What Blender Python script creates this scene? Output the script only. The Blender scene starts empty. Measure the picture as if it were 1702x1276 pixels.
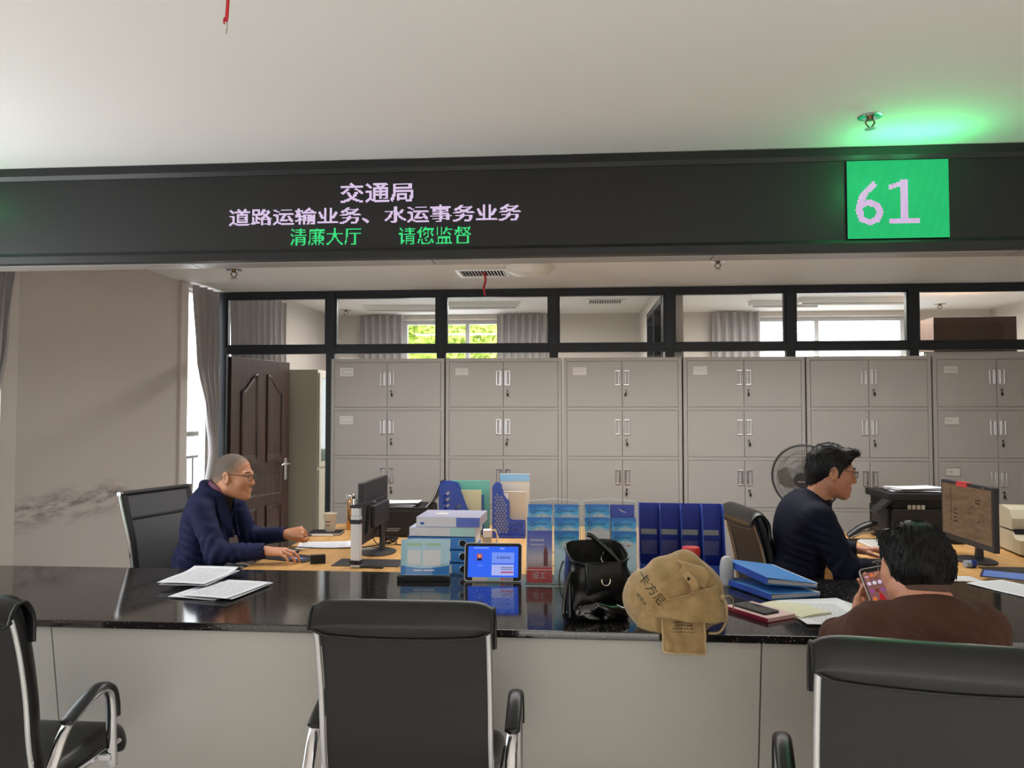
import bpy, bmesh, math, random
import numpy as np
from mathutils import Vector, Matrix, Euler, noise

random.seed(7)
SC = bpy.context.scene
COL = SC.collection
R = math.radians

# ------------------------------------------------------------------ camera
FPX, CAM_H = 1278.0, 1.52
PITCH, YAW = R(2.06), R(4.53)
cam_data = bpy.data.cameras.new('camera')
cam_data.sensor_fit = 'HORIZONTAL'
cam_data.sensor_width = 36.0
cam_data.lens = 36.0 * FPX / 1702.0
cam_data.clip_start = 0.05
cam = bpy.data.objects.new('camera', cam_data)
COL.objects.link(cam)
cam.location = (0, 0, CAM_H)
cam.rotation_euler = (R(90) + PITCH, 0, YAW)
SC.camera = cam

# ------------------------------------------------------------------ view, world, lights
SC.view_settings.view_transform = 'Standard'
SC.view_settings.look = 'None'
SC.view_settings.gamma = 1
SC.view_settings.use_curve_mapping = False
SC.view_settings.exposure = -0.12
SC.cycles.max_bounces = 8
SC.cycles.diffuse_bounces = 4
SC.cycles.glossy_bounces = 4
SC.cycles.transparent_max_bounces = 16
SC.cycles.sample_clamp_indirect = 4.0

world = bpy.data.worlds.new('overcast_sky')
SC.world = world
world.use_nodes = True
bg = world.node_tree.nodes['Background']
bg.inputs[0].default_value = (0.93, 0.97, 1.0, 1)
bg.inputs[1].default_value = 4.5


def area_light(name, loc, rot, sx, sy, watts, col=(1, 1, 1), portal=False, spread=180):
    d = bpy.data.lights.new(name, 'AREA')
    d.shape = 'RECTANGLE'
    d.size, d.size_y = sx, sy
    d.energy = watts
    d.color = col
    d.spread = R(spread)
    o = bpy.data.objects.new(name, d)
    COL.objects.link(o)
    o.location = loc
    o.rotation_euler = [R(a) for a in rot]
    if portal:
        d.cycles.is_portal = True
    return o


# hall window daylight, plus fills added behind the camera and over the desks
area_light('hall_bounce_fill', (0.8, -1.3, 2.6), (0, 0, 0), 6.0, 2.4, 240, (1.0, 0.985, 0.965), spread=95)  # added unseen fill: narrow spread hits the floor and bounces up to the ceiling
area_light('hall_front_fill', (1.4, -4.6, 1.3), (90, 0, 0), 6.0, 2.2, 58, (1.0, 0.99, 0.98))  # added unseen fill toward counter and cabinets; the wall behind has no glazing
area_light('hall_window_daylight', (-3.19, 2.6, 1.5), (0, -90, 0), 1.8, 1.6, 8, (0.92, 0.96, 1.0))
area_light('office_fill', (0.4, 4.55, 2.5), (0, 0, 0), 4.2, 0.5, 64, (1.0, 0.99, 0.97), spread=140)  # added fill to brighten desks and cabinets, has no fixture
area_light('window_portal', (-3.2, 7.06, 1.5), (0, -90, 0), 2.0, 1.1, 1, portal=True)
area_light('far_room_lamps', (-1.0, 8.0, 2.64), (0, 0, 0), 2.6, 0.3, 62, (1.0, 0.98, 0.94))
area_light('far_room_lamps', (2.9, 8.0, 2.64), (0, 0, 0), 2.6, 0.3, 115, (1.0, 0.98, 0.94))
area_light('window_portal', (-1.5, 9.5, 1.9), (-90, 0, 0), 2.2, 1.7, 1, portal=True)
area_light('window_portal', (3.06, 9.5, 1.9), (-90, 0, 0), 2.2, 1.7, 1, portal=True)

# ------------------------------------------------------------------ pixel -> place helpers


def ray(px, py):
    u, v = (px - 851) / FPX, (638 - py) / FPX
    d = Vector((u, math.cos(PITCH) - v * math.sin(PITCH), math.sin(PITCH) + v * math.cos(PITCH)))
    return Matrix.Rotation(YAW, 3, 'Z') @ d


def at_z(px, py, z):
    d = ray(px, py)
    return Vector((0, 0, CAM_H)) + d * ((z - CAM_H) / d.z)


def at_y(px, py, y):
    d = ray(px, py)
    return Vector((0, 0, CAM_H)) + d * (y / d.y)


# ------------------------------------------------------------------ materials


def lin(c):
    if isinstance(c, str):
        c = tuple(int(c[i:i + 2], 16) for i in (0, 2, 4))
    return tuple((v / 255 / 12.92) if v / 255 <= 0.04045 else ((v / 255 + 0.055) / 1.055) ** 2.4 for v in c) + (1.0,)


def mat(name, col, rough=0.5, metal=0.0, spec=0.5, bump=None, vary=None, coat=0.0, sheen=0.0, alpha=None):
    """bump = (noise scale, strength, distance); vary = (noise scale, amount)"""
    m = bpy.data.materials.new(name)
    m.use_nodes = True
    nt = m.node_tree
    b = nt.nodes['Principled BSDF']
    b.inputs['Base Color'].default_value = lin(col)
    b.inputs['Roughness'].default_value = rough
    b.inputs['Metallic'].default_value = metal
    b.inputs['Specular IOR Level'].default_value = spec
    b.inputs['Coat Weight'].default_value = coat
    b.inputs['Sheen Weight'].default_value = sheen
    if bump or vary:
        tc = nt.nodes.new('ShaderNodeTexCoord')
    if bump:
        n = nt.nodes.new('ShaderNodeTexNoise')
        n.inputs['Scale'].default_value = bump[0]
        n.inputs['Detail'].default_value = 4
        nt.links.new(tc.outputs['Object'], n.inputs['Vector'])
        bp = nt.nodes.new('ShaderNodeBump')
        bp.inputs['Strength'].default_value = bump[1]
        bp.inputs['Distance'].default_value = bump[2] if len(bump) > 2 else 0.01
        nt.links.new(n.outputs['Fac'], bp.inputs['Height'])
        nt.links.new(bp.outputs['Normal'], b.inputs['Normal'])
    if vary:
        n2 = nt.nodes.new('ShaderNodeTexNoise')
        n2.inputs['Scale'].default_value = vary[0]
        n2.inputs['Detail'].default_value = 5
        nt.links.new(tc.outputs['Object'], n2.inputs['Vector'])
        mx = nt.nodes.new('ShaderNodeMix')
        mx.data_type = 'RGBA'
        c = lin(col)
        a = vary[1]
        mx.inputs['A'].default_value = (c[0] * (1 - a), c[1] * (1 - a), c[2] * (1 - a), 1)
        mx.inputs['B'].default_value = (min(1, c[0] * (1 + a)), min(1, c[1] * (1 + a)), min(1, c[2] * (1 + a)), 1)
        nt.links.new(n2.outputs['Fac'], mx.inputs['Factor'])
        nt.links.new(mx.outputs['Result'], b.inputs['Base Color'])
    return m


def emit(name, col, strength):
    m = bpy.data.materials.new(name)
    m.use_nodes = True
    nt = m.node_tree
    nt.nodes.remove(nt.nodes['Principled BSDF'])
    e = nt.nodes.new('ShaderNodeEmission')
    e.inputs[0].default_value = lin(col)
    e.inputs[1].default_value = strength
    nt.links.new(e.outputs[0], nt.nodes['Material Output'].inputs[0])
    return m


def glass_mat(name, tint=(1, 1, 1), refl=0.06):
    m = bpy.data.materials.new(name)
    m.use_nodes = True
    nt = m.node_tree
    nt.nodes.remove(nt.nodes['Principled BSDF'])
    t = nt.nodes.new('ShaderNodeBsdfTransparent')
    t.inputs[0].default_value = tint + (1,)
    g = nt.nodes.new('ShaderNodeBsdfGlossy')
    g.inputs['Roughness'].default_value = 0.02
    lw = nt.nodes.new('ShaderNodeLayerWeight'); lw.inputs[0].default_value = 0.5
    pw = nt.nodes.new('ShaderNodeMath'); pw.operation = 'POWER'; pw.inputs[1].default_value = 4.5
    nt.links.new(lw.outputs['Facing'], pw.inputs[0])
    fr = nt.nodes.new('ShaderNodeMath'); fr.operation = 'MULTIPLY_ADD'; fr.inputs[1].default_value = 0.7; fr.inputs[2].default_value = refl * .5
    nt.links.new(pw.outputs[0], fr.inputs[0])
    mx = nt.nodes.new('ShaderNodeMixShader')
    nt.links.new(fr.outputs[0], mx.inputs[0])
    nt.links.new(t.outputs[0], mx.inputs[1])
    nt.links.new(g.outputs[0], mx.inputs[2])
    nt.links.new(mx.outputs[0], nt.nodes['Material Output'].inputs[0])
    return m


M = {}
M['ceiling'] = mat('ceiling_paint', (224, 221, 216), 0.8, bump=(3, 0.15, 0.004), vary=(0.7, 0.02))
M['floor'] = mat('floor_tile', (204, 201, 196), 0.3)
M['cabinet'] = mat('cabinet_steel', (168, 164, 159), 0.42, bump=(400, 0.03, 0.001))
M['cabinet_seam'] = mat('cabinet_seam', (60, 58, 55), 0.7)
M['chrome'] = mat('chrome', (225, 225, 228), 0.12, metal=1.0)
M['satin_steel'] = mat('satin_steel', (190, 188, 184), 0.32, metal=1.0)
M['black_plastic'] = mat('black_plastic', (24, 24, 26), 0.4)
M['dark_plastic'] = mat('dark_plastic', (38, 38, 41), 0.5)
M['matte_black'] = mat('matte_black', (14, 14, 15), 0.7)
M['frame_dark'] = mat('partition_frame_metal', (27, 33, 40), 0.38)
M['board_dark'] = mat('board_housing', (20, 21, 23), 0.35)
M['board_screen'] = mat('board_screen', (11, 11, 12), 0.5)
M['glass'] = glass_mat('pane_glass')
M['curtain'] = mat('curtain_cloth', (168, 163, 162), 0.8, sheen=0.2)
M['card'] = mat('label_card', (205, 202, 196), 0.6)
M['ink'] = mat('print_ink', (45, 45, 48), 0.7)
M['paper'] = mat('white_paper', (226, 226, 230), 0.7)
M['white_frame'] = mat('window_frame_white', (205, 205, 205), 0.4)
M['white_plastic'] = mat('white_plastic', (220, 219, 214), 0.4)
M['red_ribbon'] = mat('red_ribbon', (186, 30, 42), 0.6)
M['wood'] = None

# ------------------------------------------------------------------ mesh helpers


class MB:
    """collects boxes, tubes, lathes, sheets and builds ONE mesh object"""

    def __init__(self):
        self.v, self.f, self.mi = [], [], []
        self.cur = 0
        self.bev = False

    def add(self, vs, fs, mtx=None):
        b = len(self.v)
        if mtx is not None:
            vs = [mtx @ Vector(p) for p in vs]
        self.v.extend([tuple(p) for p in vs])
        for f in fs:
            self.f.append([i + b for i in f])
            self.mi.append(self.cur)
        return self

    def bm(self, bm_, mtx=None):
        bm_.verts.index_update()
        self.add([v.co.copy() for v in bm_.verts], [[v.index for v in f.verts] for f in bm_.faces], mtx)
        bm_.free()
        return self

    def box(self, c, s, bevel=0.0, mtx=None, seg=2):
        x, y, z = s[0] / 2, s[1] / 2, s[2] / 2
        if bevel <= 0:
            vs = [(c[0] + a * x, c[1] + b * y, c[2] + d * z) for a in (-1, 1) for b in (-1, 1) for d in (-1, 1)]
            fs = [(0, 1, 3, 2), (4, 6, 7, 5), (0, 4, 5, 1), (2, 3, 7, 6), (0, 2, 6, 4), (1, 5, 7, 3)]
            return self.add(vs, fs, mtx)
        self.bev = True
        b_ = bmesh.new()
        bmesh.ops.create_cube(b_, size=1)
        for v in b_.verts:
            v.co = Vector((c[0] + v.co.x * s[0], c[1] + v.co.y * s[1], c[2] + v.co.z * s[2]))
        bmesh.ops.bevel(b_, geom=b_.edges[:], offset=min(bevel, min(s) * 0.49), segments=seg, affect='EDGES', profile=0.5)
        return self.bm(b_, mtx)

    def bx(self, x0, x1, y0, y1, z0, z1, bevel=0.0, mtx=None):
        return self.box(((x0 + x1) / 2, (y0 + y1) / 2, (z0 + z1) / 2), (x1 - x0, y1 - y0, z1 - z0), bevel, mtx)

    def tube(self, pts, r, n=10, closed=False, caps=True, flat=None, up=None, mtx=None):
        """r: number or list of radii; flat=(a,b): ellipse scale (a along up-ish normal)"""
        pts = [Vector(p) for p in pts]
        m = len(pts)
        rs = r if isinstance(r, (list, tuple)) else [r] * m
        vs = []
        nrm = None
        for i in range(m):
            if closed:
                t = pts[(i + 1) % m] - pts[i - 1]
            else:
                t = pts[min(i + 1, m - 1)] - pts[max(i - 1, 0)]
            t.normalize()
            if nrm is None:
                ref = Vector(up) if up else (Vector((0, 0, 1)) if abs(t.z) < 0.9 else Vector((1, 0, 0)))
                nrm = (ref - t * ref.dot(t)).normalized()
            else:
                nrm = (nrm - t * nrm.dot(t))
                if nrm.length < 1e-6:
                    nrm = t.orthogonal()
                nrm.normalize()
            bn = t.cross(nrm)
            a, b = flat if flat else (1, 1)
            for k in range(n):
                an = 2 * math.pi * k / n
                vs.append(pts[i] + nrm * (math.cos(an) * rs[i] * a) + bn * (math.sin(an) * rs[i] * b))
        fs = []
        for i in range(m if closed else m - 1):
            j = (i + 1) % m
            for k in range(n):
                l = (k + 1) % n
                fs.append((i * n + k, i * n + l, j * n + l, j * n + k))
        if caps and not closed:
            fs.append(tuple(reversed(range(n))))
            fs.append(tuple((m - 1) * n + k for k in range(n)))
        return self.add(vs, fs, mtx)

    def cyl(self, p0, p1, r0, r1=None, n=20, mtx=None):
        return self.tube([p0, p1], [r0, r1 if r1 is not None else r0], n=n, mtx=mtx)

    def lathe(self, prof, c=(0, 0, 0), n=28, mtx=None, cap=True):
        vs, fs = [], []
        m = len(prof)
        for (r, z) in prof:
            for k in range(n):
                a = 2 * math.pi * k / n
                vs.append((c[0] + r * math.cos(a), c[1] + r * math.sin(a), c[2] + z))
        for i in range(m - 1):
            for k in range(n):
                l = (k + 1) % n
                fs.append((i * n + k, i * n + l, (i + 1) * n + l, (i + 1) * n + k))
        if cap:
            fs.append(tuple(reversed(range(n))))
            fs.append(tuple((m - 1) * n + k for k in range(n)))
        return self.add(vs, fs, mtx)

    def sphere(self, c, r, n=16, sc=(1, 1, 1), mtx=None):
        prof = [(max(1e-4, r * math.sin(math.pi * i / n)), -r * math.cos(math.pi * i / n)) for i in range(n + 1)]
        vs, fs = [], []
        k_ = n * 2
        for (q, z) in prof:
            for k in range(k_):
                a = 2 * math.pi * k / k_
                vs.append((c[0] + q * math.cos(a) * sc[0], c[1] + q * math.sin(a) * sc[1], c[2] + z * sc[2]))
        for i in range(n):
            for k in range(k_):
                l = (k + 1) % k_
                fs.append((i * k_ + k, i * k_ + l, (i + 1) * k_ + l, (i + 1) * k_ + k))
        return self.add(vs, fs, mtx)

    def prism(self, poly, d0, d1, axis='y', mtx=None):
        """2-D outline (a, b) pushed from d0 to d1 along an axis: y -> (a, d, b); x -> (d, a, b); z -> (a, b, d)"""
        def p(a, b, d):
            return {'y': (a, d, b), 'x': (d, a, b), 'z': (a, b, d)}[axis]
        n = len(poly)
        vs = [p(a, b, d0) for a, b in poly] + [p(a, b, d1) for a, b in poly]
        fs = [tuple(range(n)), tuple(reversed(range(n, 2 * n)))]
        for i in range(n):
            j = (i + 1) % n
            fs.append((i, i + n, j + n, j))
        return self.add(vs, fs, mtx)

    def sheet(self, grid, th=0.0, mtx=None, closed_u=False):
        """grid[i][j] points; thickness th gives it a back side and rim"""
        nu, nv = len(grid), len(grid[0])
        P = [[Vector(p) for p in row] for row in grid]
        vs = [P[i][j] for i in range(nu) for j in range(nv)]
        fs = []
        iu = nu if closed_u else nu - 1
        for i in range(iu):
            for j in range(nv - 1):
                k = (i + 1) % nu
                fs.append((i * nv + j, k * nv + j, k * nv + j + 1, i * nv + j + 1))
        if th:
            off = nu * nv
            for i in range(nu):
                for j in range(nv):
                    if closed_u:
                        a = P[(i + 1) % nu][j] - P[i - 1][j]
                    else:
                        a = P[min(i + 1, nu - 1)][j] - P[max(i - 1, 0)][j]
                    b = P[i][min(j + 1, nv - 1)] - P[i][max(j - 1, 0)]
                    nn = a.cross(b)
                    nn = nn.normalized() if nn.length > 1e-9 else Vector((0, 0, 1))
                    vs.append(P[i][j] - nn * th)
            base = len(fs)
            for i in range(iu):
                for j in range(nv - 1):
                    k = (i + 1) % nu
                    fs.append((off + i * nv + j + 1, off + k * nv + j + 1, off + k * nv + j, off + i * nv + j))
            for i in range(iu):
                k = (i + 1) % nu
                fs.append((k * nv, i * nv, off + i * nv, off + k * nv))
                fs.append((i * nv + nv - 1, k * nv + nv - 1, off + k * nv + nv - 1, off + i * nv + nv - 1))
            if not closed_u:
                for j in range(nv - 1):
                    fs.append((j, j + 1, off + j + 1, off + j))
                    q = (nu - 1) * nv
                    fs.append((q + j + 1, q + j, off + q + j, off + q + j + 1))
        return self.add(vs, fs, mtx)

    def build(self, name, m, parent=None, smooth=40, loc=None, rot=None):
        me = bpy.data.meshes.new(name)
        me.from_pydata(self.v, [], self.f)
        ms = m if isinstance(m, (list, tuple)) else [m]
        for x in ms:
            me.materials.append(x)
        if len(ms) > 1:
            me.polygons.foreach_set('material_index', self.mi)
        bm_ = bmesh.new()
        bm_.from_mesh(me)
        bmesh.ops.recalc_face_normals(bm_, faces=bm_.faces[:])
        bm_.to_mesh(me)
        bm_.free()
        if smooth:
            me.shade_smooth()
            me.set_sharp_from_angle(angle=R(smooth))
        o = bpy.data.objects.new(name, me)
        COL.objects.link(o)
        if self.bev and smooth:
            wn = o.modifiers.new('weighted_normal', 'WEIGHTED_NORMAL'); wn.keep_sharp = True
        if parent:
            o.parent = parent
        if loc is not None:
            o.location = loc
        if rot is not None:
            o.rotation_euler = rot
        return o


def tag(o, label=None, cat=None, group=None, kind=None):
    if label:
        o['label'] = label
    if cat:
        o['category'] = cat
    if group:
        o['group'] = group
    if kind:
        o['kind'] = kind
    return o


def thing(name, label, cat, loc=(0, 0, 0), rz=0.0, group=None, rot=None):
    o = bpy.data.objects.new(name, None)
    o.empty_display_size = 0.05
    COL.objects.link(o)
    o.location = loc
    o.rotation_euler = rot if rot else (0, 0, rz)
    return tag(o, label, cat, group)


def copy_tree(o, parent=None):
    c = o.copy()
    COL.objects.link(c)
    if parent:
        c.parent = parent
    for ch in list(o.children):
        copy_tree(ch, c)
    return c


def structure(o, label=None, cat=None):
    o['kind'] = 'structure'
    if label:
        o['label'] = label
    if cat:
        o['category'] = cat
    return o


def text_mesh(s, size=1.0, offset=0.0, res=3, extrude=0.0, align='LEFT'):
    c = bpy.data.curves.new('lettering', 'FONT')
    c.body = s
    c.size = size
    c.offset = offset
    c.resolution_u = res
    c.extrude = extrude
    c.align_x = align
    o = bpy.data.objects.new('lettering', c)
    COL.objects.link(o)
    dg = bpy.context.evaluated_depsgraph_get()
    dg.update()
    me = bpy.data.meshes.new_from_object(o.evaluated_get(dg))
    vs = [v.co.copy() for v in me.vertices]
    me.calc_loop_triangles()
    fs = [list(t.vertices) for t in me.loop_triangles]
    bpy.data.objects.remove(o)
    bpy.data.curves.remove(c)
    bpy.data.meshes.remove(me)
    return vs, fs


def lettering(name, s, m, parent, mtx, size, width=None, offset=0.0):
    """flat printed lettering laid a hair above a surface; mtx maps the text plane (x right, y up) onto it"""
    vs, fs = text_mesh(s, size, offset)
    x0, x1 = min(v.x for v in vs), max(v.x for v in vs)
    k = (width / (x1 - x0)) if width else 1.0
    vs = [Vector((v.x * k, v.y, 0)) for v in vs]
    b = MB()
    b.add(vs, fs, mtx)
    return b.build(name, m, parent, smooth=0)


def plane_mtx(o, ex, ey):
    """matrix taking (x, y, 0) to o + x*ex + y*ey (unit vectors)"""
    ex, ey = Vector(ex).normalized(), Vector(ey).normalized()
    ez = ex.cross(ey)
    mt = Matrix((ex, ey, ez)).transposed().to_4x4()
    mt.translation = Vector(o)
    return mt


def frame_mtx(o, fwd, up=(0, 0, 1)):
    """local +y -> fwd, +z -> up-ish, +x -> right"""
    y = Vector(fwd).normalized()
    x = y.cross(Vector(up)).normalized()
    z = x.cross(y)
    mt = Matrix((x, y, z)).transposed().to_4x4()
    mt.translation = Vector(o)
    return mt


def led_dots(s, rows, pitch, origin, offset=0.0, thr=0.4, fill=0.86, cell=None):
    """light-emitting dots of a text line: list of quads in the board plane (x right, z up), origin = lower-left"""
    vs, fs = text_mesh(s, 1.0, 0.0, res=2)
    T = []
    for f in fs:
        for k in range(1, len(f) - 1):
            T.append((vs[f[0]], vs[f[k]], vs[f[k + 1]]))
    y0, y1 = -0.12, 0.88
    x1 = max(v.x for v in vs) + 0.02
    cols = int(round(x1 * rows))
    ss = 3
    W, H = cols * ss, rows * ss
    gx = (np.arange(W) + 0.5) / W * (cols / rows)
    gy = y0 + (np.arange(H) + 0.5) / H * (y1 - y0)
    acc = np.zeros((H, W), bool)
    for a, b, c in T:
        ix = np.where((gx >= min(a.x, b.x, c.x) - 1e-6) & (gx <= max(a.x, b.x, c.x) + 1e-6))[0]
        iy = np.where((gy >= min(a.y, b.y, c.y) - 1e-6) & (gy <= max(a.y, b.y, c.y) + 1e-6))[0]
        if len(ix) == 0 or len(iy) == 0:
            continue
        X, Y = np.meshgrid(gx[ix], gy[iy])
        e = lambda p, q: (q.x - p.x) * (Y - p.y) - (q.y - p.y) * (X - p.x)
        s0, s1, s2 = e(a, b), e(b, c), e(c, a)
        ins = ((s0 >= 0) & (s1 >= 0) & (s2 >= 0)) | ((s0 <= 0) & (s1 <= 0) & (s2 <= 0))
        acc[np.ix_(iy, ix)] |= ins
    q = int(round(offset * H))
    if q > 0:                       # bolder strokes: grow the sampled shape sideways
        big = acc.copy()
        for t in range(1, q + 1):
            big[:, t:] |= acc[:, :-t]
            big[t // 2:, :] |= acc[:H - t // 2, :]
        acc = big
    cov = acc.reshape(rows, ss, cols, ss).mean(axis=(1, 3))
    out = set()
    for j in range(rows):
        for i in range(cols):
            if cov[j, i] > thr:
                out.add((i, j))
    return out, cols


def dots_mesh(mb, cells, pitch, x0, z0, y, fill=0.86):
    h = pitch * fill / 2
    for (i, j) in cells:
        cx, cz = x0 + (i + 0.5) * pitch, z0 + (j + 0.5) * pitch
        mb.add([(cx - h, y, cz - h), (cx + h, y, cz - h), (cx + h, y, cz + h), (cx - h, y, cz + h)], [(0, 1, 2, 3)])


# ================================================================== THE SETTING
CEIL_H, CEIL_O, CEIL_B = 2.635, 2.53, 2.72     # hall, office bay, rooms beyond the partition
XL, XR = -3.02, 4.9
PY = 6.3                                       # partition plane

b = MB(); b.bx(XL - 0.3, XR + .2, -5, 9.7, -0.1, 0)
structure(b.build('floor', M['floor']), 'polished stone floor of the service hall', 'floor')
b = MB(); b.bx(XL - 0.3, XR + .2, -5, 3.32, CEIL_H, CEIL_H + 0.1)
structure(b.build('ceiling', M['ceiling']), 'smooth white plaster ceiling above the waiting side of the counter', 'ceiling')
b = MB(); b.bx(XL - 0.3, XR + .2, 3.40, PY + .03, CEIL_O, CEIL_O + 0.2)
structure(b.build('ceiling', M['ceiling']), 'lower white ceiling over the staff desks behind the display board', 'ceiling')
b = MB(); b.bx(XL - 0.3, XR + .2, PY + .03, 9.7, CEIL_B, CEIL_B + 0.1)
structure(b.build('ceiling', M['ceiling']), 'white ceiling of the rooms seen through the transom glass', 'ceiling')

# wall paint with scuff marks low on the window pier
mw = mat('wall_paint', (196, 187, 180), 0.85, bump=(30, 0.1, 0.003))
nt = mw.node_tree
tc = nt.nodes.new('ShaderNodeTexCoord')
sep = nt.nodes.new('ShaderNodeSeparateXYZ')
nt.links.new(tc.outputs['Object'], sep.inputs[0])


def band(out, lo, hi, soft):
    m1 = nt.nodes.new('ShaderNodeMapRange'); m1.inputs[1].default_value = lo - soft; m1.inputs[2].default_value = lo + soft
    m2 = nt.nodes.new('ShaderNodeMapRange'); m2.inputs[1].default_value = hi + soft; m2.inputs[2].default_value = hi - soft
    nt.links.new(out, m1.inputs[0]); nt.links.new(out, m2.inputs[0])
    mu = nt.nodes.new('ShaderNodeMath'); mu.operation = 'MULTIPLY'
    nt.links.new(m1.outputs[0], mu.inputs[0]); nt.links.new(m2.outputs[0], mu.inputs[1])
    return mu.outputs[0]


mp = nt.nodes.new('ShaderNodeMapping')
mp.inputs['Scale'].default_value = (1, 3.0, 14)
mp.inputs['Rotation'].default_value = (R(14), 0, 0)
nt.links.new(tc.outputs['Object'], mp.inputs[0])
ns = nt.nodes.new('ShaderNodeTexNoise'); ns.inputs['Scale'].default_value = 1.6; ns.inputs['Detail'].default_value = 8; ns.inputs['Roughness'].default_value = 0.7
nt.links.new(mp.outputs[0], ns.inputs['Vector'])
rg = nt.nodes.new('ShaderNodeMapRange'); rg.inputs[1].default_value = 0.44; rg.inputs[2].default_value = 0.64
nt.links.new(ns.outputs['Fac'], rg.inputs[0])
m_a = nt.nodes.new('ShaderNodeMath'); m_a.operation = 'MULTIPLY'
nt.links.new(band(sep.outputs[1], 3.8, 5.0, 0.12), m_a.inputs[0]); nt.links.new(band(sep.outputs[2], 0.90, 1.03, 0.07), m_a.inputs[1])
m_b = nt.nodes.new('ShaderNodeMath'); m_b.operation = 'MULTIPLY'
nt.links.new(m_a.outputs[0], m_b.inputs[0]); nt.links.new(rg.outputs[0], m_b.inputs[1])
m_c = nt.nodes.new('ShaderNodeMath'); m_c.operation = 'MULTIPLY'; m_c.inputs[1].default_value = 0.95
nt.links.new(m_b.outputs[0], m_c.inputs[0])
mx = nt.nodes.new('ShaderNodeMix'); mx.data_type = 'RGBA'
mx.inputs['A'].default_value = lin((196, 187, 180)); mx.inputs['B'].default_value = lin((92, 84, 78))
nt.links.new(m_c.outputs[0], mx.inputs['Factor'])
nt.links.new(mx.outputs['Result'], nt.nodes['Principled BSDF'].inputs['Base Color'])
M['wall'] = mw
M['wall_plain'] = mat('wall_paint_plain', (205, 197, 188), 0.85)

# window wall: solid parts around four openings (all in one straight wall)
WT = 0.11
b = MB()
b.bx(XL - WT, XL, -5, 1.6, 0, 2.8)
b.bx(XL - WT, XL, 3.84, 5.78, 0, 2.8)
b.bx(XL - WT, XL, 6.26, 6.5, 0, 2.8)
b.bx(XL - WT, XL, 7.62, 9.7, 0, 2.8)
for y0, y1, zs, zt in ((1.6, 3.84, 0.5, 2.5), (5.78, 6.26, 0.12, 2.5), (6.5, 7.62, 0.5, 2.5)):
    b.bx(XL - WT, XL, y0, y1, 0, zs)
    b.bx(XL - WT, XL, y0, y1, zt, 2.8)
structure(b.build('wall_left', M['wall'], smooth=0), 'greige painted window wall with scuff marks beside the desk', 'wall')
b = MB(); b.bx(XR, XR + .2, -5, 9.7, 0, 2.8)
structure(b.build('wall_right', M['wall_plain'], smooth=0), 'plain painted side wall of the hall', 'wall')
b = MB(); b.bx(XL - .3, XR + .2, -5.2, -5, 0, 2.8)
structure(b.build('wall_entrance', M['wall_plain'], smooth=0), 'plain wall at the entrance end of the hall', 'wall')
# far wall of the rooms beyond, with two window openings
b = MB()
YB = 9.4
WA, WB = (-2.12, -0.88), (2.17, 3.95)
for x0, x1 in ((XL, WA[0]), (WA[1], WB[0]), (WB[1], XR)):
    b.bx(x0, x1, YB, YB + .25, 0, 2.8)
for x0, x1 in (WA, WB):
    b.bx(x0, x1, YB, YB + .25, 0, 1.0)
    b.bx(x0, x1, YB, YB + .25, 2.66, 2.8)
structure(b.build('wall_far', M['wall_plain'], smooth=0), 'far outer wall of the rooms seen through the transoms', 'wall')
# dividing wall between the two rooms beyond, with a dark-framed glazed door
b = MB()
b.bx(0.80, 0.90, 8.3, YB, 0, 2.8)
b.bx(0.80, 0.90, PY + .05, 6.9, 0, 2.8)
b.bx(0.80, 0.90, 6.9, 8.3, 2.56, 2.8)
structure(b.build('wall_divider', M['wall_plain'], smooth=0), 'dividing wall between the two rooms beyond the partition', 'wall')
b = MB()
for y in (6.93, 7.6, 8.27):
    b.bx(0.79, 0.91, y - .03, y + .03, 0, 2.56)
b.bx(0.79, 0.91, 6.9, 8.3, 2.5, 2.56)
d2 = b.build('door_2', M['frame_dark'], smooth=0)
structure(d2, 'dark framed glazed doorway in the dividing wall beyond the glass', 'door')
b = MB(); b.bx(0.84, 0.86, 6.96, 8.24, 0, 2.5); b.build('pane', M['glass'], d2, smooth=0)

# jamb strip where the pier meets the window
b = MB(); b.bx(XL - .02, XL + .018, 5.68, 5.79, 0, CEIL_O, 0.004)
structure(b.build('trim_1', mat('jamb_paint', (208, 199, 190), 0.6)), 'pale jamb strip at the window end of the scuffed wall', 'trim')
b = MB(); b.bx(XL - .02, XL + .012, 3.83, 3.95, 0, CEIL_O, 0.004)
structure(b.build('trim_2', bpy.data.materials['jamb_paint']), 'pale jamb strip at the counter end of the scuffed wall', 'trim')


def simple_window(name, label, axis, a0, a1, z0, z1, w, mull=()):
    """framed window in a wall opening. axis 'x': along x at y=w; 'y': along y at x=w"""
    def bx(bb, p0, p1, q0, q1, t):
        if axis == 'x':
            bb.bx(p0, p1, w - t, w + t, q0, q1)
        else:
            bb.bx(w - t, w + t, p0, p1, q0, q1)
    r = bpy.data.objects.new(name, None); COL.objects.link(r); structure(r, label, 'window')
    f = MB(); e = 0.05 if a1 - a0 > .6 else 0.022
    bx(f, a0, a1, z0, z0 + e, .03); bx(f, a0, a1, z1 - e, z1, .03)
    bx(f, a0, a0 + e, z0 + e, z1 - e, .03); bx(f, a1 - e, a1, z0 + e, z1 - e, .03)
    for q in mull:
        bx(f, q - e / 2, q + e / 2, z0 + e, z1 - e, .025)
    f.build('window_frame', M['white_frame'], r, smooth=0)
    g = MB(); bx(g, a0 + .02, a1 - .02, z0 + .02, z1 - .02, .004)
    g.build('pane', M['glass'], r, smooth=0)
    return r


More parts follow.
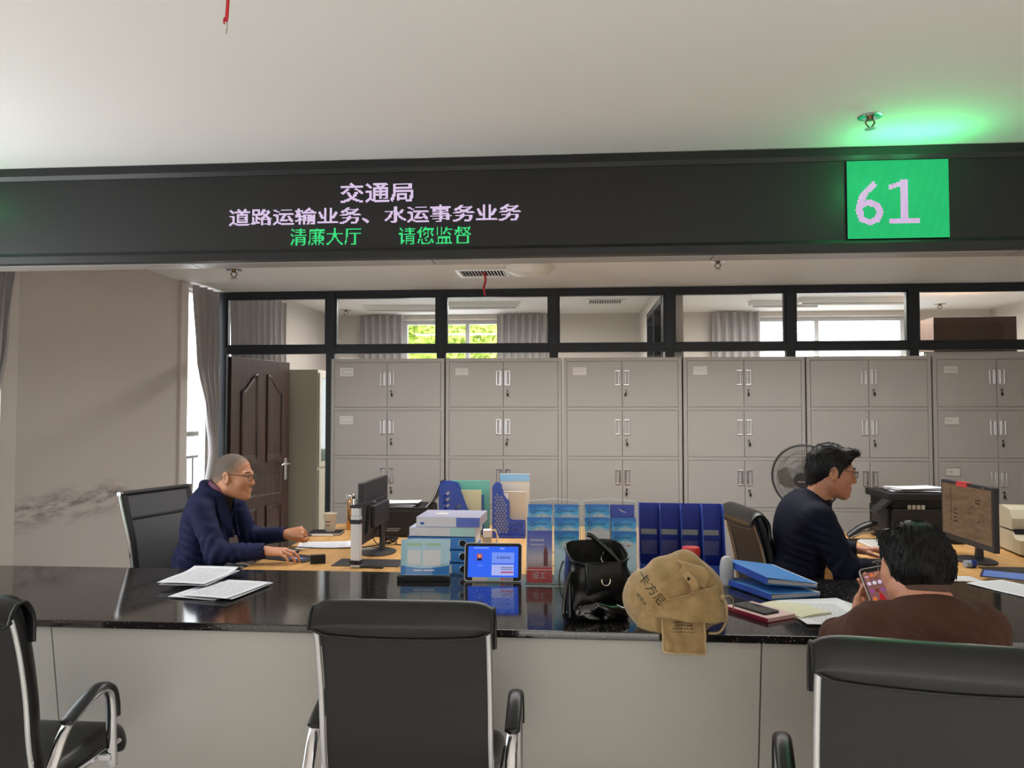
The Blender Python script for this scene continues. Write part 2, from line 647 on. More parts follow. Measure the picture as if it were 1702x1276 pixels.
simple_window('window_1', 'hall window beside the end of the counter', 'y', 1.6, 3.84, 0.5, 2.5, XL - .07, (2.7,))
simple_window('window_2', 'narrow bright window between scuffed wall and gathered curtain', 'y', 5.78, 6.26, 0.12, 2.5, XL - .085)
simple_window('window_3', 'curtained window of the room behind the open door', 'y', 6.5, 7.62, 0.5, 2.5, XL - .07, (7.05,))
simple_window('window_4', 'far window with green trees outside', 'x', WA[0], WA[1], 1.0, 2.66, YB + .12, (-1.31,))
simple_window('window_5', 'far window with bright white sky', 'x', WB[0], WB[1], 1.0, 2.66, YB + .12, (2.93,))

# partition bays: dark metal frame, transom pane above the rail, lower pane behind the cabinets
POSTS = [-2.955, -2.02, -1.085, -0.155, 0.78, 1.735, 2.68, 3.62, 4.56]
BAY = ['transom bay over the open door showing curtain folds', 'transom bay above the first steel cabinet, curtain and foliage behind',
       'transom bay with green foliage and the hanging red ribbon in front', 'transom bay showing a grey wall and ceiling vent',
       'transom bay showing a pleated curtain beside bright sky', 'transom bay filled by the bright white window',
       'transom bay with a brown cardboard box behind it', 'last transom bay at the end wall']
Z_T0, Z_T1 = 2.005, 2.065
for i in range(8):
    x0, x1 = POSTS[i], POSTS[i + 1]
    w = bpy.data.objects.new('window_%d' % (6 + i), None); COL.objects.link(w)
    structure(w, BAY[i], 'window')
    f = MB()
    lo = 0.035 if i else 0.03
    f.bx(x0 - .035, x0 + lo, PY - .035, PY + .035, 0, CEIL_O, 0.003)
    if i == 7:
        f.bx(x1 - .035, x1 + .035, PY - .035, PY + .035, 0, CEIL_O, 0.003)
    xa, xb = x0 + lo, x1 - .035
    f.bx(xa, xb, PY - .035, PY + .035, CEIL_O - .045, CEIL_O, 0.003)
    f.bx(xa, xb, PY - .035, PY + .035, Z_T0, Z_T1, 0.003)
    # inner glazing bead
    for q in ((xa, xb, CEIL_O - .065, CEIL_O - .045), (xa, xb, Z_T1, Z_T1 + .018)):
        f.bx(q[0], q[1], PY - .022, PY + .022, q[2], q[3])
    f.bx(xa, xa + .016, PY - .022, PY + .022, Z_T1 + .018, CEIL_O - .065)
    f.bx(xb - .016, xb, PY - .022, PY + .022, Z_T1 + .018, CEIL_O - .065)
    if i:
        f.bx(xa, xb, PY - .035, PY + .035, 0, .08)
    f.build('window_frame', M['frame_dark'], w, smooth=0)
    g = MB(); g.bx(xa + .01, xb - .01, PY - .004, PY + .004, Z_T1 + .01, CEIL_O - .05); g.build('pane', M['glass'], w, smooth=0)
    if i:
        g = MB(); g.bx(xa, xb, PY - .004, PY + .004, .08, Z_T0); g.build('pane', M['glass'], w, smooth=0)

# ---------------------------------------------------------------- open door
md = mat('door_wood', (84, 47, 36), 0.34, coat=0.4)
nt = md.node_tree
tc = nt.nodes.new('ShaderNodeTexCoord'); mp = nt.nodes.new('ShaderNodeMapping'); mp.inputs['Scale'].default_value = (14, 14, 0.8)
nt.links.new(tc.outputs['Object'], mp.inputs[0])
ns = nt.nodes.new('ShaderNodeTexNoise'); ns.inputs['Scale'].default_value = 4; ns.inputs['Detail'].default_value = 6
nt.links.new(mp.outputs[0], ns.inputs['Vector'])
cr = nt.nodes.new('ShaderNodeValToRGB')
cr.color_ramp.elements[0].position = 0.35; cr.color_ramp.elements[0].color = lin((50, 32, 27))
cr.color_ramp.elements[1].position = 0.7; cr.color_ramp.elements[1].color = lin((80, 52, 42))
nt.links.new(ns.outputs['Fac'], cr.inputs[0]); nt.links.new(cr.outputs[0], nt.nodes['Principled BSDF'].inputs['Base Color'])
door = bpy.data.objects.new('door_1', None); COL.objects.link(door)
structure(door, 'open dark brown panelled door with chrome lever', 'door')
door.location = (-2.915, PY + .03, 0); door.rotation_euler = (0, 0, R(77))
DW, DH = 0.86, 1.99
b = MB(); b.bx(0, DW, -.02, .02, 0.01, DH, 0.003)


def door_panel(out):
    out = [Vector((p[0], 0, p[1])) for p in out]
    c = sum(out, Vector()) / len(out)
    for s in (-1, 1):
        ring = []
        for k, q in ((1.0, .0205), (1.0, .031), (0.955, .034), (0.90, .027), (0.86, .022)):
            ring.append([(c + (p - c) * k) + Vector((0, s * q, 0)) for p in out])
        g = [r_ + [r_[0]] for r_ in ring]
        # inset measured from the outline, so keep width even in x and z
        b.sheet(g)
        inner = ring[-1]
        g2 = [[p for p in inner], [c + (p - c) * 0.86 + Vector((0, s * .006, 0)) for p in inner]]
        b.sheet([r_ + [r_[0]] for r_ in g2])
        b.add(g2[1], [tuple(range(len(inner)))])


def arch(x0, x1, z0, zl, zr):
    n = 6
    top = []
    for i in range(n + 1):
        t = i / n
        e = t * t * (3 - 2 * t)
        top.append((x1 + (x0 - x1) * t, zr + (zl - zr) * e))
    return [(x0, z0), (x1, z0)] + top


door_panel(arch(0.13, 0.36, 1.06, 1.70, 1.86))
door_panel(arch(0.50, 0.73, 1.06, 1.86, 1.70))
door_panel([(0.13, 0.76), (0.73, 0.76), (0.73, 0.97), (0.13, 0.97)])
door_panel([(0.13, 0.15), (0.36, 0.15), (0.36, 0.67), (0.13, 0.67)])
door_panel([(0.50, 0.15), (0.73, 0.15), (0.73, 0.67), (0.50, 0.67)])
b.build('door_leaf', md, door)
b = MB()
for s in (-1, 1):
    b.box((0.80, s * .025, 0.98), (0.045, .012, 0.21), 0.006)
    b.cyl((0.80, s * .02, 1.03), (0.80, s * .07, 1.03), 0.011)
    b.tube([(0.80, s * .068, 1.03), (0.76, s * .07, 1.032), (0.70, s * .068, 1.03), (0.672, s * .062, 1.022)], [.011, .011, .009, .006], flat=(1, .7))
    b.cyl((0.80, s * .025, 0.93), (0.80, s * .036, 0.93), 0.012)
b.build('door_handle', M['chrome'], door)
b = MB()
b.bx(-.035, 0.0, -.03, .03, 0, 2.0)
b.build('door_jamb', M['frame_dark'], None).matrix_world = Matrix.Translation((-2.915, PY, 0))
bpy.data.objects['door_jamb'].parent = door
bpy.data.objects['door_jamb'].matrix_parent_inverse = (Matrix.Translation(door.location) @ door.rotation_euler.to_matrix().to_4x4()).inverted()

# ---------------------------------------------------------------- display board over the counter
board = thing('led_display_board', 'long black message board hanging across the hall with white and green characters', 'display board', (0, 3.3, 2.19))
BX0, BX1 = XL, XR
b = MB()
b.bx(BX0, BX1, 0.022, 0.14, 0, 0.445)
b.build('housing', M['board_dark'], board, smooth=0)
b = MB()
b.prism([(0.022, 0.0), (0.0, 0.004), (0.0, 0.036), (0.012, 0.052), (0.022, 0.052)], BX0, BX1, axis='x')
b.build('frame_rail', M['board_dark'], board, smooth=0)
b = MB()
b.prism([(0.022, 0.445), (0.0, 0.441), (0.0, 0.406), (0.012, 0.388), (0.022, 0.388)], BX0, BX1, axis='x')
b.build('frame_rail', M['board_dark'], board, smooth=0)
b = MB(); b.bx(BX0, BX1, 0.017, 0.022, 0.052, 0.388); b.build('screen', M['board_screen'], board, smooth=0)
# underside cover plates
for k, (xa, xb) in enumerate(((XL, -1.72), (-1.715, -0.62), (-0.615, 0.60), (0.605, 1.85), (1.855, XR))):
    b = MB(); b.bx(xa, xb, 0.03, 0.135, -0.004, 0.0)
    b.build('cover_plate', mat('cover_plate_%d' % k, (150, 144, 138), 0.3), board, smooth=0)

E_W = emit('led_white', (238, 214, 250), 1.1)
E_G = emit('led_green', (70, 240, 140), 1.1)
PIT = 0.0049


def led_line(s, px0, px1, py0, py1, rows, m, offset, thr, label):
    p0, p1 = at_y(px0, py1, 3.316), at_y(px1, py0, 3.316)
    cells, cols = led_dots(s, rows, PIT, None, offset, thr)
    pitch = (p1.x - p0.x) / cols
    pz = (p1.z - p0.z) / rows
    mb = MB()
    hx, hz = pitch * .45, pz * .45
    for (i, j) in cells:
        cx, cz = p0.x + (i + .5) * pitch, p0.z + (j + .5) * pz - 2.19
        mb.add([(cx - hx, .0155, cz - hz), (cx + hx, .0155, cz - hz), (cx + hx, .0155, cz + hz), (cx - hx, .0155, cz + hz)], [(0, 1, 2, 3)])
    o = mb.build('characters', m, board, smooth=0)
    o['label'] = label
    return o


led_line('交通局', 564, 687, 301, 339, 20, E_W, 0.03, 0.42, 'white top line of characters')
led_line('道路运输业务、水运事务业务', 379, 866, 337, 377, 20, E_W, 0.03, 0.42, 'white middle line of characters')
led_line('清廉大厅', 481, 602, 376, 410, 18, E_G, 0.004, 0.36, 'green characters under the middle line')
led_line('请您监督', 661, 783, 374, 408, 18, E_G, 0.004, 0.36, 'green characters nearer the number panel')


def number_panel(x0, x1, z0, z1, digits):
    r = b = MB()
    b.bx(x0, x1, .006, .017, z0, z1)
    o = b.build('number_panel', M['board_screen'], board, smooth=0)
    o['label'] = 'green lit number panel' + (' reading 61' if digits else '')
    nx = 80
    p = (x1 - x0) / nx
    nz = int(round((z1 - z0) / p))
    lit = set()
    if digits:
        for ch, x_off in (('6', 4), ('1', 32)):
            cells, cols = led_dots(ch, 52, p, None, 0.012, 0.5)
            for (i, j) in cells:
                lit.add((i + x_off, j + 5))
        jb_ = min(j for i, j in lit)
        lit = {(i, j) for (i, j) in lit if i < 31}
        for j in range(36):              # the 1: stem, foot serif and slanted flag
            for i in range(42, 48):
                lit.add((i, jb_ + 1 + j))
        for i in range(33, 57):
            for j in range(4):
                lit.add((i, jb_ + 1 + j))
        for i in range(33, 43):
            for j in range(4):
                lit.add((i, jb_ + 29 + j + (i - 33) // 3))
    g = MB(); w6, w1 = MB(), MB()
    for i in range(nx):
        for j in range(nz):
            tgt = (w6 if i < 31 else w1) if (i, j) in lit else g
            h = p * .42
            cx, cz = x0 + (i + .5) * p, z0 + (j + .5) * p
            tgt.add([(cx - h, .0055, cz - h), (cx + h, .0055, cz - h), (cx + h, .0055, cz + h), (cx - h, .0055, cz + h)], [(0, 1, 2, 3)])
    g.build('lit_dots', emit('panel_green', (48, 222, 132), 1.05), o, smooth=0)
    for k in range(2):              # the panel's own glow on the ceiling and the board's rails
        ld = bpy.data.lights.new('panel_glow', 'POINT'); ld.energy = 2.4 if digits else 0.4; ld.color = (.06, 1.0, .30); ld.shadow_soft_size = 0.0
        lo = bpy.data.objects.new('panel_glow', ld); COL.objects.link(lo); lo.parent = board
        lo.location = (x0 + (x1 - x0) * (.28 + .44 * k), -.15, z1 - .08)
    if lit:
        md_ = emit('panel_digits', (232, 200, 242), 1.25)
        w6.build('digit', md_, o, smooth=0); w1.build('digit', md_, o, smooth=0)
    return o


pa, pb = at_y(1409, 397, 3.306), at_y(1576, 264, 3.306)
number_panel(pa.x, pb.x, pa.z - 2.19, pb.z - 2.19, '61')
number_panel(-3.005, -2.66, pa.z - 2.19, pb.z - 2.19, None)

# ---------------------------------------------------------------- steel filing cabinets
CY0, CH, CW = 5.85, 1.93, 0.893


def cab_parts(root, cards, embossed):
    b = MB()
    b.bx(.004, CW - .004, .012, .40, 0, CH)
    # face frame
    b.bx(.002, .029, 0, .02, 0, CH, .002); b.bx(CW - .029, CW - .002, 0, .02, 0, CH, .002)
    b.bx(.029, CW - .029, 0, .02, CH - .028, CH, .002)
    for t in range(5):
        z0 = CH - .028 - (t + 1) * .372
        b.bx(.029, CW - .029, 0, .02, (z0 - .0) if t < 4 else 0, z0 + .024, .002)
    b.build('cabinet_body', M['cabinet'], root)
    xm = CW / 2
    for t in range(5):
        zt = CH - .028 - t * .372 - .002
        zb = zt - .344
        for side in (0, 1):
            x0, x1 = (.031, xm - .0015) if side == 0 else (xm + .0015, CW - .031)
            d = MB(); d.bx(x0, x1, -.003, .012, zb, zt, .0025)
            if side == 0 and embossed and t in embossed:
                cx, cz = x0 + .096, zt - .073
                for q in ((-.05, -.046, -.028, .028), (.046, .05, -.028, .028), (-.046, .046, .024, .028), (-.046, .046, -.028, -.024)):
                    d.bx(cx + q[0], cx + q[1], -.0042, -.002, cz + q[2], cz + q[3])
            dr = d.build('door', M['cabinet'], root)
            # recessed chrome pull
            hx = (xm - .033) if side == 0 else (xm + .033)
            hz = zt - .125
            h = MB()
            for s in (-1, 1):
                h.box((hx + s * .0175, -.006, hz), (.005, .009, .112), .002)
                h.box((hx, -.006, hz + s * .053), (.040, .010, .008), .002)
            g = []
            for k in range(9):
                a = math.pi * k / 8
                g.append([(hx - .0155 * math.cos(a), -.004 + .003 * math.sin(a), hz + q) for q in (-.05, .05)])
            h.sheet(g)
            h.box((hx - (.008 if side else -.008), -.0075, hz), (.006, .006, .1), .002)
            h.build('pull_handle', M['chrome'], dr)
            if side == 1:
                l = MB()
                l.cyl((hx - .002, -.003, hz - .093), (hx - .002, -.011, hz - .093), .0095)
                l.build('lock', M['satin_steel'], dr)
                k_ = MB()
                sw = random.uniform(-.25, .25)
                mt = Matrix.Translation((hx - .002, -.014, hz - .093)) @ Matrix.Rotation(sw, 4, 'Y')
                k_.box((0, 0, 0), (.012, .003, .008), .001, mt)
                k_.box((0, 0, -.014), (.003, .002, .022), 0, mt)
                k_.box((0, -.001, -.034), (.014, .004, .024), .003, mt)
                k_.build('key', M['matte_black'], dr)
            elif t in cards:
                cx, cz = x0 + .096, zt - .073
                c = MB()
                for q in ((-.053, -.047, -.032, .032), (.047, .053, -.032, .032), (-.047, .047, .026, .032), (-.047, .047, -.032, -.026)):
                    c.bx(cx + q[0], cx + q[1], -.0065, -.003, cz + q[2], cz + q[3], .001)
                lh = c.build('label_holder', M['satin_steel'], dr)
                c = MB(); c.bx(cx - .047, cx + .047, -.0045, -.003, cz - .026, cz + .026)
                c.build('card', M['card'], lh, smooth=0)
                c = MB()
                for q in range(7 if t == 0 else 4):
                    xx = cx - .032 + q * .010
                    c.bx(xx, xx + .007, -.005, -.0044, cz - .004 + random.uniform(-.002, .002), cz + .003 + random.uniform(0, .003))
                c.build('print', M['satin_steel'], lh, smooth=0)


CABS = [([0, 1], [2], 'grey steel cabinet beside the open doorway, two cards on its doors'),
        ([0], [1, 2], 'grey steel cabinet under the hanging red ribbon, second from the doorway'),
        ([0], [1, 2], 'grey steel cabinet behind the blue file organizer, third from the doorway'),
        ([0], [], 'grey steel cabinet with one card, its side hidden by the round fan'),
        ([], [], 'grey steel cabinet without cards, behind the man by the fan'),
        ([0, 1, 2], [], 'grey steel cabinet with three cards down its doors, behind the black printer'),
        ([0], [], 'last grey steel cabinet of the row, mostly beyond the printer')]
for i, (cards, emb, lab) in enumerate(CABS):
    r = thing('filing_cabinet', lab, 'cabinet', (-1.879 + i * .9005 + .002, CY0, 0), group='steel filing cabinets along the partition')
    cab_parts(r, cards, emb)

# ================================================================== COUNTER AND DESKS
CT = 0.78        # counter top height
DT = 0.75        # staff desk height

mq = mat('black_quartz', (22, 21, 21), 0.085, spec=1.0)
nt = mq.node_tree
tc = nt.nodes.new('ShaderNodeTexCoord')
acc = None
for scale, thr in ((70, 0.12), (170, 0.2)):
    vo = nt.nodes.new('ShaderNodeTexVoronoi'); vo.inputs['Scale'].default_value = scale
    nt.links.new(tc.outputs['Object'], vo.inputs['Vector'])
    mr = nt.nodes.new('ShaderNodeMapRange'); mr.inputs[1].default_value = thr; mr.inputs[2].default_value = thr * .55
    nt.links.new(vo.outputs['Distance'], mr.inputs[0])
    sp = nt.nodes.new('ShaderNodeSeparateColor'); nt.links.new(vo.outputs['Color'], sp.inputs[0])
    gt = nt.nodes.new('ShaderNodeMath'); gt.operation = 'GREATER_THAN'; gt.inputs[1].default_value = 0.72
    nt.links.new(sp.outputs[0], gt.inputs[0])
    mu = nt.nodes.new('ShaderNodeMath'); mu.operation = 'MULTIPLY'
    nt.links.new(mr.outputs[0], mu.inputs[0]); nt.links.new(gt.outputs[0], mu.inputs[1])
    if acc is None:
        acc = mu.outputs[0]
    else:
        ma = nt.nodes.new('ShaderNodeMath'); ma.operation = 'MAXIMUM'
        nt.links.new(acc, ma.inputs[0]); nt.links.new(mu.outputs[0], ma.inputs[1]); acc = ma.outputs[0]
mx = nt.nodes.new('ShaderNodeMix'); mx.data_type = 'RGBA'
mx.inputs['A'].default_value = lin((30, 28, 27)); mx.inputs['B'].default_value = lin((235, 228, 214))
nt.links.new(acc, mx.inputs['Factor']); nt.links.new(mx.outputs['Result'], nt.nodes['Principled BSDF'].inputs['Base Color'])

counter = thing('service_counter', 'long service counter with speckled black stone top and grey front panels', 'counter', (0, 2.63, 0))
CX0, CX1 = XL + .002, 3.9
b = MB(); b.bx(CX0, CX1, 0, 0.90, CT - .028, CT, .004); b.build('countertop', mq, counter)
mp_ = mat('counter_panel', (200, 197, 190), 0.42, bump=(2.5, 0.05, 0.004), vary=(1.6, 0.03))
seams = [CX0, -1.869, -0.622, 0.625, 1.872, 3.119, CX1]
for i in range(len(seams) - 1):
    b = MB()
    g = 0.0025
    b.prism([(.02, CT - .030), (.05, CT - .030), (.155, .08), (.12, .08)], seams[i] + g, seams[i + 1] - g, axis='x')
    o = b.build('front_panel', mp_, counter, smooth=0)
b = MB(); b.prism([(.035, CT - .03), (.06, CT - .03), (.165, .06), (.135, .06)], CX0, CX1, axis='x')
b.bx(CX0, CX1, .16, .19, 0, .08)
b.build('panel_backing', M['dark_plastic'], counter, smooth=0)
b = MB(); b.bx(CX0, CX1, .86, .885, 0, CT - .028)
b.build('rear_panel', mp_, counter, smooth=0)

mwood = mat('desk_wood', (206, 158, 96), 0.33)
nt = mwood.node_tree
tc = nt.nodes.new('ShaderNodeTexCoord'); mp = nt.nodes.new('ShaderNodeMapping'); mp.inputs['Scale'].default_value = (9, 0.9, 9)
nt.links.new(tc.outputs['Object'], mp.inputs[0])
ns = nt.nodes.new('ShaderNodeTexNoise'); ns.inputs['Scale'].default_value = 3.5; ns.inputs['Detail'].default_value = 7; ns.inputs['Distortion'].default_value = .6
nt.links.new(mp.outputs[0], ns.inputs['Vector'])
cr = nt.nodes.new('ShaderNodeValToRGB')
cr.color_ramp.elements[0].position = 0.3; cr.color_ramp.elements[0].color = lin((188, 138, 78))
cr.color_ramp.elements[1].position = 0.72; cr.color_ramp.elements[1].color = lin((217, 171, 110))
nt.links.new(ns.outputs['Fac'], cr.inputs[0]); nt.links.new(cr.outputs[0], nt.nodes['Principled BSDF'].inputs['Base Color'])
M['wood'] = mwood


def desk(x0, x1, y0, y1, label):
    r = thing('office_desk', label, 'desk', (x0, y0, 0))
    w, d = x1 - x0, y1 - y0
    b = MB(); b.bx(0, w, 0, d, DT - .03, DT, .003); b.build('desktop', mwood, r)
    for y in (.01, d - .045):
        b = MB(); b.bx(.03, w - .03, y, y + .025, 0, DT - .03); b.build('side_panel', mwood, r, smooth=0)
    b = MB(); b.bx(w - .08, w - .06, .035, d - .045, .25, DT - .03); b.build('modesty_panel', mwood, r, smooth=0)
    return r


desk(-1.62, 0.55, 3.54, 5.22, 'light wood staff desk with the printer and blue file holders')
desk(1.52, 3.4, 3.54, 5.1, 'light wood staff desk with the lit monitor and beige printer')

# ================================================================== CHAIRS
mleather = mat('black_leather', (17, 17, 18), 0.33, bump=(160, 0.12, 0.002))
mleather2 = mat('black_leather_back', (21, 21, 22), 0.42, bump=(160, 0.10, 0.002))


def smooth_path(pts, n=6):
    """Catmull-Rom through points"""
    P = [Vector(p) for p in pts]
    out = []
    for i in range(len(P) - 1):
        p0, p1, p2, p3 = P[max(i - 1, 0)], P[i], P[i + 1], P[min(i + 2, len(P) - 1)]
        for k in range(n):
            t = k / n
            out.append(0.5 * ((2 * p1) + (p2 - p0) * t + (2 * p0 - 5 * p1 + 4 * p2 - p3) * t * t + (3 * p1 - p0 - 3 * p2 + p3) * t ** 3))
    out.append(P[-1])
    return out


def pad(mb, path, hw, th, nseg=6, crown=0.0, ends=True):
    """cushion swept along a (y,z) path: rounded-rectangle section hw wide (half), th thick, path = middle line"""
    pts = [Vector((0, p[0], p[1])) if len(p) == 2 else Vector(p) for p in path]
    m = len(pts)
    rings = []
    def sec(scale_w, scale_t):
        out = []
        r = th / 2
        for cx, s in ((1, 1), (-1, -1)):
            for k in range(nseg + 1):
                a = -math.pi / 2 + math.pi * k / nseg
                out.append((cx * (hw * scale_w - r) + s * r * math.cos(a), s * r * math.sin(a) * scale_t))
        return out
    def frm(i):
        t = (pts[min(i + 1, m - 1)] - pts[max(i - 1, 0)]).normalized()
        n = Vector((0, -t.z, t.y))
        return t, n
    seq = []
    r = th / 2
    if ends:
        t, n = frm(0)
        for k in range(5):
            a = math.pi / 2 * k / 5
            seq.append((pts[0] - t * r * math.cos(a), n, max(.05, math.sin(a)), 1 - (1 - math.sin(a)) * .06))
    for i in range(m):
        t, n = frm(i)
        seq.append((pts[i], n, 1.0, 1.0))
    if ends:
        t, n = frm(m - 1)
        for k in range(4, -1, -1):
            a = math.pi / 2 * k / 5
            seq.append((pts[-1] + t * r * math.cos(a), n, max(.05, math.sin(a)), 1 - (1 - math.sin(a)) * .06))
    for (p, n, st, sw) in seq:
        ring = []
        for (x, q) in sec(sw, st):
            c = crown * (1 - (x / hw) ** 2) if q > 0 else 0
            ring.append(p + Vector((x, 0, 0)) + n * (q + c))
        rings.append(ring)
    g = [[r_[k] for r_ in rings] for k in range(len(rings[0]))]
    b0 = len(mb.v)
    mb.sheet(g, closed_u=True)
    nr = len(rings)
    mb.f.append([b0 + k * nr for k in range(len(g))]); mb.mi.append(mb.cur)
    mb.f.append([b0 + k * nr + nr - 1 for k in reversed(range(len(g)))]); mb.mi.append(mb.cur)


def make_leather_chair(label, loc, rz, top=1.0):
    r = thing('leather_office_chair', label, 'chair', loc, rz, 'black leather chairs with chrome rails')
    HW = 0.243
    # rear surface line of the back, bottom to top
    back = smooth_path([(0, .105, .50), (0, .085, .60), (0, .07, .72), (0, .045, .84), (0, .018, .93), (0, .0, .975)], 6)
    b = MB()
    pad(b, [(p.y + .042, p.z) for p in back], HW - .008, .062, crown=.006)
    b.build('backrest', mleather, r)
    # rear leather sheet between the rails
    b = MB()
    g = []
    for i in range(13):
        x = -HW + .017 + (2 * HW - .034) * i / 12
        u = (x / HW)
        g.append([(x, p.y + .006 - .006 * (1 - u ** 4), p.z) for p in back])
    b.sheet(g, th=.008)
    b.build('back_panel', mleather2, r)
    # rolled head flap with piping
    prof = [(0.088, -.105), (0.086, -.04), (0.074, .005), (0.05, .03), (0.022, .03), (0.0, .012), (-.011, -.012), (-.013, -.032)]
    b = MB(); gp = []
    g = []
    nx = 25
    for i in range(nx):
        u = -1 + 2 * i / (nx - 1)
        e = abs(u) ** 10
        x = u * (HW + .004)
        drop = .052 + .012 * (1 - u * u) - .018 * max(0, abs(u) - .86) / .14
        row = []
        for (y, z) in prof:
            row.append((x, y - .004 * e, .985 + z - .018 * e * (1 if z > -.03 else .2)))
        row.append((x, -.006 + .008 * (drop - .04) / .05, .985 - drop))
        row = [tuple(p) for p in smooth_path(row, 4)]
        g.append(row); gp.append(row[-1])
    b.sheet(g, th=-.010)
    b.build('head_flap', mleather, r)
    b = MB(); b.tube([(p[0], p[1] - .002, p[2]) for p in gp], .0045, n=8)
    for s in (-1, 1):
        edge = g[0] if s < 0 else g[-1]
        b.tube(edge, .0045, n=8)
    b.build('piping', mleather, r)
    # chrome side rails
    for s in (-1, 1):
        b = MB()
        b.tube([(s * (HW - .008), p.y - .001, p.z) for p in back[:-3]], .0085, n=10, flat=(1, .75))
        b.build('side_rail', M['chrome'], r)
    # seat
    b = MB()
    seatp = smooth_path([(0, .13, .455), (0, .24, .442), (0, .38, .447), (0, .48, .452), (0, .535, .43), (0, .55, .40)], 6)
    pad(b, [(p.y, p.z) for p in seatp], HW - .004, .066, crown=.014)
    b.build('seat', mleather, r)
    for s in (-1, 1):
        b = MB()
        b.tube(smooth_path([(s * (HW + .004), .10, .50), (s * (HW + .004), .14, .44), (s * (HW + .004), .30, .428), (s * (HW + .004), .50, .43)], 6), .011, n=10, flat=(1, .7))
        b.build('seat_rail', M['chrome'], r)
        # arm loop and leather arm pad
        X = s * .288
        AD = Vector((0, 0, -.055))
        arm = MB()
        arm.box((s * .27, .098, .490), (.036, .03, .045), .006)
        loop = smooth_path([(X, .095, .545), (X, .118, .585), (X, .150, .640), (X, .19, .672), (X, .27, .702), (X, .335, .708), (X, .372, .690), (X, .386, .645), (X, .392, .56), (X, .398, .46), (X, .400, .455)], 6)
        loop = [p + AD for p in loop]
        arm.tube(loop, .0165, n=12, flat=(.62, 1.05), up=(0, 1, 0))
        arm.box((s * .272, .40, .425), (.04, .04, .022), .004)
        arm.build('armrest', M['chrome'], r)
        p = MB()
        top_ = smooth_path([(X, .165, .672), (X, .21, .692), (X, .28, .716), (X, .335, .722), (X, .378, .702), (X, .399, .655), (X, .404, .60)], 6)
        top_ = [p + AD for p in top_]
        p.tube(top_, [.012] + [.0195] * (len(top_) - 2) + [.010], n=12, flat=(.55, 1.15), up=(0, 0, 1))
        p.build('arm_pad', mleather, r)
    # swivel base
    b = MB(); b.cyl((0, .30, .10), (0, .30, .43), .027); b.cyl((0, .30, .09), (0, .30, .14), .045); b.box((0, .30, .43), (.20, .24, .03), .008)
    b.build('column', M['chrome'], r)
    for k in range(5):
        a = 2 * math.pi * k / 5 + .3
        l = MB()
        e = (math.cos(a) * .29, .30 + math.sin(a) * .29)
        l.tube([(0, .30, .115), (e[0] * .6, .30 + (e[1] - .30) * .6, .095), (e[0], e[1], .075)], [.024, .02, .014], n=10)
        leg = l.build('leg', M['chrome'], r)
        c = MB(); c.cyl((e[0] - .012, e[1], .03), (e[0] + .012, e[1], .03), .03); c.cyl((e[0], e[1], .04), (e[0], e[1], .075), .008)
        c.build('caster', M['black_plastic'], leg)
    return r


make_leather_chair('black leather chair showing its chrome arm and seat, nearest the scuffed wall', (-1.755, 1.985, 0), R(0))
make_leather_chair('black leather chair seen squarely from behind, empty at the middle of the counter', (-0.462, 2.05, -.010), R(0.5))
make_leather_chair('black leather chair in front of the man in the brown sweatshirt', (0.760, 1.69, 0.012), R(-10.5))
make_leather_chair('high black leather chair on the staff side behind the man with the fan', (0.835, 4.05, 0.02), R(-83))


def make_mesh_chair(loc, rz):
    r = thing('mesh_office_chair', 'grey mesh office chair with black edge behind the man with cropped hair', 'chair', loc, rz)
    HW = .235
    back = smooth_path([(0, .07, .46), (0, .02, .56), (0, -.005, .70), (0, -.03, .85), (0, -.075, 1.0), (0, -.10, 1.09)], 6)
    b = MB(); g = []
    for i in range(9):
        x = -HW + .02 + (2 * HW - .04) * i / 8
        g.append([(x, p.y, p.z) for p in back])
    b.sheet(g, th=.004)
    mm = mat('chair_mesh_fabric', (92, 92, 95), 0.8, bump=(900, 0.3, 0.002))
    b.build('mesh_back', mm, r)
    b = MB()
    for s in (-1, 1):
        b.tube([(s * (HW - .01), p.y, p.z) for p in back], .017, n=8, flat=(.6, 1.2))
    b.tube([(-HW, back[-1].y, back[-1].z), (HW, back[-1].y, back[-1].z)], .014)
    k = len(back) - 9
    b.tube([(-HW + .01, back[k].y - .002, back[k].z), (HW - .01, back[k].y - .002, back[k].z)], .015, flat=(1.3, .5))
    b.build('back_frame', M['dark_plastic'], r)
    for s in (-1, 1):
        b = MB()
        b.tube(smooth_path([(s * (HW + .016), back[-1].y, back[-1].z - .002)] + [(s * (HW + .016), p.y, p.z - .01) for p in reversed(back[::6])] + [(s * (HW + .016), .2, .44), (s * (HW + .016), .46, .45)], 4), .009, n=8)
        b.cyl((s * (HW - .005), back[-1].y, back[-1].z), (s * (HW + .022), back[-1].y, back[-1].z), .012)
        b.build('side_rail', M['chrome'], r)
    b = MB(); pad(b, [(.10, .45), (.25, .44), (.45, .45), (.52, .43)], HW, .04); b.build('seat', mm, r)
    for s in (-1, 1):
        b = MB()
        b.tube(smooth_path([(s * .27, .05, .52), (s * .275, .06, .60), (s * .275, .12, .645), (s * .275, .30, .645), (s * .275, .37, .60), (s * .27, .38, .46)], 5), .012, n=8)
        b.build('armrest', M['chrome'], r)
    b = MB(); b.cyl((0, .28, .10), (0, .28, .42), .026); b.build('column', M['chrome'], r)
    for k in range(5):
        a = 2 * math.pi * k / 5
        l = MB(); e = (math.cos(a) * .28, .28 + math.sin(a) * .28)
        l.tube([(0, .28, .11), (e[0], e[1], .072)], [.022, .014], n=8)
        leg = l.build('leg', M['chrome'], r)
        c = MB(); c.cyl((e[0] - .012, e[1], .03), (e[0] + .012, e[1], .03), .03); c.cyl((e[0], e[1], .04), (e[0], e[1], .075), .008)
        c.build('caster', M['black_plastic'], leg)
    return r


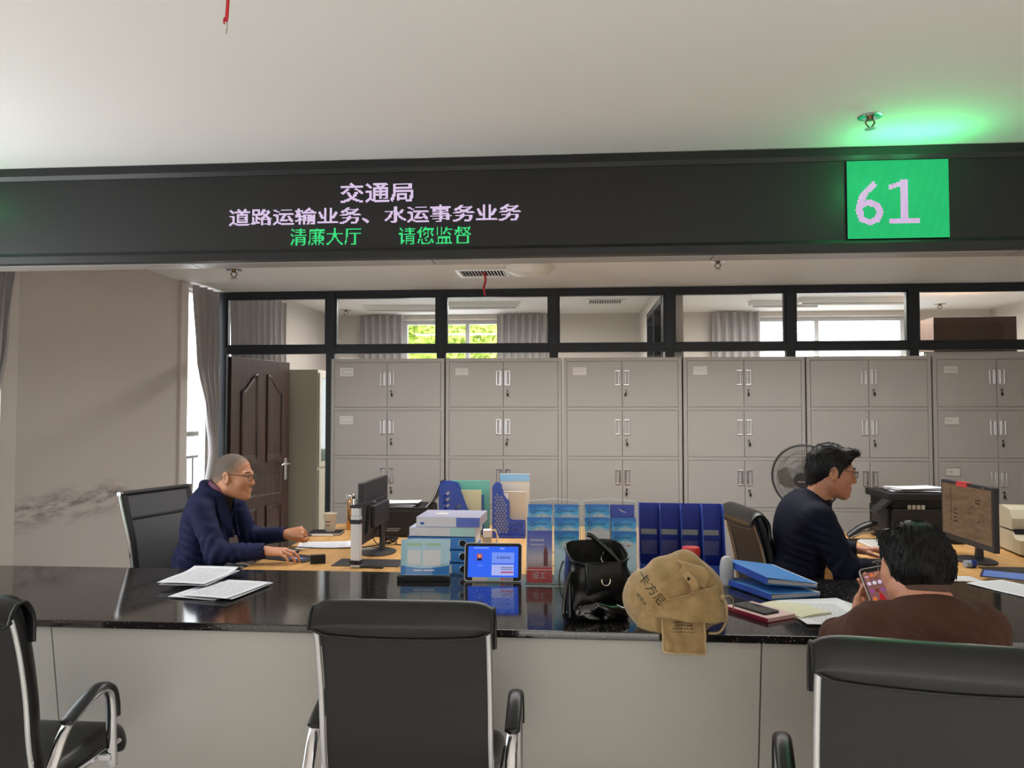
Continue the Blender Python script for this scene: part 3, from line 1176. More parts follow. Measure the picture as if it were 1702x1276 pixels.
make_mesh_chair((-2.19, 4.06, 0), R(-105))

# ================================================================== PAPERS
mprint = mat('printed_paper', (224, 224, 230), 0.7)
nt = mprint.node_tree
tc = nt.nodes.new('ShaderNodeTexCoord')
sp = nt.nodes.new('ShaderNodeSeparateXYZ'); nt.links.new(tc.outputs['Object'], sp.inputs[0])


def mth(op, a, bb=None, clamp=False):
    n = nt.nodes.new('ShaderNodeMath'); n.operation = op
    for i, v in enumerate((a, bb)):
        if v is None:
            continue
        if isinstance(v, (int, float)):
            n.inputs[i].default_value = v
        else:
            nt.links.new(v, n.inputs[i])
    return n.outputs[0]


ln = mth('FRACT', mth('MULTIPLY', sp.outputs[1], 95.0))
on = mth('LESS_THAN', ln, 0.42)
cb = nt.nodes.new('ShaderNodeCombineXYZ')
nt.links.new(mth('MULTIPLY', sp.outputs[0], 160.0), cb.inputs[0])
nt.links.new(mth('FLOOR', mth('MULTIPLY', sp.outputs[1], 95.0)), cb.inputs[1])
nz = nt.nodes.new('ShaderNodeTexNoise'); nz.inputs['Scale'].default_value = 1.0; nz.inputs['Detail'].default_value = 2
nt.links.new(cb.outputs[0], nz.inputs['Vector'])
word = mth('GREATER_THAN', nz.outputs['Fac'], 0.46)
inx = mth('LESS_THAN', mth('ABSOLUTE', sp.outputs[0]), 0.085)
iny = mth('LESS_THAN', mth('ABSOLUTE', sp.outputs[1]), 0.125)
fac = mth('MULTIPLY', mth('MULTIPLY', on, word), mth('MULTIPLY', inx, iny))
fac = mth('MULTIPLY', fac, 0.55)
mx = nt.nodes.new('ShaderNodeMix'); mx.data_type = 'RGBA'
mx.inputs['A'].default_value = lin((224, 224, 230)); mx.inputs['B'].default_value = lin((70, 70, 80))
nt.links.new(fac, mx.inputs['Factor']); nt.links.new(mx.outputs['Result'], nt.nodes['Principled BSDF'].inputs['Base Color'])
M['print'] = mprint


def sheet_thing(name, label, cat, c, rz, w=.21, h=.297, z=CT, wave=.003, curl=0.0, m=None, group=None, seed=0, th=.0012):
    """paper lying flat: gentle waviness, optional curl of the far end; origin at its middle"""
    rnd = random.Random(seed + 11)
    ph = [rnd.uniform(0, 6.28) for _ in range(4)]
    g = []
    for i in range(13):
        row = []
        for j in range(17):
            x, y = -w / 2 + w * i / 12, -h / 2 + h * j / 16
            zz = wave * (1 + .5 * math.sin(x * 19 + ph[0]) + .5 * math.sin(y * 15 + ph[1] + x * 6))
            t = max(0, (y / h + .5) - .6) / .4
            zz += curl * t * t
            row.append((x, y, zz + th))
        g.append(row)
    b = MB(); b.sheet(g, th=th)
    o = b.build(name, m or M['print'], None, smooth=60, loc=(c[0], c[1], z), rot=(0, 0, rz))
    return tag(o, label, cat, group)


def px_sheet(name, label, cat, pA, pB, pc, z=CT, **kw):
    """pA -> pB is the direction of the sheet's long side as seen on the table, pc its middle"""
    a, b_, c = at_z(*pA, z), at_z(*pB, z), at_z(*pc, z)
    d = b_ - a
    return sheet_thing(name, label, cat, c, math.atan2(-d.x, d.y), z=z, **kw)


GP = 'loose documents on the counter by the scuffed wall'
px_sheet('document_sheet', 'printed sheet lying lowest under the papers on the dark counter', 'paper', (300, 988), (385, 957), (355, 982), z=CT, group=GP, seed=1)
px_sheet('document_sheet', 'printed sheet whose corner points toward the chair back, nearer the counter edge', 'paper', (350, 1001), (440, 966), (384, 980), z=CT + .005, group=GP, seed=2, wave=.002)
px_sheet('document_sheet', 'white printed sheet curling at its corner, topmost of the nearer papers', 'paper', (345, 1000), (446, 964), (378, 979), z=CT + .010, group=GP, seed=3, wave=.002)
px_sheet('document_sheet', 'stapled printed sheet under the upper paper nearest the mesh chair', 'paper', (268, 972), (345, 942), (334, 960), z=CT + .017, group=GP, seed=4, wave=.002)
px_sheet('document_sheet', 'upper white printed sheet with raised corner nearest the mesh chair', 'paper', (262, 970), (337, 941), (331, 958), z=CT + .023, group=GP, seed=5, curl=.012)

# ---- man one's desk
px_sheet('document_sheet', 'white document beside the fist on the wooden desk', 'paper', (497, 908), (585, 906), (540, 906), z=DT, w=.20, h=.30, seed=6)
# mouse pad with a galaxy picture on a white board
c = at_z(484, 927, DT)
pdr = thing('mouse_pad', 'dark mouse pad with a glowing galaxy picture under the hand', 'mouse pad', (c.x, c.y, DT), R(-18))
b = MB(); b.bx(-.15, .15, -.085, .085, .0, .004, .0015); b.build('pad', M['matte_black'], pdr)
gal = mat('galaxy_print', (30, 34, 52), 0.5)
nt = gal.node_tree
tc = nt.nodes.new('ShaderNodeTexCoord'); mp = nt.nodes.new('ShaderNodeMapping'); mp.inputs['Scale'].default_value = (14, 30, 1); mp.inputs['Location'].default_value = (-.6, .3, 0)
nt.links.new(tc.outputs['Object'], mp.inputs[0])
gr = nt.nodes.new('ShaderNodeTexGradient'); gr.gradient_type = 'SPHERICAL'; nt.links.new(mp.outputs[0], gr.inputs[0])
cr = nt.nodes.new('ShaderNodeValToRGB'); cr.color_ramp.elements[0].color = lin((24, 26, 36)); cr.color_ramp.elements[1].color = lin((225, 232, 255))
e_ = cr.color_ramp.elements.new(.35); e_.color = lin((70, 90, 150))
nt.links.new(gr.outputs[0], cr.inputs[0]); nt.links.new(cr.outputs[0], nt.nodes['Principled BSDF'].inputs['Base Color'])
b = MB(); b.bx(-.145, .145, -.08, .08, .004, .0045); b.build('picture', gal, pdr, smooth=0)
c = at_z(522, 936, DT)
o = MB().box((0, 0, .022), (.075, .03, .044), .003).build('memo_box', M['matte_black'], None, loc=(c.x + .02, c.y, DT), rot=(0, 0, R(20)))
tag(o, 'small black box standing at the desk edge under the mouse pad', 'box')
# mouse under the hand
c = at_z(482, 915, DT + .02)
o = MB().sphere((0, 0, .0), 1, n=12, sc=(.058, .032, .018)).build('computer_mouse', M['black_plastic'], None, loc=(c.x, c.y, DT + .018), rot=(0, 0, R(-15)))
tag(o, 'black computer mouse under the hand on the galaxy mouse pad', 'mouse')
# note book and paper cup
c = at_z(543, 887, DT)
nb = thing('notebook', 'black notebook under the paper cup', 'notebook', (c.x, c.y, DT), R(5))
b = MB(); b.bx(-.10, .10, -.07, .07, .014, .017, .001); b.bx(-.10, .10, -.07, .07, 0, .003, .001); b.bx(-.10, -.094, -.07, .07, 0, .017, .001); b.build('cover', M['matte_black'], nb)
b = MB(); b.bx(-.094, .096, -.067, .067, .003, .014); b.build('pages', M['paper'], nb, smooth=0)
o = MB().cyl((0, 0, 0), (.13, 0, 0), .005).build('pen', M['white_plastic'], None, loc=(c.x - .06, c.y - .10, DT + .006), rot=(0, 0, R(3)))
tag(o, 'white pen in front of the black notebook', 'pen')
cup = thing('paper_cup', 'white paper cup with small brown print on the black notebook', 'cup', (c.x + .02, c.y + .005, DT + .017))
b = MB(); b.lathe([(.029, 0), (.030, .003), (.0405, .108), (.0425, .110), (.0425, .114), (.0395, .114), (.028, .006)], n=32)
b.build('cup_body', mat('cup_paper', (222, 210, 190), 0.6), cup)
b = MB()
for k in range(5):
    for w_, z_ in ((1.0, .062), (.5, .040)):
        a = R(-115 + k * 10)
        rr = .0305 + z_ / .108 * .0105
        b.box((0, 0, 0), (.004 * w_ + .002, .0012, .008), 0, Matrix.Translation((math.cos(a) * rr, math.sin(a) * rr, z_)) @ Matrix.Rotation(a + R(90), 4, 'Z'))
b.build('cup_print', mat('cup_print', (140, 95, 70), 0.7), cup, smooth=0)
# thermos
c = at_z(584, 880, DT)
th_ = thing('thermos_flask', 'gold steel thermos flask with silver lid behind the monitor', 'thermos', (c.x, c.y, DT))
b = MB(); b.lathe([(.030, 0), (.033, .004), (.0335, .18), (.031, .192), (.029, .197)], n=32); b.build('flask_body', mat('gold_steel', (196, 158, 118), 0.25, metal=1.0), th_)
b = MB(); b.lathe([(.030, .198), (.032, .201), (.032, .206), (.033, .208), (.033, .228), (.030, .233)], n=32); b.build('lid', M['chrome'], th_)


# ---- monitors
def monitor(label, loc, rz, screen_m, w=.53, h=.315, zlow=.085, tape=False, buttons=True):
    r = thing('computer_monitor', label, 'monitor', loc, rz)
    b = MB()
    b.bx(-w / 2, w / 2, -.012, .016, zlow, zlow + h, .004)
    b.prism([(-w * .42, zlow + .05), (w * .42, zlow + .05), (w * .34, zlow + h * .66), (-w * .34, zlow + h * .66)], .014, .03)
    b.bx(-w * .30, w * .30, .016, .055, zlow + .07, zlow + h * .60, .012)
    b.build('casing', M['dark_plastic'], r)
    b = MB(); b.bx(-w / 2 + .018, w / 2 - .018, -.0135, -.0115, zlow + .030, zlow + h - .016); s = b.build('screen', screen_m, r, smooth=0)
    b = MB(); b.tube([(0, .050, .006), (0, .052, .08), (0, .045, .20)], [.034, .028, .022], flat=(.5, 1.1), up=(0, 1, 0)); b.build('stand_neck', M['dark_plastic'], r)
    b = MB(); b.lathe([(.115, 0), (.118, .006), (.10, .013), (.03, .02)], n=36, mtx=Matrix.Diagonal((1.05, .82, 1, 1))); b.build('stand_base', M['dark_plastic'], r, loc=(0, .03, 0))
    if tape:
        b = MB(); b.bx(-.09, .02, -.0145, -.0122, zlow + h - .022, zlow + h + .002); b.bx(-.09, .02, -.0145, .012, zlow + h, zlow + h + .003); t = b.build('tape', mat('red_tape', (196, 58, 62), 0.5), r, smooth=0)
        t['label'] = 'strip of red tape'
        b = MB(); b.bx(w / 2 - .10, w / 2 - .085, -.0145, -.012, zlow + h - .013, zlow + h - .007); b.build('badge', M['satin_steel'], r, smooth=0)
    return r, s


scr_off = mat('screen_dark', (16, 17, 20), 0.2)
mo1, _ = monitor('black monitor seen from behind next to the document camera', (-1.095, 4.17, DT), R(-90), scr_off)
# lit browser page on monitor two
mscr = bpy.data.materials.new('lit_screen_page'); mscr.use_nodes = True
nt = mscr.node_tree; nt.nodes.remove(nt.nodes['Principled BSDF'])
em = nt.nodes.new('ShaderNodeEmission'); em.inputs[1].default_value = 1.0
tc = nt.nodes.new('ShaderNodeTexCoord'); nz = nt.nodes.new('ShaderNodeTexNoise'); nz.inputs['Scale'].default_value = 22
mp = nt.nodes.new('ShaderNodeMapping'); mp.inputs['Scale'].default_value = (.6, 1, 2.4)
nt.links.new(tc.outputs['Object'], mp.inputs[0]); nt.links.new(mp.outputs[0], nz.inputs['Vector'])
cr = nt.nodes.new('ShaderNodeValToRGB'); cr.color_ramp.elements[0].position = .3; cr.color_ramp.elements[0].color = lin((98, 78, 60)); cr.color_ramp.elements[1].position = .62; cr.color_ramp.elements[1].color = lin((116, 93, 72))
nt.links.new(nz.outputs['Fac'], cr.inputs[0]); nt.links.new(cr.outputs[0], em.inputs[0]); nt.links.new(em.outputs[0], nt.nodes['Material Output'].inputs[0])
mo2, s2 = monitor('black monitor with a lit brownish page and red tape on its top edge', (2.035, 4.17, DT), R(-90), mscr, tape=True)
b = MB()
# page items: a dark side bar and a few text rows (local: screen looks to -y)
b.bx(-.155, -.150, -.0140, -.0136, .19, .36)
for (x, z, w_) in ((.10, .32, .05), (.10, .305, .05), (.06, .285, .012), (.12, .215, .02), (-.12, .25, .03), (-.12, .23, .04), (-.12, .21, .03), (-.12, .19, .035)):
    b.bx(x, x + w_, -.0140, -.0136, z, z + .006)
b.build('page_content', emit('page_dark', (52, 42, 34), 1.0), s2, smooth=0)

# ---- document camera on its pole, desk mat under it
c = at_z(615, 937, DT)
o = MB().bx(-.17, .17, -.10, .08, 0, .004, .001).build('desk_mat', M['dark_plastic'], None, loc=(c.x - .01, c.y + .03, DT))
tag(o, 'black scanning mat under the document camera', 'mat')
c = at_z(592, 943, DT)
dc = thing('document_camera', 'document camera on a white square pole behind the counter', 'document camera', (c.x, c.y, DT + .004), R(-6))
b = MB(); b.bx(-.023, .023, -.018, .018, 0, .250, .003); b.bx(-.021, .021, -.016, .016, .250, .292, .003); b.build('pole', mat('pole_aluminium', (214, 213, 214), 0.35, metal=.2), dc)
b = MB(); b.bx(-.027, .027, -.022, .022, .012, .034, .003); b.cyl((-.004, -.022, .023), (-.004, -.03, .023), .009); b.bx(-.025, .14, -.01, .01, 0, .006); b.build('base_clamp', M['black_plastic'], dc)
b = MB(); b.bx(-.026, .026, -.021, .021, .212, .233, .002); b.build('collar', M['black_plastic'], dc)
b = MB(); b.bx(-.027, .026, -.021, .021, .290, .304, .003)
b.prism([(-.02, .304), (.09, .326), (.10, .320), (.03, .292)], -.018, .018); b.build('camera_arm', M['dark_plastic'], dc)
b = MB(); b.cyl((-.008, 0, .304), (-.008, 0, .334), .013); b.build('hinge_post', M['satin_steel'], dc)
b = MB(); b.cyl((.085, 0, .320), (.085, 0, .309), .010); b.build('lens', M['black_plastic'], dc)

# cables: a coil and leads on the desk behind the sign
c = at_z(648, 905, DT)
b = MB()
rnd = random.Random(3)
pts = []
for k in range(70):
    a = k * .55
    rr = .034 + .012 * math.sin(k * .9)
    pts.append((c.x + rr * math.cos(a), c.y + .7 * rr * math.sin(a), DT + .006 + .030 * abs(math.sin(k * .37)) + .001 * k * .2))
b.tube(smooth_path(pts, 3), .0032, n=6)
b.tube(smooth_path([(c.x + .03, c.y, DT + .005), (c.x + .12, c.y - .06, DT + .006), (c.x + .22, c.y - .04, DT + .005)], 6), .003, n=6)
b.tube(smooth_path([(c.x - .03, c.y, DT + .005), (c.x - .14, c.y - .13, DT + .005), (c.x - .34, c.y - .17, DT + .005), (c.x - .55, c.y - .13, DT + .005)], 6), .003, n=6)
b.tube(smooth_path([(c.x, c.y + .01, DT + .01), (c.x - .08, c.y - .01, DT + .012), (c.x - .12, c.y + .03, DT + .12), (c.x - .10, c.y + .06, DT + .2)], 6), .003, n=6)
tag(b.build('cable_coil', M['matte_black'], None), 'tangled black cable coil on the desk behind the blue sign', 'cable')
c = at_z(612, 918, DT)
o = MB().bx(-.055, .055, -.02, .02, 0, .022, .004).build('power_adapter', mat('grey_plastic', (150, 147, 146), 0.5), None, loc=(c.x, c.y, DT), rot=(0, 0, R(4)))
tag(o, 'grey power adapter block beside the cable coil', 'adapter')

# ---- black printer with papers
c = at_z(660, 893, DT)
pr = thing('desktop_printer', 'wide black printer with white papers on top, behind the monitor', 'printer', (c.x, c.y, DT), R(0))
b = MB(); b.bx(-.20, .19, 0, .34, 0.012, .165, .008); b.prism([(-.20, .165), (.19, .165), (.18, .18), (-.19, .18)], .005, .33)
b.build('printer_body', M['matte_black'], pr)
b = MB(); b.bx(-.17, .17, .02, .32, 0, .014); b.build('feet_plinth', M['black_plastic'], pr, smooth=0)
b = MB(); g = []
for i in range(5):
    y = .06 + .24 * i / 4
    g.append([(.13 + .125 * (t / 10) ** .9, y, .165 + .17 * (t / 10) ** 1.9) for t in range(11)])
b.sheet(g, th=.008); b.build('paper_support', M['black_plastic'], pr)
b = MB(); b.tube([(p[0] - .002, p[1], p[2]) for p in g[0]], .0035, n=6); o = b.build('support_edge', M['white_plastic'], pr); o['label'] = 'pale edge of the paper support'
b = MB()
for k, (w_, z_) in enumerate(((.09, .050), (.08, .038))):
    b.bx(-.07, -.07 + w_, -.001, .001, z_, z_ + .007)
b.build('printed_label', mat('label_grey', (120, 120, 122), 0.6), pr, smooth=0)
cz = DT + .18
for k in range(3):
    sheet_thing('document_sheet', ['topmost white sheet on the wide black printer', 'middle white sheet on the wide black printer', 'lowest white sheet on the wide black printer'][2 - k], 'paper', (c.x - .05 + .010 * k, c.y + .16, 0), R(86 + 4 * k), w=.20, h=.28, z=cz + .008 * k, wave=.003, curl=.004, m=M['paper'], seed=20 + k, group='papers on the wide black printer')

# ================================================================== BLUE FILES
mblue = mat('holder_blue', (50, 80, 176), 0.4)
mblue_d = mat('organizer_blue', (22, 52, 160), 0.38)
mblue_l = mat('binder_blue', (66, 132, 205), 0.4)


def holed_plate(outline, holes, d0, d1):
    """a flat plate in the local x-z plane with round or slanted holes cut clean through; built with a grid fill"""
    bm_ = bmesh.new()
    loops = [outline] + holes
    es = []
    for lp in loops:
        vs = [bm_.verts.new((p[0], 0, p[1])) for p in lp]
        es += [bm_.edges.new((vs[i], vs[(i + 1) % len(vs)])) for i in range(len(vs))]
    bmesh.ops.triangle_fill(bm_, use_beauty=True, use_dissolve=False, edges=es)
    ext = bmesh.ops.extrude_face_region(bm_, geom=bm_.faces[:])
    for v in [e for e in ext['geom'] if isinstance(e, bmesh.types.BMVert)]:
        v.co.y = d1
    for v in bm_.verts:
        if abs(v.co.y) < 1e-9:
            v.co.y = d0
    return bm_


def magazine_holder(label, loc, rz, honey, w=.25, depth=.17, h=.30, n=3):
    """rack of n side panels, tall at the spine and cut away at the open end; local x: open end to the +x side"""
    r = thing('file_holder', label, 'file holder', loc, rz)
    if honey:
        prof = [(0, 0), (w, 0), (w, .104), (w * .62, .104), (w * .52, .112), (w * .51, .22), (w * .27, .29), (w * .25, h - .006), (w * .2, h), (0.012, h), (0, h - .012)]
    else:
        prof = [(0, 0), (w, 0), (w, .06), (w * .9, .07), (w * .66, .19), (w * .56, .26), (w * .44, h - .008), (w * .36, h), (.012, h), (0, h - .012)]
    holes = []
    if honey:
        for j in range(16):
            for i in range(11):
                x, z = .020 + i * .0180 + (.009 if j % 2 else 0), .022 + j * .0162
                ok = x < w - .014 and (z < .090 or (x < w * .51 - .014 and z < .27 and not (z > .20 and x > w * .47 - (z - .20) * .75)))
                if ok:
                    holes.append([(x + .0070 * math.cos(a * math.pi / 4), z + .0070 * math.sin(a * math.pi / 4)) for a in range(8)])
    else:
        for j in range(6):
            for i in range(2):
                x, z = .028 + i * .065, .055 + j * .038 - i * .006
                if x < w * (.60 - .38 * (z / h)):
                    holes.append([(x, z), (x + .012, z), (x + .040, z + .030), (x + .040, z + .040), (x + .028, z + .040), (x, z + .012)])
    for k in range(n):
        b = MB(); b.bm(holed_plate(prof, holes if k == 0 else holes, k * depth / (n - 1), k * depth / (n - 1) + .004))
        b.build('side_panel', mblue, r, smooth=0)
    if honey:
        b = MB(); b.bx(.006, w * .48, .008, .012, .03, .27); b.build('paper_inside', M['paper'], r, smooth=0)
    b = MB(); b.bx(0, w, 0, depth, 0, .004); b.bx(0, .004, 0, depth, 0, h - .012); b.bx(w - .004, w, 0, depth, 0, .05); b.build('tray', mblue, r, smooth=0)
    return r


cA = at_z(731, 893, DT)
hA = magazine_holder('blue file holder with slanted slots holding the teal folder', (cA.x, cA.y - .04, DT), R(4), False, h=.335, n=4)
# documents in it: each rests in the holder, so each is its own thing
def board_thing(name, label, cat, x, y, z, w, t, h, col, rz=0.0, tilt=0.0, m=None, group=None):
    b = MB(); b.bx(0, w, 0, t, 0, h, .0015)
    o = b.build(name, m or mat(name + '_cover', col, 0.45), None, loc=(x, y, z), rot=(tilt, 0, rz))
    return tag(o, label, cat, group)


board_thing('folder', 'teal folder standing tall in the slotted file holder', 'folder', cA.x + .06, cA.y + .095, DT + .006, .235, .006, .335, (112, 188, 168), R(4))
board_thing('booklet', 'cream and yellow booklet leaning in front of the teal folder', 'booklet', cA.x + .10, cA.y + .045, DT + .006, .150, .004, .280, (206, 208, 172), R(4))
board_thing('booklet', 'narrow dark blue booklet beside the cream and yellow one', 'booklet', cA.x + .215, cA.y + .06, DT + .006, .05, .006, .25, (40, 96, 150), R(4))
cB = at_z(819, 893, DT)
hB = magazine_holder('blue honeycomb file holder stuffed with beige papers', (cB.x, cB.y - .03, DT), R(2), True, w=.20, h=.325, n=4)
board_thing('document_folder', 'tall white folder with a light blue band in the honeycomb holder', 'folder', cB.x + .035, cB.y + .10, DT + .006, .185, .012, .375, (214, 206, 196), R(1))
o = bpy.data.objects['document_folder']
b = MB(); b.bx(.001, .184, -.001, .013, .33, .374); b.build('blue_band', mat('band_blue', (140, 190, 226), 0.5), o, smooth=0)
board_thing('file_pouch', 'plain beige file pouch nearest the open end of the honeycomb holder', 'pouch', cB.x + .06, cB.y + .035, DT + .045, .145, .018, .232, (200, 190, 172), R(2))

# hole punch between the binders and the holder
c = at_z(820, 897, DT)
hp = thing('tape_dispenser', 'grey metal desk tool with a white top between the binders and the honeycomb holder', 'desk tool', (c.x + .0, c.y - .35, DT), R(10))
b = MB(); b.bx(-.025, .025, -.03, .03, 0, .075, .006); b.build('body', M['satin_steel'], hp)
b = MB(); b.bx(-.02, .024, -.028, .028, .075, .115, .003); b.build('paper_block', M['paper'], hp)
b = MB(); b.tube(smooth_path([(.026, 0, .02), (.05, 0, .03), (.06, 0, .07), (.05, 0, .11), (.026, 0, .115)], 4), .006, n=8); b.build('lever', M['chrome'], hp)

# ---- binders lying in a stack
Y0 = 3.61
X0, X1 = at_y(678, 920, Y0).x, at_y(793, 920, Y0).x


def lying_binder(label, z, x0, dx, m):
    r = thing('lever_arch_binder', label, 'binder', (x0, Y0, z), 0, 'blue binders stacked behind the tablet')
    w, d, h = .318, .28, .060
    b = MB(); b.bx(0, w, 0, d, 0, .0025); b.bx(0, w, 0, d, h - .0025, h)
    ring = [(.262 + .0155 * math.cos(a * math.pi / 10), .030 + .0155 * math.sin(a * math.pi / 10)) for a in range(20)]
    b.bm(holed_plate([(0, 0), (w, 0), (w, h), (0, h)], [ring], 0, .0025))
    b.build('cover', m, r, smooth=0)
    b = MB(); g = []
    for k in range(20):
        a = k * math.pi / 10
        g.append([(.262 + q * math.cos(a), yy, .030 + q * math.sin(a)) for q, yy in ((.0195, -.001), (.018, -.0025), (.015, -.0025), (.0135, .004))])
    b.sheet(g, closed_u=True); b.build('finger_ring', M['chrome'], r)
    b = MB(); b.cyl((.262, .0015, .030), (.262, .05, .030), .0148, n=20); b.build('hole_shade_plug', M['matte_black'], r)  # solid black plug standing in for the shade inside the hole
    b = MB(); b.bx(.01, w - .005, .09, d - .005, .006, h - .010); b.build('pages', M['paper'], r, smooth=0)
    b = MB(); b.bx(.02, .205, -.0008, .0, .010, .050); b.build('spine_label', M['card'], r, smooth=0)
    return r


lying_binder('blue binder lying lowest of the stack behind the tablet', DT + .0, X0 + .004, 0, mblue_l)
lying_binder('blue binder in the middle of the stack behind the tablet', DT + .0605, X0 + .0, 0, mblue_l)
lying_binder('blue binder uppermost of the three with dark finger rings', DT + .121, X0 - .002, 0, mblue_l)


def file_box(label, z, x0, y0, w, d, h, top, left, right, split):
    r = thing('file_box', label, 'file box', (x0, y0, z), R(-1))
    b = MB(); b.bx(0, w, 0.001, d, 0, h, .001); b.build('box_body', top, r)
    b = MB(); b.bx(.002, w * split, -.0006, .001, .002, h - .002); b.build('spine_label', left, r, smooth=0)
    b = MB(); b.bx(w * split, w - .002, -.0006, .001, .002, h - .002); b.build('spine', right, r, smooth=0)
    return r


z1 = DT + .1815
f1 = file_box('pale file box with a white and mint spine lying under the lilac one', z1, X0 + .005, Y0 + .005, .315, .25, .042, mat('box_pale', (200, 206, 226), 0.4), mat('spine_white', (218, 214, 216), 0.5), mat('spine_mint', (178, 214, 206), 0.5), .62)
f2 = file_box('lilac grey file box lying topmost of the stack', z1 + .0425, X0 + .035, Y0 + .02, .305, .27, .046, mat('box_lilac', (166, 166, 190), 0.35), bpy.data.materials['spine_white'], mat('spine_blue', (96, 112, 190), 0.4), .63)
b = MB(); b.bx(.07, .13, .10, .16, .046, .0465); b.build('sticker', M['card'], f2, smooth=0)
b = MB(); b.bx(.02, .038, -.0012, -.0005, .010, .022); o = b.build('logo_mark', mat('logo_blue', (40, 100, 180), 0.5), f2, smooth=0)

# ---- sign holder: blue poster in acrylic on a black foot
c = at_z(706, 964, CT)
sg = thing('sign_holder', 'acrylic sign holder with a pale blue poster on a black foot', 'sign holder', (c.x, c.y, CT), R(3))
b = MB(); b.bx(-.118, .112, -.03, .035, 0, .022, .003); b.build('foot', M['matte_black'], sg)
TL = Matrix.Translation((0, 0, .022)) @ Matrix.Rotation(R(-9), 4, 'X')
W_, H_ = .215, .155
b = MB(); b.box((0, .002, H_ / 2), (W_, .003, H_), 0, TL); b.build('poster', mat('poster_sky', (170, 214, 230), 0.4), sg, smooth=0)
b = MB()
wave_pts = [(-W_ / 2, .002)] + [(W_ / 2, .002)] + [(W_ / 2 - W_ * k / 12, .042 - .012 * math.sin(math.pi * k / 12)) for k in range(13)]
b.prism(wave_pts, -.0002, .0008, mtx=TL); b.build('poster_band', mat('poster_blue', (36, 128, 206), 0.4), sg, smooth=0)
b = MB()
b.bx(-.078, -.02, -.0002, .0008, .044, .108, mtx=TL); b.bx(-.012, .068, -.0002, .0008, .040, .108, mtx=TL)
b.build('white_field', mat('poster_white', (226, 226, 230), 0.5), sg, smooth=0)
b = MB()
for k in range(9):
    x = -.080 + k * .017
    if k != 4:
        b.bx(x, x + .012, -.0003, .0008, .126, .138, mtx=TL)
b.build('heading', mat('poster_heading', (150, 196, 130), 0.5), sg, smooth=0)
b = MB()
b.bx(-.052, -.014, -.0004, .0006, .018, .024, mtx=TL); b.bx(-.008, .042, -.0004, .0006, .018, .024, mtx=TL)
b.build('footer_text', M['paper'], sg, smooth=0)
b = MB(); b.box((0, -.0015, H_ / 2 + .001), (W_ + .004, .0015, H_ + .004), 0, TL); b.build('acrylic_cover', M['glass'], sg, smooth=0)

# ---- tablet with a rating page
c = at_z(819, 967, CT)
tb = thing('tablet', 'tablet with a bright blue page in a white rim leaning at the binders', 'tablet', (c.x, c.y, CT), R(1.5))
TT = Matrix.Translation((0, 0, .002)) @ Matrix.Rotation(R(-14), 4, 'X')
TW, TH = .252, .165


def round_rect(x0, x1, z0, z1, r, n=5):
    out = []
    for cx, cz, a0 in ((x1 - r, z1 - r, 0), (x0 + r, z1 - r, 90), (x0 + r, z0 + r, 180), (x1 - r, z0 + r, 270)):
        for k in range(n + 1):
            a = R(a0 + 90 * k / n)
            out.append((cx + r * math.cos(a), cz + r * math.sin(a)))
    return out


b = MB(); b.prism(round_rect(-TW / 2, TW / 2, 0, TH, .014), .0, .009, mtx=TT); b.build('tablet_rim', M['white_plastic'], tb, smooth=30)
b = MB(); b.prism(round_rect(-TW / 2 + .003, TW / 2 - .003, .003, TH - .003, .012), -.0008, .001, mtx=TT); b.build('bezel', M['matte_black'], tb, smooth=30)
b = MB(); b.bx(-TW / 2 + .016, TW / 2 - .016, -.0014, -.0006, .018, TH - .015, mtx=TT); sc_ = b.build('screen', emit('tablet_blue', (58, 108, 250), 1.0), tb, smooth=0)
b = MB(); b.bx(-.012 + .006, .092, -.0019, -.0013, .078, .124, mtx=TT); b.build('panel', emit('tablet_pale', (122, 154, 252), 1.0), sc_, smooth=0)
b = MB(); b.bx(-.012 + .006, .090, -.0019, -.0013, .026, .072, mtx=TT); b.build('panel', emit('tablet_lilac', (178, 188, 246), 1.0), sc_, smooth=0)
b = MB(); b.bx(.034, .088, -.0023, -.0018, .036, .043, mtx=TT); b.build('button', emit('tablet_red', (176, 84, 128), 1.0), sc_, smooth=0)
b = MB()
for k in range(7):
    for z in (.050, .058):
        b.bx(.035 + k * .0075, .040 + k * .0075, -.0023, -.0018, z, z + .004, mtx=TT)
for k in range(12):
    b.bx(.0 + k * .0072, .0045 + k * .0072, -.0023, -.0018, .073, .0745, mtx=TT)
b.build('small_text', emit('tablet_ink', (60, 66, 120), 1.0), sc_, smooth=0)
b = MB(); b.bx(-.085, -.02, -.0019, -.0013, .141, .145, mtx=TT); b.bx(.03, .05, -.0019, -.0013, .138, .143, mtx=TT); b.bx(-.066, -.046, -.0019, -.0013, .066, .068, mtx=TT)
b.build('heading', emit('tablet_heading', (150, 178, 255), 1.0), sc_, smooth=0)
# the small portrait: red ground, face, dark suit
b = MB(); b.bx(-.072, -.048, -.0019, -.0013, .088, .118, mtx=TT); pt = b.build('portrait', emit('portrait_red', (190, 90, 88), 1.0), sc_, smooth=0)
b = MB(); b.prism([(-.060 + .0055 * math.cos(a * .63), .107 + .0075 * math.sin(a * .63)) for a in range(10)], -.0023, -.0018, mtx=TT); b.build('portrait_face', emit('portrait_skin', (226, 170, 140), 1.0), sc_, smooth=0)
b = MB(); b.prism([(-.072, .088), (-.048, .088), (-.049, .096), (-.056, .100), (-.064, .100), (-.071, .096)], -.0023, -.0018, mtx=TT); b.build('portrait_suit', emit('portrait_suit', (40, 40, 90), 1.0), sc_, smooth=0)
vs_m = plane_mtx((0, 0, 0), (1, 0, 0), (0, 0, 1))
b = MB()
for k in range(4):
    b.bx(.030 + k * .012, .0395 + k * .012, -.0024, -.0018, .097, .107, mtx=TT)
b.bx(.016, .024, -.0024, -.0018, .097, .107, mtx=TT)
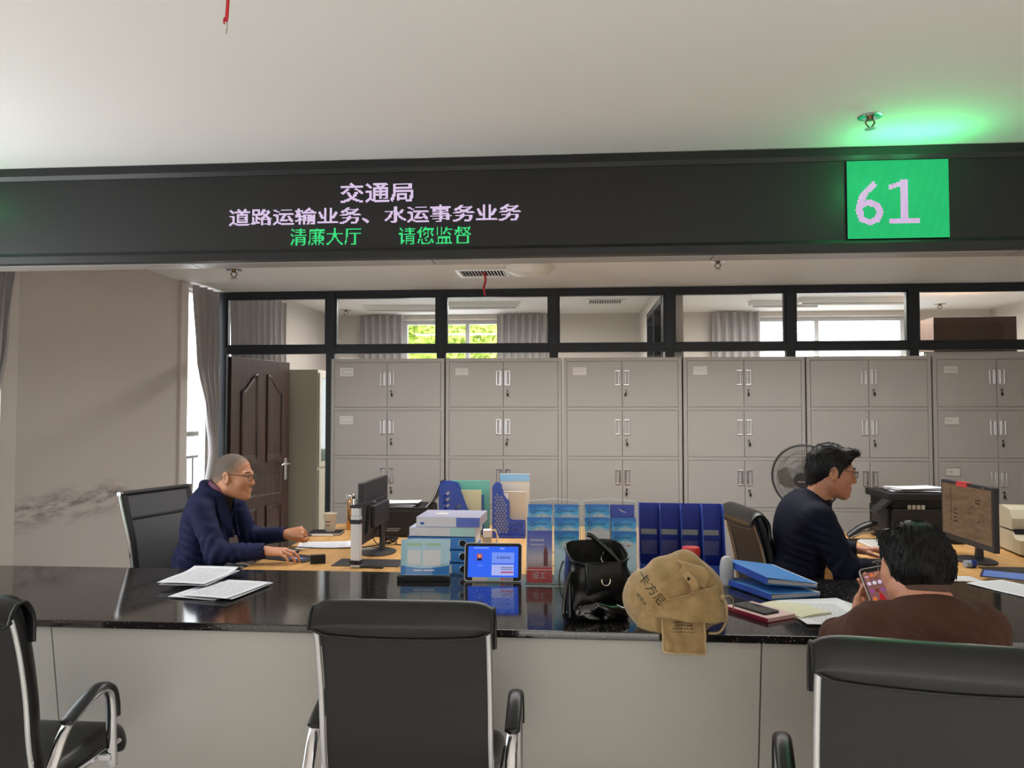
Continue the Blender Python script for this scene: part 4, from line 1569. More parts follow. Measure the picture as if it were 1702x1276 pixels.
b.build('caption', emit('tablet_caption', (84, 104, 190), 1.0), sc_, smooth=0)
b = MB(); b.bx(-.09, .088, -.0019, -.0006, .004, .018, mtx=TT); b.build('picture_strip', mat('strip_paper', (190, 190, 196), 0.5), tb, smooth=0)
b = MB()
for k, (x, w_, cix) in enumerate(((-.088, .016, 0), (-.068, .02, 1), (-.02, .05, 2), (.035, .012, 3), (.05, .034, 4))):
    bb = MB(); bb.bx(x, x + w_, -.0024, -.0018, .006, .016, mtx=TT)
    bb.build('strip_picture', mat('strip_%d' % k, [(200, 196, 130), (206, 176, 176), (128, 190, 206), (210, 90, 80), (150, 136, 150)][cix], 0.5), tb, smooth=0)
b = MB(); b.box((0, 0, 0), (.09, .004, .10), .001, Matrix.Translation((0, .058, .048)) @ Matrix.Rotation(R(16), 4, 'X')); b.build('stand', M['black_plastic'], tb)

# ================================================================== LEAFLET RACKS
acr = glass_mat('acrylic', (.93, .96, .97))
medge = mat('acrylic_edge', (206, 214, 210), 0.25)
mleaf = mat('leaflet_sky', (40, 146, 216), 0.35)
nt = mleaf.node_tree
tc = nt.nodes.new('ShaderNodeTexCoord'); sp = nt.nodes.new('ShaderNodeSeparateXYZ'); nt.links.new(tc.outputs['Object'], sp.inputs[0])
mr = nt.nodes.new('ShaderNodeMapRange'); mr.inputs[1].default_value = .21; mr.inputs[2].default_value = .10
nt.links.new(sp.outputs[2], mr.inputs[0])
nz = nt.nodes.new('ShaderNodeTexNoise'); nz.inputs['Scale'].default_value = 26
mp = nt.nodes.new('ShaderNodeMapping'); mp.inputs['Scale'].default_value = (.5, 1, 1.4); nt.links.new(tc.outputs['Object'], mp.inputs[0]); nt.links.new(mp.outputs[0], nz.inputs['Vector'])
ad = nt.nodes.new('ShaderNodeMath'); ad.operation = 'MULTIPLY_ADD'; ad.inputs[1].default_value = .9; nt.links.new(nz.outputs['Fac'], ad.inputs[0])
sb = nt.nodes.new('ShaderNodeMath'); sb.operation = 'SUBTRACT'; sb.inputs[1].default_value = .42; nt.links.new(mr.outputs[0], sb.inputs[0])
nt.links.new(sb.outputs[0], ad.inputs[2])
cr = nt.nodes.new('ShaderNodeValToRGB'); cr.color_ramp.elements[0].position = .05; cr.color_ramp.elements[0].color = lin((22, 112, 196)); cr.color_ramp.elements[1].position = .8; cr.color_ramp.elements[1].color = lin((196, 220, 234))
e_ = cr.color_ramp.elements.new(.35); e_.color = lin((62, 170, 222))
nt.links.new(ad.outputs[0], cr.inputs[0]); nt.links.new(cr.outputs[0], nt.nodes['Principled BSDF'].inputs['Base Color'])
mcloud = mat('leaflet_cloud', (196, 208, 214), 0.5)
mtitle = mat('leaflet_title', (52, 76, 110), 0.5)
mswoosh = mat('leaflet_swoosh', (150, 196, 196), 0.5)
mpink = mat('leaflet_pink', (206, 110, 120), 0.5)
mpurple = mat('leaflet_purple', (92, 100, 176), 0.4)
nt = mpurple.node_tree
tc = nt.nodes.new('ShaderNodeTexCoord'); sp = nt.nodes.new('ShaderNodeSeparateXYZ'); nt.links.new(tc.outputs['Object'], sp.inputs[0])
mr = nt.nodes.new('ShaderNodeMapRange'); mr.inputs[1].default_value = .0; mr.inputs[2].default_value = .21; nt.links.new(sp.outputs[2], mr.inputs[0])
cr = nt.nodes.new('ShaderNodeValToRGB'); cr.color_ramp.elements[0].position = .1; cr.color_ramp.elements[0].color = lin((150, 96, 92)); cr.color_ramp.elements[1].position = .95; cr.color_ramp.elements[1].color = lin((70, 86, 176))
e_ = cr.color_ramp.elements.new(.45); e_.color = lin((196, 190, 196)); e_ = cr.color_ramp.elements.new(.7); e_.color = lin((116, 122, 190))
nt.links.new(mr.outputs[0], cr.inputs[0]); nt.links.new(cr.outputs[0], nt.nodes['Principled BSDF'].inputs['Base Color'])

LW, LH = .107, .21


def leaflet_parts(o, kind):
    """print on a leaflet's front (local x 0..LW, z 0..LH, front at y = 0)"""
    if kind == 'sky':
        b = MB(); b.prism([(.060 + .034 * math.cos(a * .4189), .152 + .018 * math.sin(a * .4189)) for a in range(15)], -.0004, .0002); b.build('cloud', mcloud, o, smooth=0)
        b = MB()
        for k in range(9):
            b.bx(.028 + k * .007, .033 + k * .007, -.0007, -.0003, .180 - .0006 * abs(k - 4), .1845 - .0006 * abs(k - 4))
        b.tube([(.022 + .010 * math.cos(R(a)), -.0005, .180 + .008 * math.sin(R(a))) for a in range(-300, -20, 25)], .0014, n=5)
        b.build('title', mtitle, o, smooth=0)
        b = MB()
        b.tube([(.024 + .010 * math.cos(R(a)), -.0005, .158 + .009 * math.sin(R(a))) for a in range(0, 361, 24)], .002, n=5)
        b.tube([(.034, -.0005, .158), (.028, -.0005, .142), (.02, -.0005, .132)], .002, n=5)
        b.tube([(.040, -.0005, .167), (.060, -.0005, .166), (.046, -.0005, .146), (.042, -.0005, .134)], .002, n=5)
        b.build('emblem', mswoosh, o, smooth=0)
        b = MB(); b.bx(.062, .082, -.0008, -.0004, .146, .151); b.build('pink_text', mpink, o, smooth=0)
    elif kind == 'tower':
        b = MB(); b.prism([(.070, .06), (.088, .06), (.088, .120), (.084, .135), (.0795, .145), (.079, .158), (.0785, .145), (.073, .135), (.070, .118)], -.0006, .0002); b.build('tower_print', mat('tower_print', (116, 62, 66), 0.5), o, smooth=0)
        b = MB()
        for k in range(5):
            b.bx(.012 + k * .0125, .021 + k * .0125, -.0007, -.0003, .166, .174)
        for k in range(9):
            b.bx(.012 + k * .0066, .0165 + k * .0066, -.0007, -.0003, .148, .154)
        b.build('title', M['card'], o, smooth=0)
    elif kind == 'loan':
        b = MB(); b.bx(0, LW, -.0004, .0002, 0, .172); b.build('violet_field', mat('violet_print', (82, 66, 140), 0.45), o, smooth=0)
        lettering('title', '贷款', M['paper'], o, plane_mtx((.020, -.0007, .135), (1, 0, 0), (0, 0, 1)), .024)
    elif kind == 'plane':
        b = MB(); b.tube([(.04, -.0004, .19), (.055, -.0004, .180), (.072, -.0004, .176)], [.0008, .0022, .001], n=6); b.build('plane_print', M['paper'], o, smooth=0)
    elif kind == 'red':
        lettering('title', '设工', M['card'], o, plane_mtx((.022, -.0006, .018), (1, 0, 0), (0, 0, 1)), .030)


def leaflet_rack(label, x, y, rz, specs, group, where):
    r = thing('leaflet_rack', label, 'leaflet rack', (x, y, CT), rz)
    W = .236
    b = MB()
    for s in (0, W):
        b.prism([(0, 0), (.18, 0), (.20, .335), (.185, .335), (.03, .075), (0, .07)], s - .0015, s + .0015, axis='x')
    b.build('side_plate', acr, r, smooth=0)
    b = MB()
    for s in (0, W):
        b.tube([(s, 0.0, .07), (s, .03, .08), (s, .188, .338)], .0016, n=6)
    b.tube([(0, .19, .338), (W / 2, .192, .349), (W, .19, .338)], .002, n=6)
    b.tube([(0, 0, .07), (W, 0, .07)], .0015, n=6); b.tube([(0, 0, .002), (W, 0, .002)], .0018, n=6)
    b.build('bright_edge', medge, r)
    b = MB(); b.bx(0, W, .196, .199, 0, .335); b.build('back_plate', acr, r, smooth=0)
    b = MB(); b.bx(0, W, 0, .002, 0, .07); b.build('front_plate', acr, r, smooth=0)
    b = MB()
    for t in range(4):
        b.bx(0, W, .01 + .045 * t, .05 + .045 * t, .009 + .052 * max(0, t - 1), .011 + .052 * max(0, t - 1))
    b.bx(W / 2 - .001, W / 2 + .001, .004, .19, 0, .30)
    b.build('shelf', acr, r, smooth=0)
    rm = Matrix.Translation((x, y, CT)) @ Matrix.Rotation(rz, 4, 'Z')
    for (col, tier, kind, dx, w_, lab) in specs:
        p = rm @ Vector((.004 + col * .116 + dx, .014 + .045 * tier, .013 + .052 * max(0, tier - 1)))
        if kind == 'red':
            b = MB(); b.bx(0, .108, 0, .006, 0, .062); m_ = mat('leaflet_red', (196, 40, 44), 0.4)
        else:
            b = MB(); b.bx(0, LW, 0, .004, 0, LH)
            m_ = {'sky': mleaf, 'tower': mpurple, 'loan': mat('loan_paper', (200, 196, 200), .5), 'plane': mat('plane_sky', (34, 62, 166), .35)}[kind]
        o = b.build('leaflet', m_, None, smooth=0)
        o.location = p; o.rotation_euler = (R(-7), 0, rz)
        leaflet_parts(o, kind)
        tag(o, lab, 'leaflet', group)


c1 = at_z(874, 974, CT)
T3 = ['top', 'middle', 'lowest']
spec1 = [
    (0, 3, 'sky', .0, 1, 'sky blue leaflet in the top row, at the end over the tower leaflet'),
    (1, 3, 'sky', .0, 1, 'sky blue leaflet in the top row next to the gap between the two racks'),
    (0, 2, 'sky', -.004, 1, 'sky blue leaflet in the second row directly above the tower leaflet'),
    (1, 2, 'sky', .002, 1, 'sky blue leaflet in the second row above the one behind the handbag rim'),
    (0, 1, 'tower', .0, 1, 'violet leaflet picturing a tower, standing above the red one'),
    (1, 1, 'sky', .0, 1, 'sky blue leaflet just above the open rim of the black handbag'),
    (0, 0, 'red', .0, 1, 'red leaflet with white characters at the foot of the rack'),
]
leaflet_rack('clear leaflet rack beside the tablet, red leaflet in its lowest pocket', c1.x, c1.y, R(1), spec1, 'leaflets in the rack beside the tablet', '')
c2 = at_z(969, 974, CT)
spec2 = [
    (0, 3, 'sky', .006, 1, 'sky blue leaflet in the top row next to the dark blue plane leaflet'),
    (1, 3, 'plane', .0, 1, 'dark blue leaflet with a white plane, top row'),
    (0, 2, 'sky', .004, 1, 'sky blue leaflet directly above the violet and white leaflet'),
    (1, 2, 'sky', .004, 1, 'sky blue leaflet under the plane leaflet'),
    (0, 1, 'loan', .004, 1, 'violet and white leaflet behind the raised bag handle'),
    (1, 1, 'sky', .004, 1, 'sky blue leaflet lowest next to the blue file organizer'),
]
leaflet_rack('clear leaflet rack between the other rack and the blue file organizer', c2.x, c2.y, R(-1), spec2, 'leaflets in the rack beside the organizer', '')

# ---- four-slot blue file organizer
c = at_z(1064, 962, CT)
og = thing('file_organizer', 'blue four-slot file organizer with slanted slits beside the leaflet racks', 'file organizer', (c.x, c.y, CT), R(-3))
OW = .372; SL = OW / 4
b = MB(); b.bx(0, OW, .16, .164, 0, .318); b.build('back_board', mblue_d, og, smooth=0)
prof = [(-.02, 0), (.17, 0), (.17, .318), (.10, .318), (.075, .30), (.05, .22), (.022, .12), (.0, .075), (-.02, .07)]
for k in range(5):
    b = MB(); x = SL * k
    b.prism(prof, x - .0015, x + .0015, axis='x'); b.build('divider', mblue, og, smooth=0)
for k in range(4):
    x0 = SL * k
    b = MB()
    wx0, wx1, wz0, wz1 = x0 + .012, x0 + SL - .012, .085, .150
    b.bx(x0 + .003, x0 + SL - .003, .145, .148, 0, wz0); b.bx(x0 + .003, x0 + SL - .003, .145, .148, wz1, .31)
    b.bx(x0 + .003, wx0, .145, .148, wz0, wz1); b.bx(wx1, x0 + SL - .003, .145, .148, wz0, wz1)
    step, sh = .0105, .065
    for q in range(-8, 9):
        xa = wx0 + q * step
        poly = [(xa, wz0), (xa + .0062, wz0), (xa + .0062 + sh, wz1), (xa + sh, wz1)]
        for side_, lim in ((1, wx0), (-1, wx1)):
            out = []
            for i in range(len(poly)):
                p_, n2 = poly[i], poly[(i + 1) % len(poly)]
                ip, iq = side_ * (p_[0] - lim) >= 0, side_ * (n2[0] - lim) >= 0
                if ip:
                    out.append(p_)
                if ip != iq:
                    t = (lim - p_[0]) / (n2[0] - p_[0]); out.append((lim, p_[1] + (n2[1] - p_[1]) * t))
            poly = out
            if not poly:
                break
        if len(poly) > 2:
            b.prism(poly, .145, .148)
    b.build('slot_board', mblue_d, og, smooth=0)
    b = MB(); b.bx(x0 + .010, x0 + SL - .012, .1435, .146, .176, .200); b.build('name_label', mat('name_label', (186, 190, 176), .5), og, smooth=0)
    b = MB(); b.bx(x0 + .003, x0 + SL - .003, .150, .152, .08, .155); b.build('paper_inside', M['paper'], og, smooth=0)
b = MB(); b.bx(0, OW, -.02, -.016, 0, .07); b.bx(0, OW, -.018, .17, 0, .004); b.bx(OW - .004, OW + .012, -.03, .05, 0, .066); b.build('front_lip', mblue, og, smooth=0)

# ---- pale plastic bottle / bag beside the organizer, blue folders, books, phone
c = at_z(1221, 985, CT)
o = MB().lathe([(.024, 0), (.028, .006), (.030, .07), (.026, .10), (.02, .115), (.012, .122)], n=20).build('plastic_bottle', mat('milky_plastic', (188, 190, 192), 0.4), None, loc=(c.x - .004, c.y + .14, CT))
tag(o, 'milky plastic bottle squeezed between organizer and blue folder', 'bottle')


def clip_folder(label, c, rz, tilt, roll, z, op=.03):
    r = thing('clip_folder', label, 'folder', (c[0], c[1], z), rot=(tilt, roll, rz), group='blue clip folders by the organizer')
    w, h = .235, .31
    b = MB(); b.bx(-w / 2, w / 2, -h / 2, h / 2, 0, .002, .0006); b.build('rear_cover', mblue_l, r)
    b = MB(); b.bx(-w / 2, -w / 2 + .003, -h / 2, h / 2, 0, op); b.build('spine', mblue, r, smooth=0)
    fm = Matrix.Translation((-w / 2, 0, op)) @ Matrix.Rotation(math.atan2(op * .6, w) * 0.6, 4, 'Y')
    b = MB(); b.bx(0, w, -h / 2, h / 2, 0, .002, .0006, mtx=fm); b.build('front_cover', mblue_l, r)
    b = MB()
    for q in range(4):
        b.bx(-w / 2 + .006, w / 2 + .004 + .003 * (q % 2), -h / 2 + .006, h / 2 - .004 + .004 * (q % 2), .004 + q * op * .16, .006 + q * op * .16)
    b.build('papers', M['paper'], r, smooth=0)
    b = MB(); b.box((-w / 2 + .05, -h / 2 + .10, op * .7), (.03, .10, .006), .002); b.build('clip', M['satin_steel'], r)
    return r


c = at_z(1272, 985, CT)
clip_folder('blue clip folder lying flat underneath the tilted one', (c.x + .03, c.y + .04), R(24), 0, R(1), CT + .004, .022)
clip_folder('bright blue clip folder resting tilted on the other folder', (c.x + .035, c.y + .08), R(21), R(3.5), R(7.0), CT + .052, .026)

c = at_z(1262, 1020, CT)
jb = thing('notebook', 'pink and red notebook under the dark phone', 'notebook', (c.x, c.y, CT), R(33))
b = MB(); b.bx(-.07, .07, -.105, .105, .0, .003, .001); b.bx(-.07, -.067, -.105, .105, 0, .016, .001); b.build('red_cover', mat('crimson_cover', (150, 30, 60), 0.45), jb)
b = MB(); b.bx(-.066, .069, -.103, .103, .003, .014); b.build('pages', mat('pink_pages', (214, 186, 182), 0.6), jb, smooth=0)
b = MB(); b.bx(-.066, .0705, -.104, .105, .014, .016, .0008); b.build('top_cover', mat('pink_cover', (216, 180, 178), 0.5), jb)
ph = thing('mobile_phone', 'dark phone lying face up on the pink notebook', 'phone', (c.x - .012, c.y + .003, CT + .0165), R(33))
b = MB(); b.bx(-.037, .037, -.078, .078, 0, .008, .0035); b.build('phone_body', M['black_plastic'], ph)
b = MB(); b.bx(-.034, .034, -.075, .075, .008, .0085); b.build('screen', mat('phone_glass', (8, 8, 10), 0.04), ph, smooth=0)

c = at_z(1326, 1017, CT)
ob = thing('open_notebook', 'open notebook with cream handwritten pages', 'notebook', (c.x - .01, c.y + .01, CT), R(31))
mcream = mat('cream_pages', (214, 210, 182), 0.7, vary=(60, .06))
b = MB()
for s in (-1,):
    g = []
    for i in range(9):
        x = -.075 + .15 * i / 8
        g.append([(x, -.105 + .21 * j / 4, .012 + .004 * math.sin(i / 8 * math.pi)) for j in range(5)])
    b.sheet(g, th=.012)
b.build('pages', mcream, ob)
b = MB(); b.bx(-.078, .078, -.108, .108, 0, .0015); b.build('cover', M['dark_plastic'], ob, smooth=0)
o = MB().cyl((0, -.065, 0), (0, .065, 0), .0045).build('pen', M['matte_black'], None, loc=(c.x - .078, c.y + .03, CT + .006), rot=(0, 0, R(28)))
tag(o, 'black pen between the pink notebook and the cream one', 'pen')
px_sheet('document_sheet', 'white document propped beside the elbow of the man in brown', 'paper', (1388, 1046), (1322, 1002), (1372, 1020), z=CT + .004, seed=31, w=.25, h=.30, curl=.006)
px_sheet('document_sheet', 'bright sheet showing behind the propped document, near the phone hand', 'paper', (1330, 1003), (1402, 1000), (1368, 1004), z=CT + .001, seed=32, w=.16, h=.21)

# ---- man two's desk
c = at_z(1436, 897, DT)
st = thing('stapler', 'large black stapler at the edge of the far desk', 'stapler', (c.x - .03, c.y - .05, DT), R(4))
b = MB(); b.bx(-.09, .09, -.022, .022, 0, .014, .004); b.build('stapler_base', M['matte_black'], st)
b = MB(); b.tube(smooth_path([(-.085, 0, .030), (-.05, 0, .055), (.0, 0, .085), (.06, 0, .105), (.085, 0, .10)], 5), [.02] * 8 + [.024] * 8 + [.02] * 5, n=10, flat=(.8, 1)); b.build('stapler_arm', M['black_plastic'], st)
b = MB(); b.tube([(-.06, 0, .025), (.0, 0, .05), (.07, 0, .06)], .010, n=8); b.build('magazine', M['satin_steel'], st)
o = MB().bx(-.06, .06, -.03, .03, 0, .045, .004).build('staple_box', M['matte_black'], None, loc=(c.x + .14, c.y - .13, DT))
tag(o, 'small black box beside the large stapler', 'box')
c = at_z(1458, 912, DT)
kb = thing('keyboard', 'white keyboard under the hands of the man by the fan', 'keyboard', (c.x + .03, c.y, DT), R(-90))
b = MB(); b.bx(-.21, .21, -.065, .065, 0, .016, .004); b.build('keyboard_body', M['white_plastic'], kb)
b = MB()
for i in range(14):
    for j in range(5):
        b.bx(-.2 + i * .0285, -.176 + i * .0285, -.055 + j * .022, -.037 + j * .022, .016, .022)
b.build('keys', mat('keycaps', (196, 196, 192), .5), kb, smooth=0)
sheet_thing('document_sheet', 'printed sheet beside the white keyboard', 'paper', (c.x + .10, c.y - .22), R(-60), z=DT, seed=41)
sheet_thing('document_sheet', 'brown envelope sheet under the printed sheet by the keyboard', 'paper', (c.x + .02, c.y - .25), R(-50), z=DT - .0008, seed=42, m=mat('kraft_paper', (170, 120, 66), .7), wave=.0005, th=.0007)
# black multifunction printer
c = at_z(1528, 905, DT)
p2 = thing('desktop_printer', 'tall black printer with a tilted control panel behind the head of the man in brown', 'printer', (2.03, 4.68, DT), R(0))
b = MB(); b.bx(-.17, .24, 0, .36, 0, .20, .01); b.bx(-.16, .23, .02, .36, .20, .25, .006); b.bx(-.19, .25, .0, .37, .25, .292, .008); b.build('printer_body', M['matte_black'], p2)
b = MB(); b.box((0, 0, 0), (.115, .10, .022), .004, Matrix.Translation((-.215, .05, .215)) @ Matrix.Rotation(R(-42), 4, 'Y')); b.build('control_panel', M['black_plastic'], p2)
b = MB(); b.bx(-.19, -.165, .04, .26, .05, .20, .004); b.build('side_cover', M['black_plastic'], p2)
b = MB()
for k in range(4):
    b.bx(-.085 + k * .026, -.065 + k * .026, -.0015, .001, .20, .225)
b.build('badge', M['satin_steel'], p2, smooth=0)
for k in range(4):
    sheet_thing('document_sheet', ['lowest sheet on the tall black printer', 'second sheet up on the tall black printer', 'third sheet up on the tall black printer', 'topmost sheet on the tall black printer'][k], 'paper', (2.05 + .012 * (k % 2), 4.84, 0), R(80 + 7 * k), w=.21, h=.29, z=DT + .293 + .006 * k, wave=.003, m=M['paper'], seed=50 + k, group='papers on the tall black printer')
# beige dot-matrix printer
mbeige = mat('beige_plastic', (196, 188, 164), 0.5)
p3 = thing('dot_matrix_printer', 'beige dot-matrix printer beyond the lit monitor', 'printer', (2.36, 4.30, DT), R(-8))
b = MB()
b.prism([(0, .012), (.33, .012), (.33, .11), (.30, .12), (.11, .12), (.06, .085), (.0, .085)], 0, .42, axis='x')
b.build('lower_case', mbeige, p3, smooth=30)
b = MB(); b.prism([(.10, .13), (.33, .13), (.33, .235), (.25, .25), (.13, .235), (.10, .19)], 0.0, .42, axis='x'); b.build('hood', mbeige, p3, smooth=30)
b = MB(); b.bx(.01, .41, .09, .12, .10, .135); b.build('paper_slot', M['matte_black'], p3, smooth=0)
b = MB(); b.prism([(-.09, .03), (.02, .03), (.02, .105), (-.05, .11), (-.085, .085)], .10, .42, axis='x'); b.build('front_tray', mbeige, p3, smooth=30)
b = MB(); b.bx(.108, .122, -.0915, -.089, .04, .065); b.build('power_switch', M['matte_black'], p3, smooth=0)
# ink pad, pads and papers
c = at_z(1611, 943, DT)
ip = thing('ink_bottle', 'small blue and clear ink bottle on the wooden desk by the monitor base', 'ink bottle', (c.x, c.y, DT), R(8))
b = MB(); b.cyl((-.022, 0, .018), (.005, 0, .018), .018); b.build('clear_part', mat('clear_grey', (150, 160, 180), .15), ip)
b = MB(); b.cyl((.005, 0, .018), (.028, 0, .018), .019); b.build('cap', mat('ink_blue', (30, 50, 130), .35), ip)
c = at_z(1668, 957, CT)
tp = thing('desk_pad', 'dark edged pad with a blue printed screen picture near the counter end', 'desk pad', (c.x + .02, c.y - .01, CT + .001), R(-30))
b = MB(); b.bx(-.11, .11, -.085, .085, 0, .004, .001); b.build('pad', mat('navy_edge', (22, 30, 70), .4), tp)
b = MB(); b.bx(-.10, .10, -.075, .075, .004, .0045); b.build('picture', mat('pad_blue', (92, 124, 198), .35, vary=(18, .25)), tp, smooth=0)
px_sheet('document_sheet', 'white sheet hanging past the frame beside the blue pad', 'paper', (1645, 972), (1702, 985), (1690, 980), z=CT, seed=61)
px_sheet('document_sheet', 'white sheet with a grey edge close to the head of the man in brown', 'paper', (1580, 966), (1622, 966), (1597, 963), z=CT, seed=62, w=.10, h=.14)
c = at_z(1672, 950, DT)
o = MB().bx(-.10, .30, -.08, .08, 0, .004, .001).build('desk_mat', M['dark_plastic'], None, loc=(c.x + .02, c.y + .02, DT))
tag(o, 'dark writing mat on the desk behind the blue pad', 'mat')

# ================================================================== SCULPTED FORMS (distance-field surfaces)


class Field:
    """a small signed-distance sculpting grid; every form that is organic is blended here and skinned to one mesh"""

    def __init__(self, lo, hi, h):
        self.lo = np.array(lo, float); self.h = h
        self.n = np.maximum(np.ceil((np.array(hi, float) - self.lo) / h).astype(int) + 1, 4)
        self.g = np.full(self.n, 0.5, np.float32)

    def _loc(self, lo, hi):
        a = np.clip(np.floor((np.array(lo) - self.lo) / self.h).astype(int), 0, self.n - 1)
        b = np.clip(np.ceil((np.array(hi) - self.lo) / self.h).astype(int) + 1, 1, self.n)
        if np.any(b <= a):
            return None
        ax = [(self.lo[i] + np.arange(a[i], b[i]) * self.h).astype(np.float32) for i in range(3)]
        X, Y, Z = np.meshgrid(*ax, indexing='ij', sparse=True)
        return tuple(slice(a[i], b[i]) for i in range(3)), X, Y, Z

    def _put(self, sl, d, k, sub):
        f = self.g[sl]
        if sub:
            d = -d
            if k > 0:
                h = np.maximum(k - np.abs(f - d), 0) / k
                self.g[sl] = np.maximum(f, d) + h * h * k * .25
            else:
                self.g[sl] = np.maximum(f, d)
        else:
            if k > 0:
                h = np.maximum(k - np.abs(f - d), 0) / k
                self.g[sl] = np.minimum(f, d) - h * h * k * .25
            else:
                self.g[sl] = np.minimum(f, d)

    def cone(self, a, b, ra, rb=None, k=.01, sub=False, flat=None):
        """tapered capsule; flat=(axis vector, factor<1) squashes it along an axis"""
        rb = ra if rb is None else rb
        a, b = np.array(a, float), np.array(b, float)
        m = max(ra, rb) * 1.02 + k + 3 * self.h
        got = self._loc(np.minimum(a, b) - m, np.maximum(a, b) + m)
        if got is None:
            return self
        sl, X, Y, Z = got
        ab = b - a
        L = max(float(ab @ ab), 1e-9)
        t = np.clip(((X - a[0]) * ab[0] + (Y - a[1]) * ab[1] + (Z - a[2]) * ab[2]) / L, 0, 1)
        dx, dy, dz = X - a[0] - t * ab[0], Y - a[1] - t * ab[1], Z - a[2] - t * ab[2]
        if flat is not None:
            ax = np.array(flat[0], float); ax /= np.linalg.norm(ax)
            q = dx * ax[0] + dy * ax[1] + dz * ax[2]
            s = 1 / flat[1] - 1
            dx, dy, dz = dx + ax[0] * q * s, dy + ax[1] * q * s, dz + ax[2] * q * s
        d = np.sqrt(dx * dx + dy * dy + dz * dz) - (ra + (rb - ra) * t)
        self._put(sl, d.astype(np.float32), k, sub)
        return self

    def ell(self, c, r, rot=None, k=.01, sub=False):
        c, r = np.array(c, float), np.array(r, float)
        m = r.max() * 1.05 + k + 3 * self.h
        got = self._loc(c - m, c + m)
        if got is None:
            return self
        sl, X, Y, Z = got
        dx, dy, dz = X - c[0], Y - c[1], Z - c[2]
        if rot is not None:
            q = np.array(rot.transposed() if hasattr(rot, 'transposed') else rot)
            dx, dy, dz = (q[i][0] * dx + q[i][1] * dy + q[i][2] * dz for i in range(3))
        k0 = np.sqrt((dx / r[0]) ** 2 + (dy / r[1]) ** 2 + (dz / r[2]) ** 2)
        k1 = np.sqrt((dx / r[0] ** 2) ** 2 + (dy / r[1] ** 2) ** 2 + (dz / r[2] ** 2) ** 2)
        d = k0 * (k0 - 1) / np.maximum(k1, 1e-6)
        self._put(sl, d.astype(np.float32), k, sub)
        return self

    def rbox(self, c, hs, r, rot=None, k=.01, sub=False):
        c, hs = np.array(c, float), np.array(hs, float)
        m = np.linalg.norm(hs) + r + k + 3 * self.h
        got = self._loc(c - m, c + m)
        if got is None:
            return self
        sl, X, Y, Z = got
        dx, dy, dz = X - c[0], Y - c[1], Z - c[2]
        if rot is not None:
            q = np.array(rot.transposed())
            dx, dy, dz = (q[i][0] * dx + q[i][1] * dy + q[i][2] * dz for i in range(3))
        qx, qy, qz = np.abs(dx) - hs[0] + r, np.abs(dy) - hs[1] + r, np.abs(dz) - hs[2] + r
        d = np.sqrt(np.maximum(qx, 0) ** 2 + np.maximum(qy, 0) ** 2 + np.maximum(qz, 0) ** 2) + np.minimum(np.maximum(np.maximum(qx, qy), qz), 0) - r
        self._put(sl, d.astype(np.float32), k, sub)
        return self

    def half(self, p, nrm):
        """keep only the side the normal points away from"""
        nrm = np.array(nrm, float); nrm /= np.linalg.norm(nrm)
        ax = [(self.lo[i] + np.arange(self.n[i]) * self.h).astype(np.float32) for i in range(3)]
        X, Y, Z = np.meshgrid(*ax, indexing='ij', sparse=True)
        d = (X - p[0]) * nrm[0] + (Y - p[1]) * nrm[1] + (Z - p[2]) * nrm[2]
        self.g = np.maximum(self.g, d.astype(np.float32))
        return self

    def warp(self, fn):
        """add fn(X, Y, Z) to the distance near the surface (folds, strands)"""
        ax = [(self.lo[i] + np.arange(self.n[i]) * self.h).astype(np.float32) for i in range(3)]
        X, Y, Z = np.meshgrid(*ax, indexing='ij', sparse=True)
        self.g = self.g + fn(X, Y, Z).astype(np.float32)
        return self

    def mesh(self):
        g = self.g
        g[0], g[-1] = np.maximum(g[0], .01), np.maximum(g[-1], .01)
        g[:, 0], g[:, -1] = np.maximum(g[:, 0], .01), np.maximum(g[:, -1], .01)
        g[:, :, 0], g[:, :, -1] = np.maximum(g[:, :, 0], .01), np.maximum(g[:, :, -1], .01)
        s = (g < 0)
        u = s.astype(np.uint8)
        c = u[:-1, :-1, :-1] + u[1:, :-1, :-1] + u[:-1, 1:, :-1] + u[1:, 1:, :-1] + u[:-1, :-1, 1:] + u[1:, :-1, 1:] + u[:-1, 1:, 1:] + u[1:, 1:, 1:]
        act = np.argwhere((c > 0) & (c < 8))
        idx = np.full(np.array(g.shape) - 1, -1, np.int32)
        idx[act[:, 0], act[:, 1], act[:, 2]] = np.arange(len(act))
        pos = np.zeros((len(act), 3)); cnt = np.zeros(len(act))
        offs = [(i, j, k) for i in (0, 1) for j in (0, 1) for k in (0, 1)]
        val = {o: g[act[:, 0] + o[0], act[:, 1] + o[1], act[:, 2] + o[2]] for o in offs}
        for o in offs:
            for ax in range(3):
                if o[ax] == 0:
                    q = list(o); q[ax] = 1; q = tuple(q)
                    a, b = val[o], val[q]
                    m = (a < 0) != (b < 0)
                    t = np.where(m, a / np.where(m, a - b, 1), 0)
                    p = np.array(o, float)[None, :].repeat(len(act), 0)
                    p[:, ax] += t
                    pos[m] += p[m]; cnt[m] += 1
        pos = (act + pos / cnt[:, None]) * self.h + self.lo
        quads = []
        for ax in range(3):
            sl0 = [slice(None)] * 3; sl1 = [slice(None)] * 3
            sl0[ax] = slice(0, -1); sl1[ax] = slice(1, None)
            e = np.argwhere(s[tuple(sl0)] != s[tuple(sl1)])
            b_, c_ = (ax + 1) % 3, (ax + 2) % 3
            e = e[(e[:, b_] > 0) & (e[:, c_] > 0) & (e[:, b_] < g.shape[b_] - 1) & (e[:, c_] < g.shape[c_] - 1)]
            def at(db, dc):
                q = e.copy(); q[:, b_] -= db; q[:, c_] -= dc
                return idx[q[:, 0], q[:, 1], q[:, 2]]
            Q = np.stack([at(0, 0), at(1, 0), at(1, 1), at(0, 1)], 1)
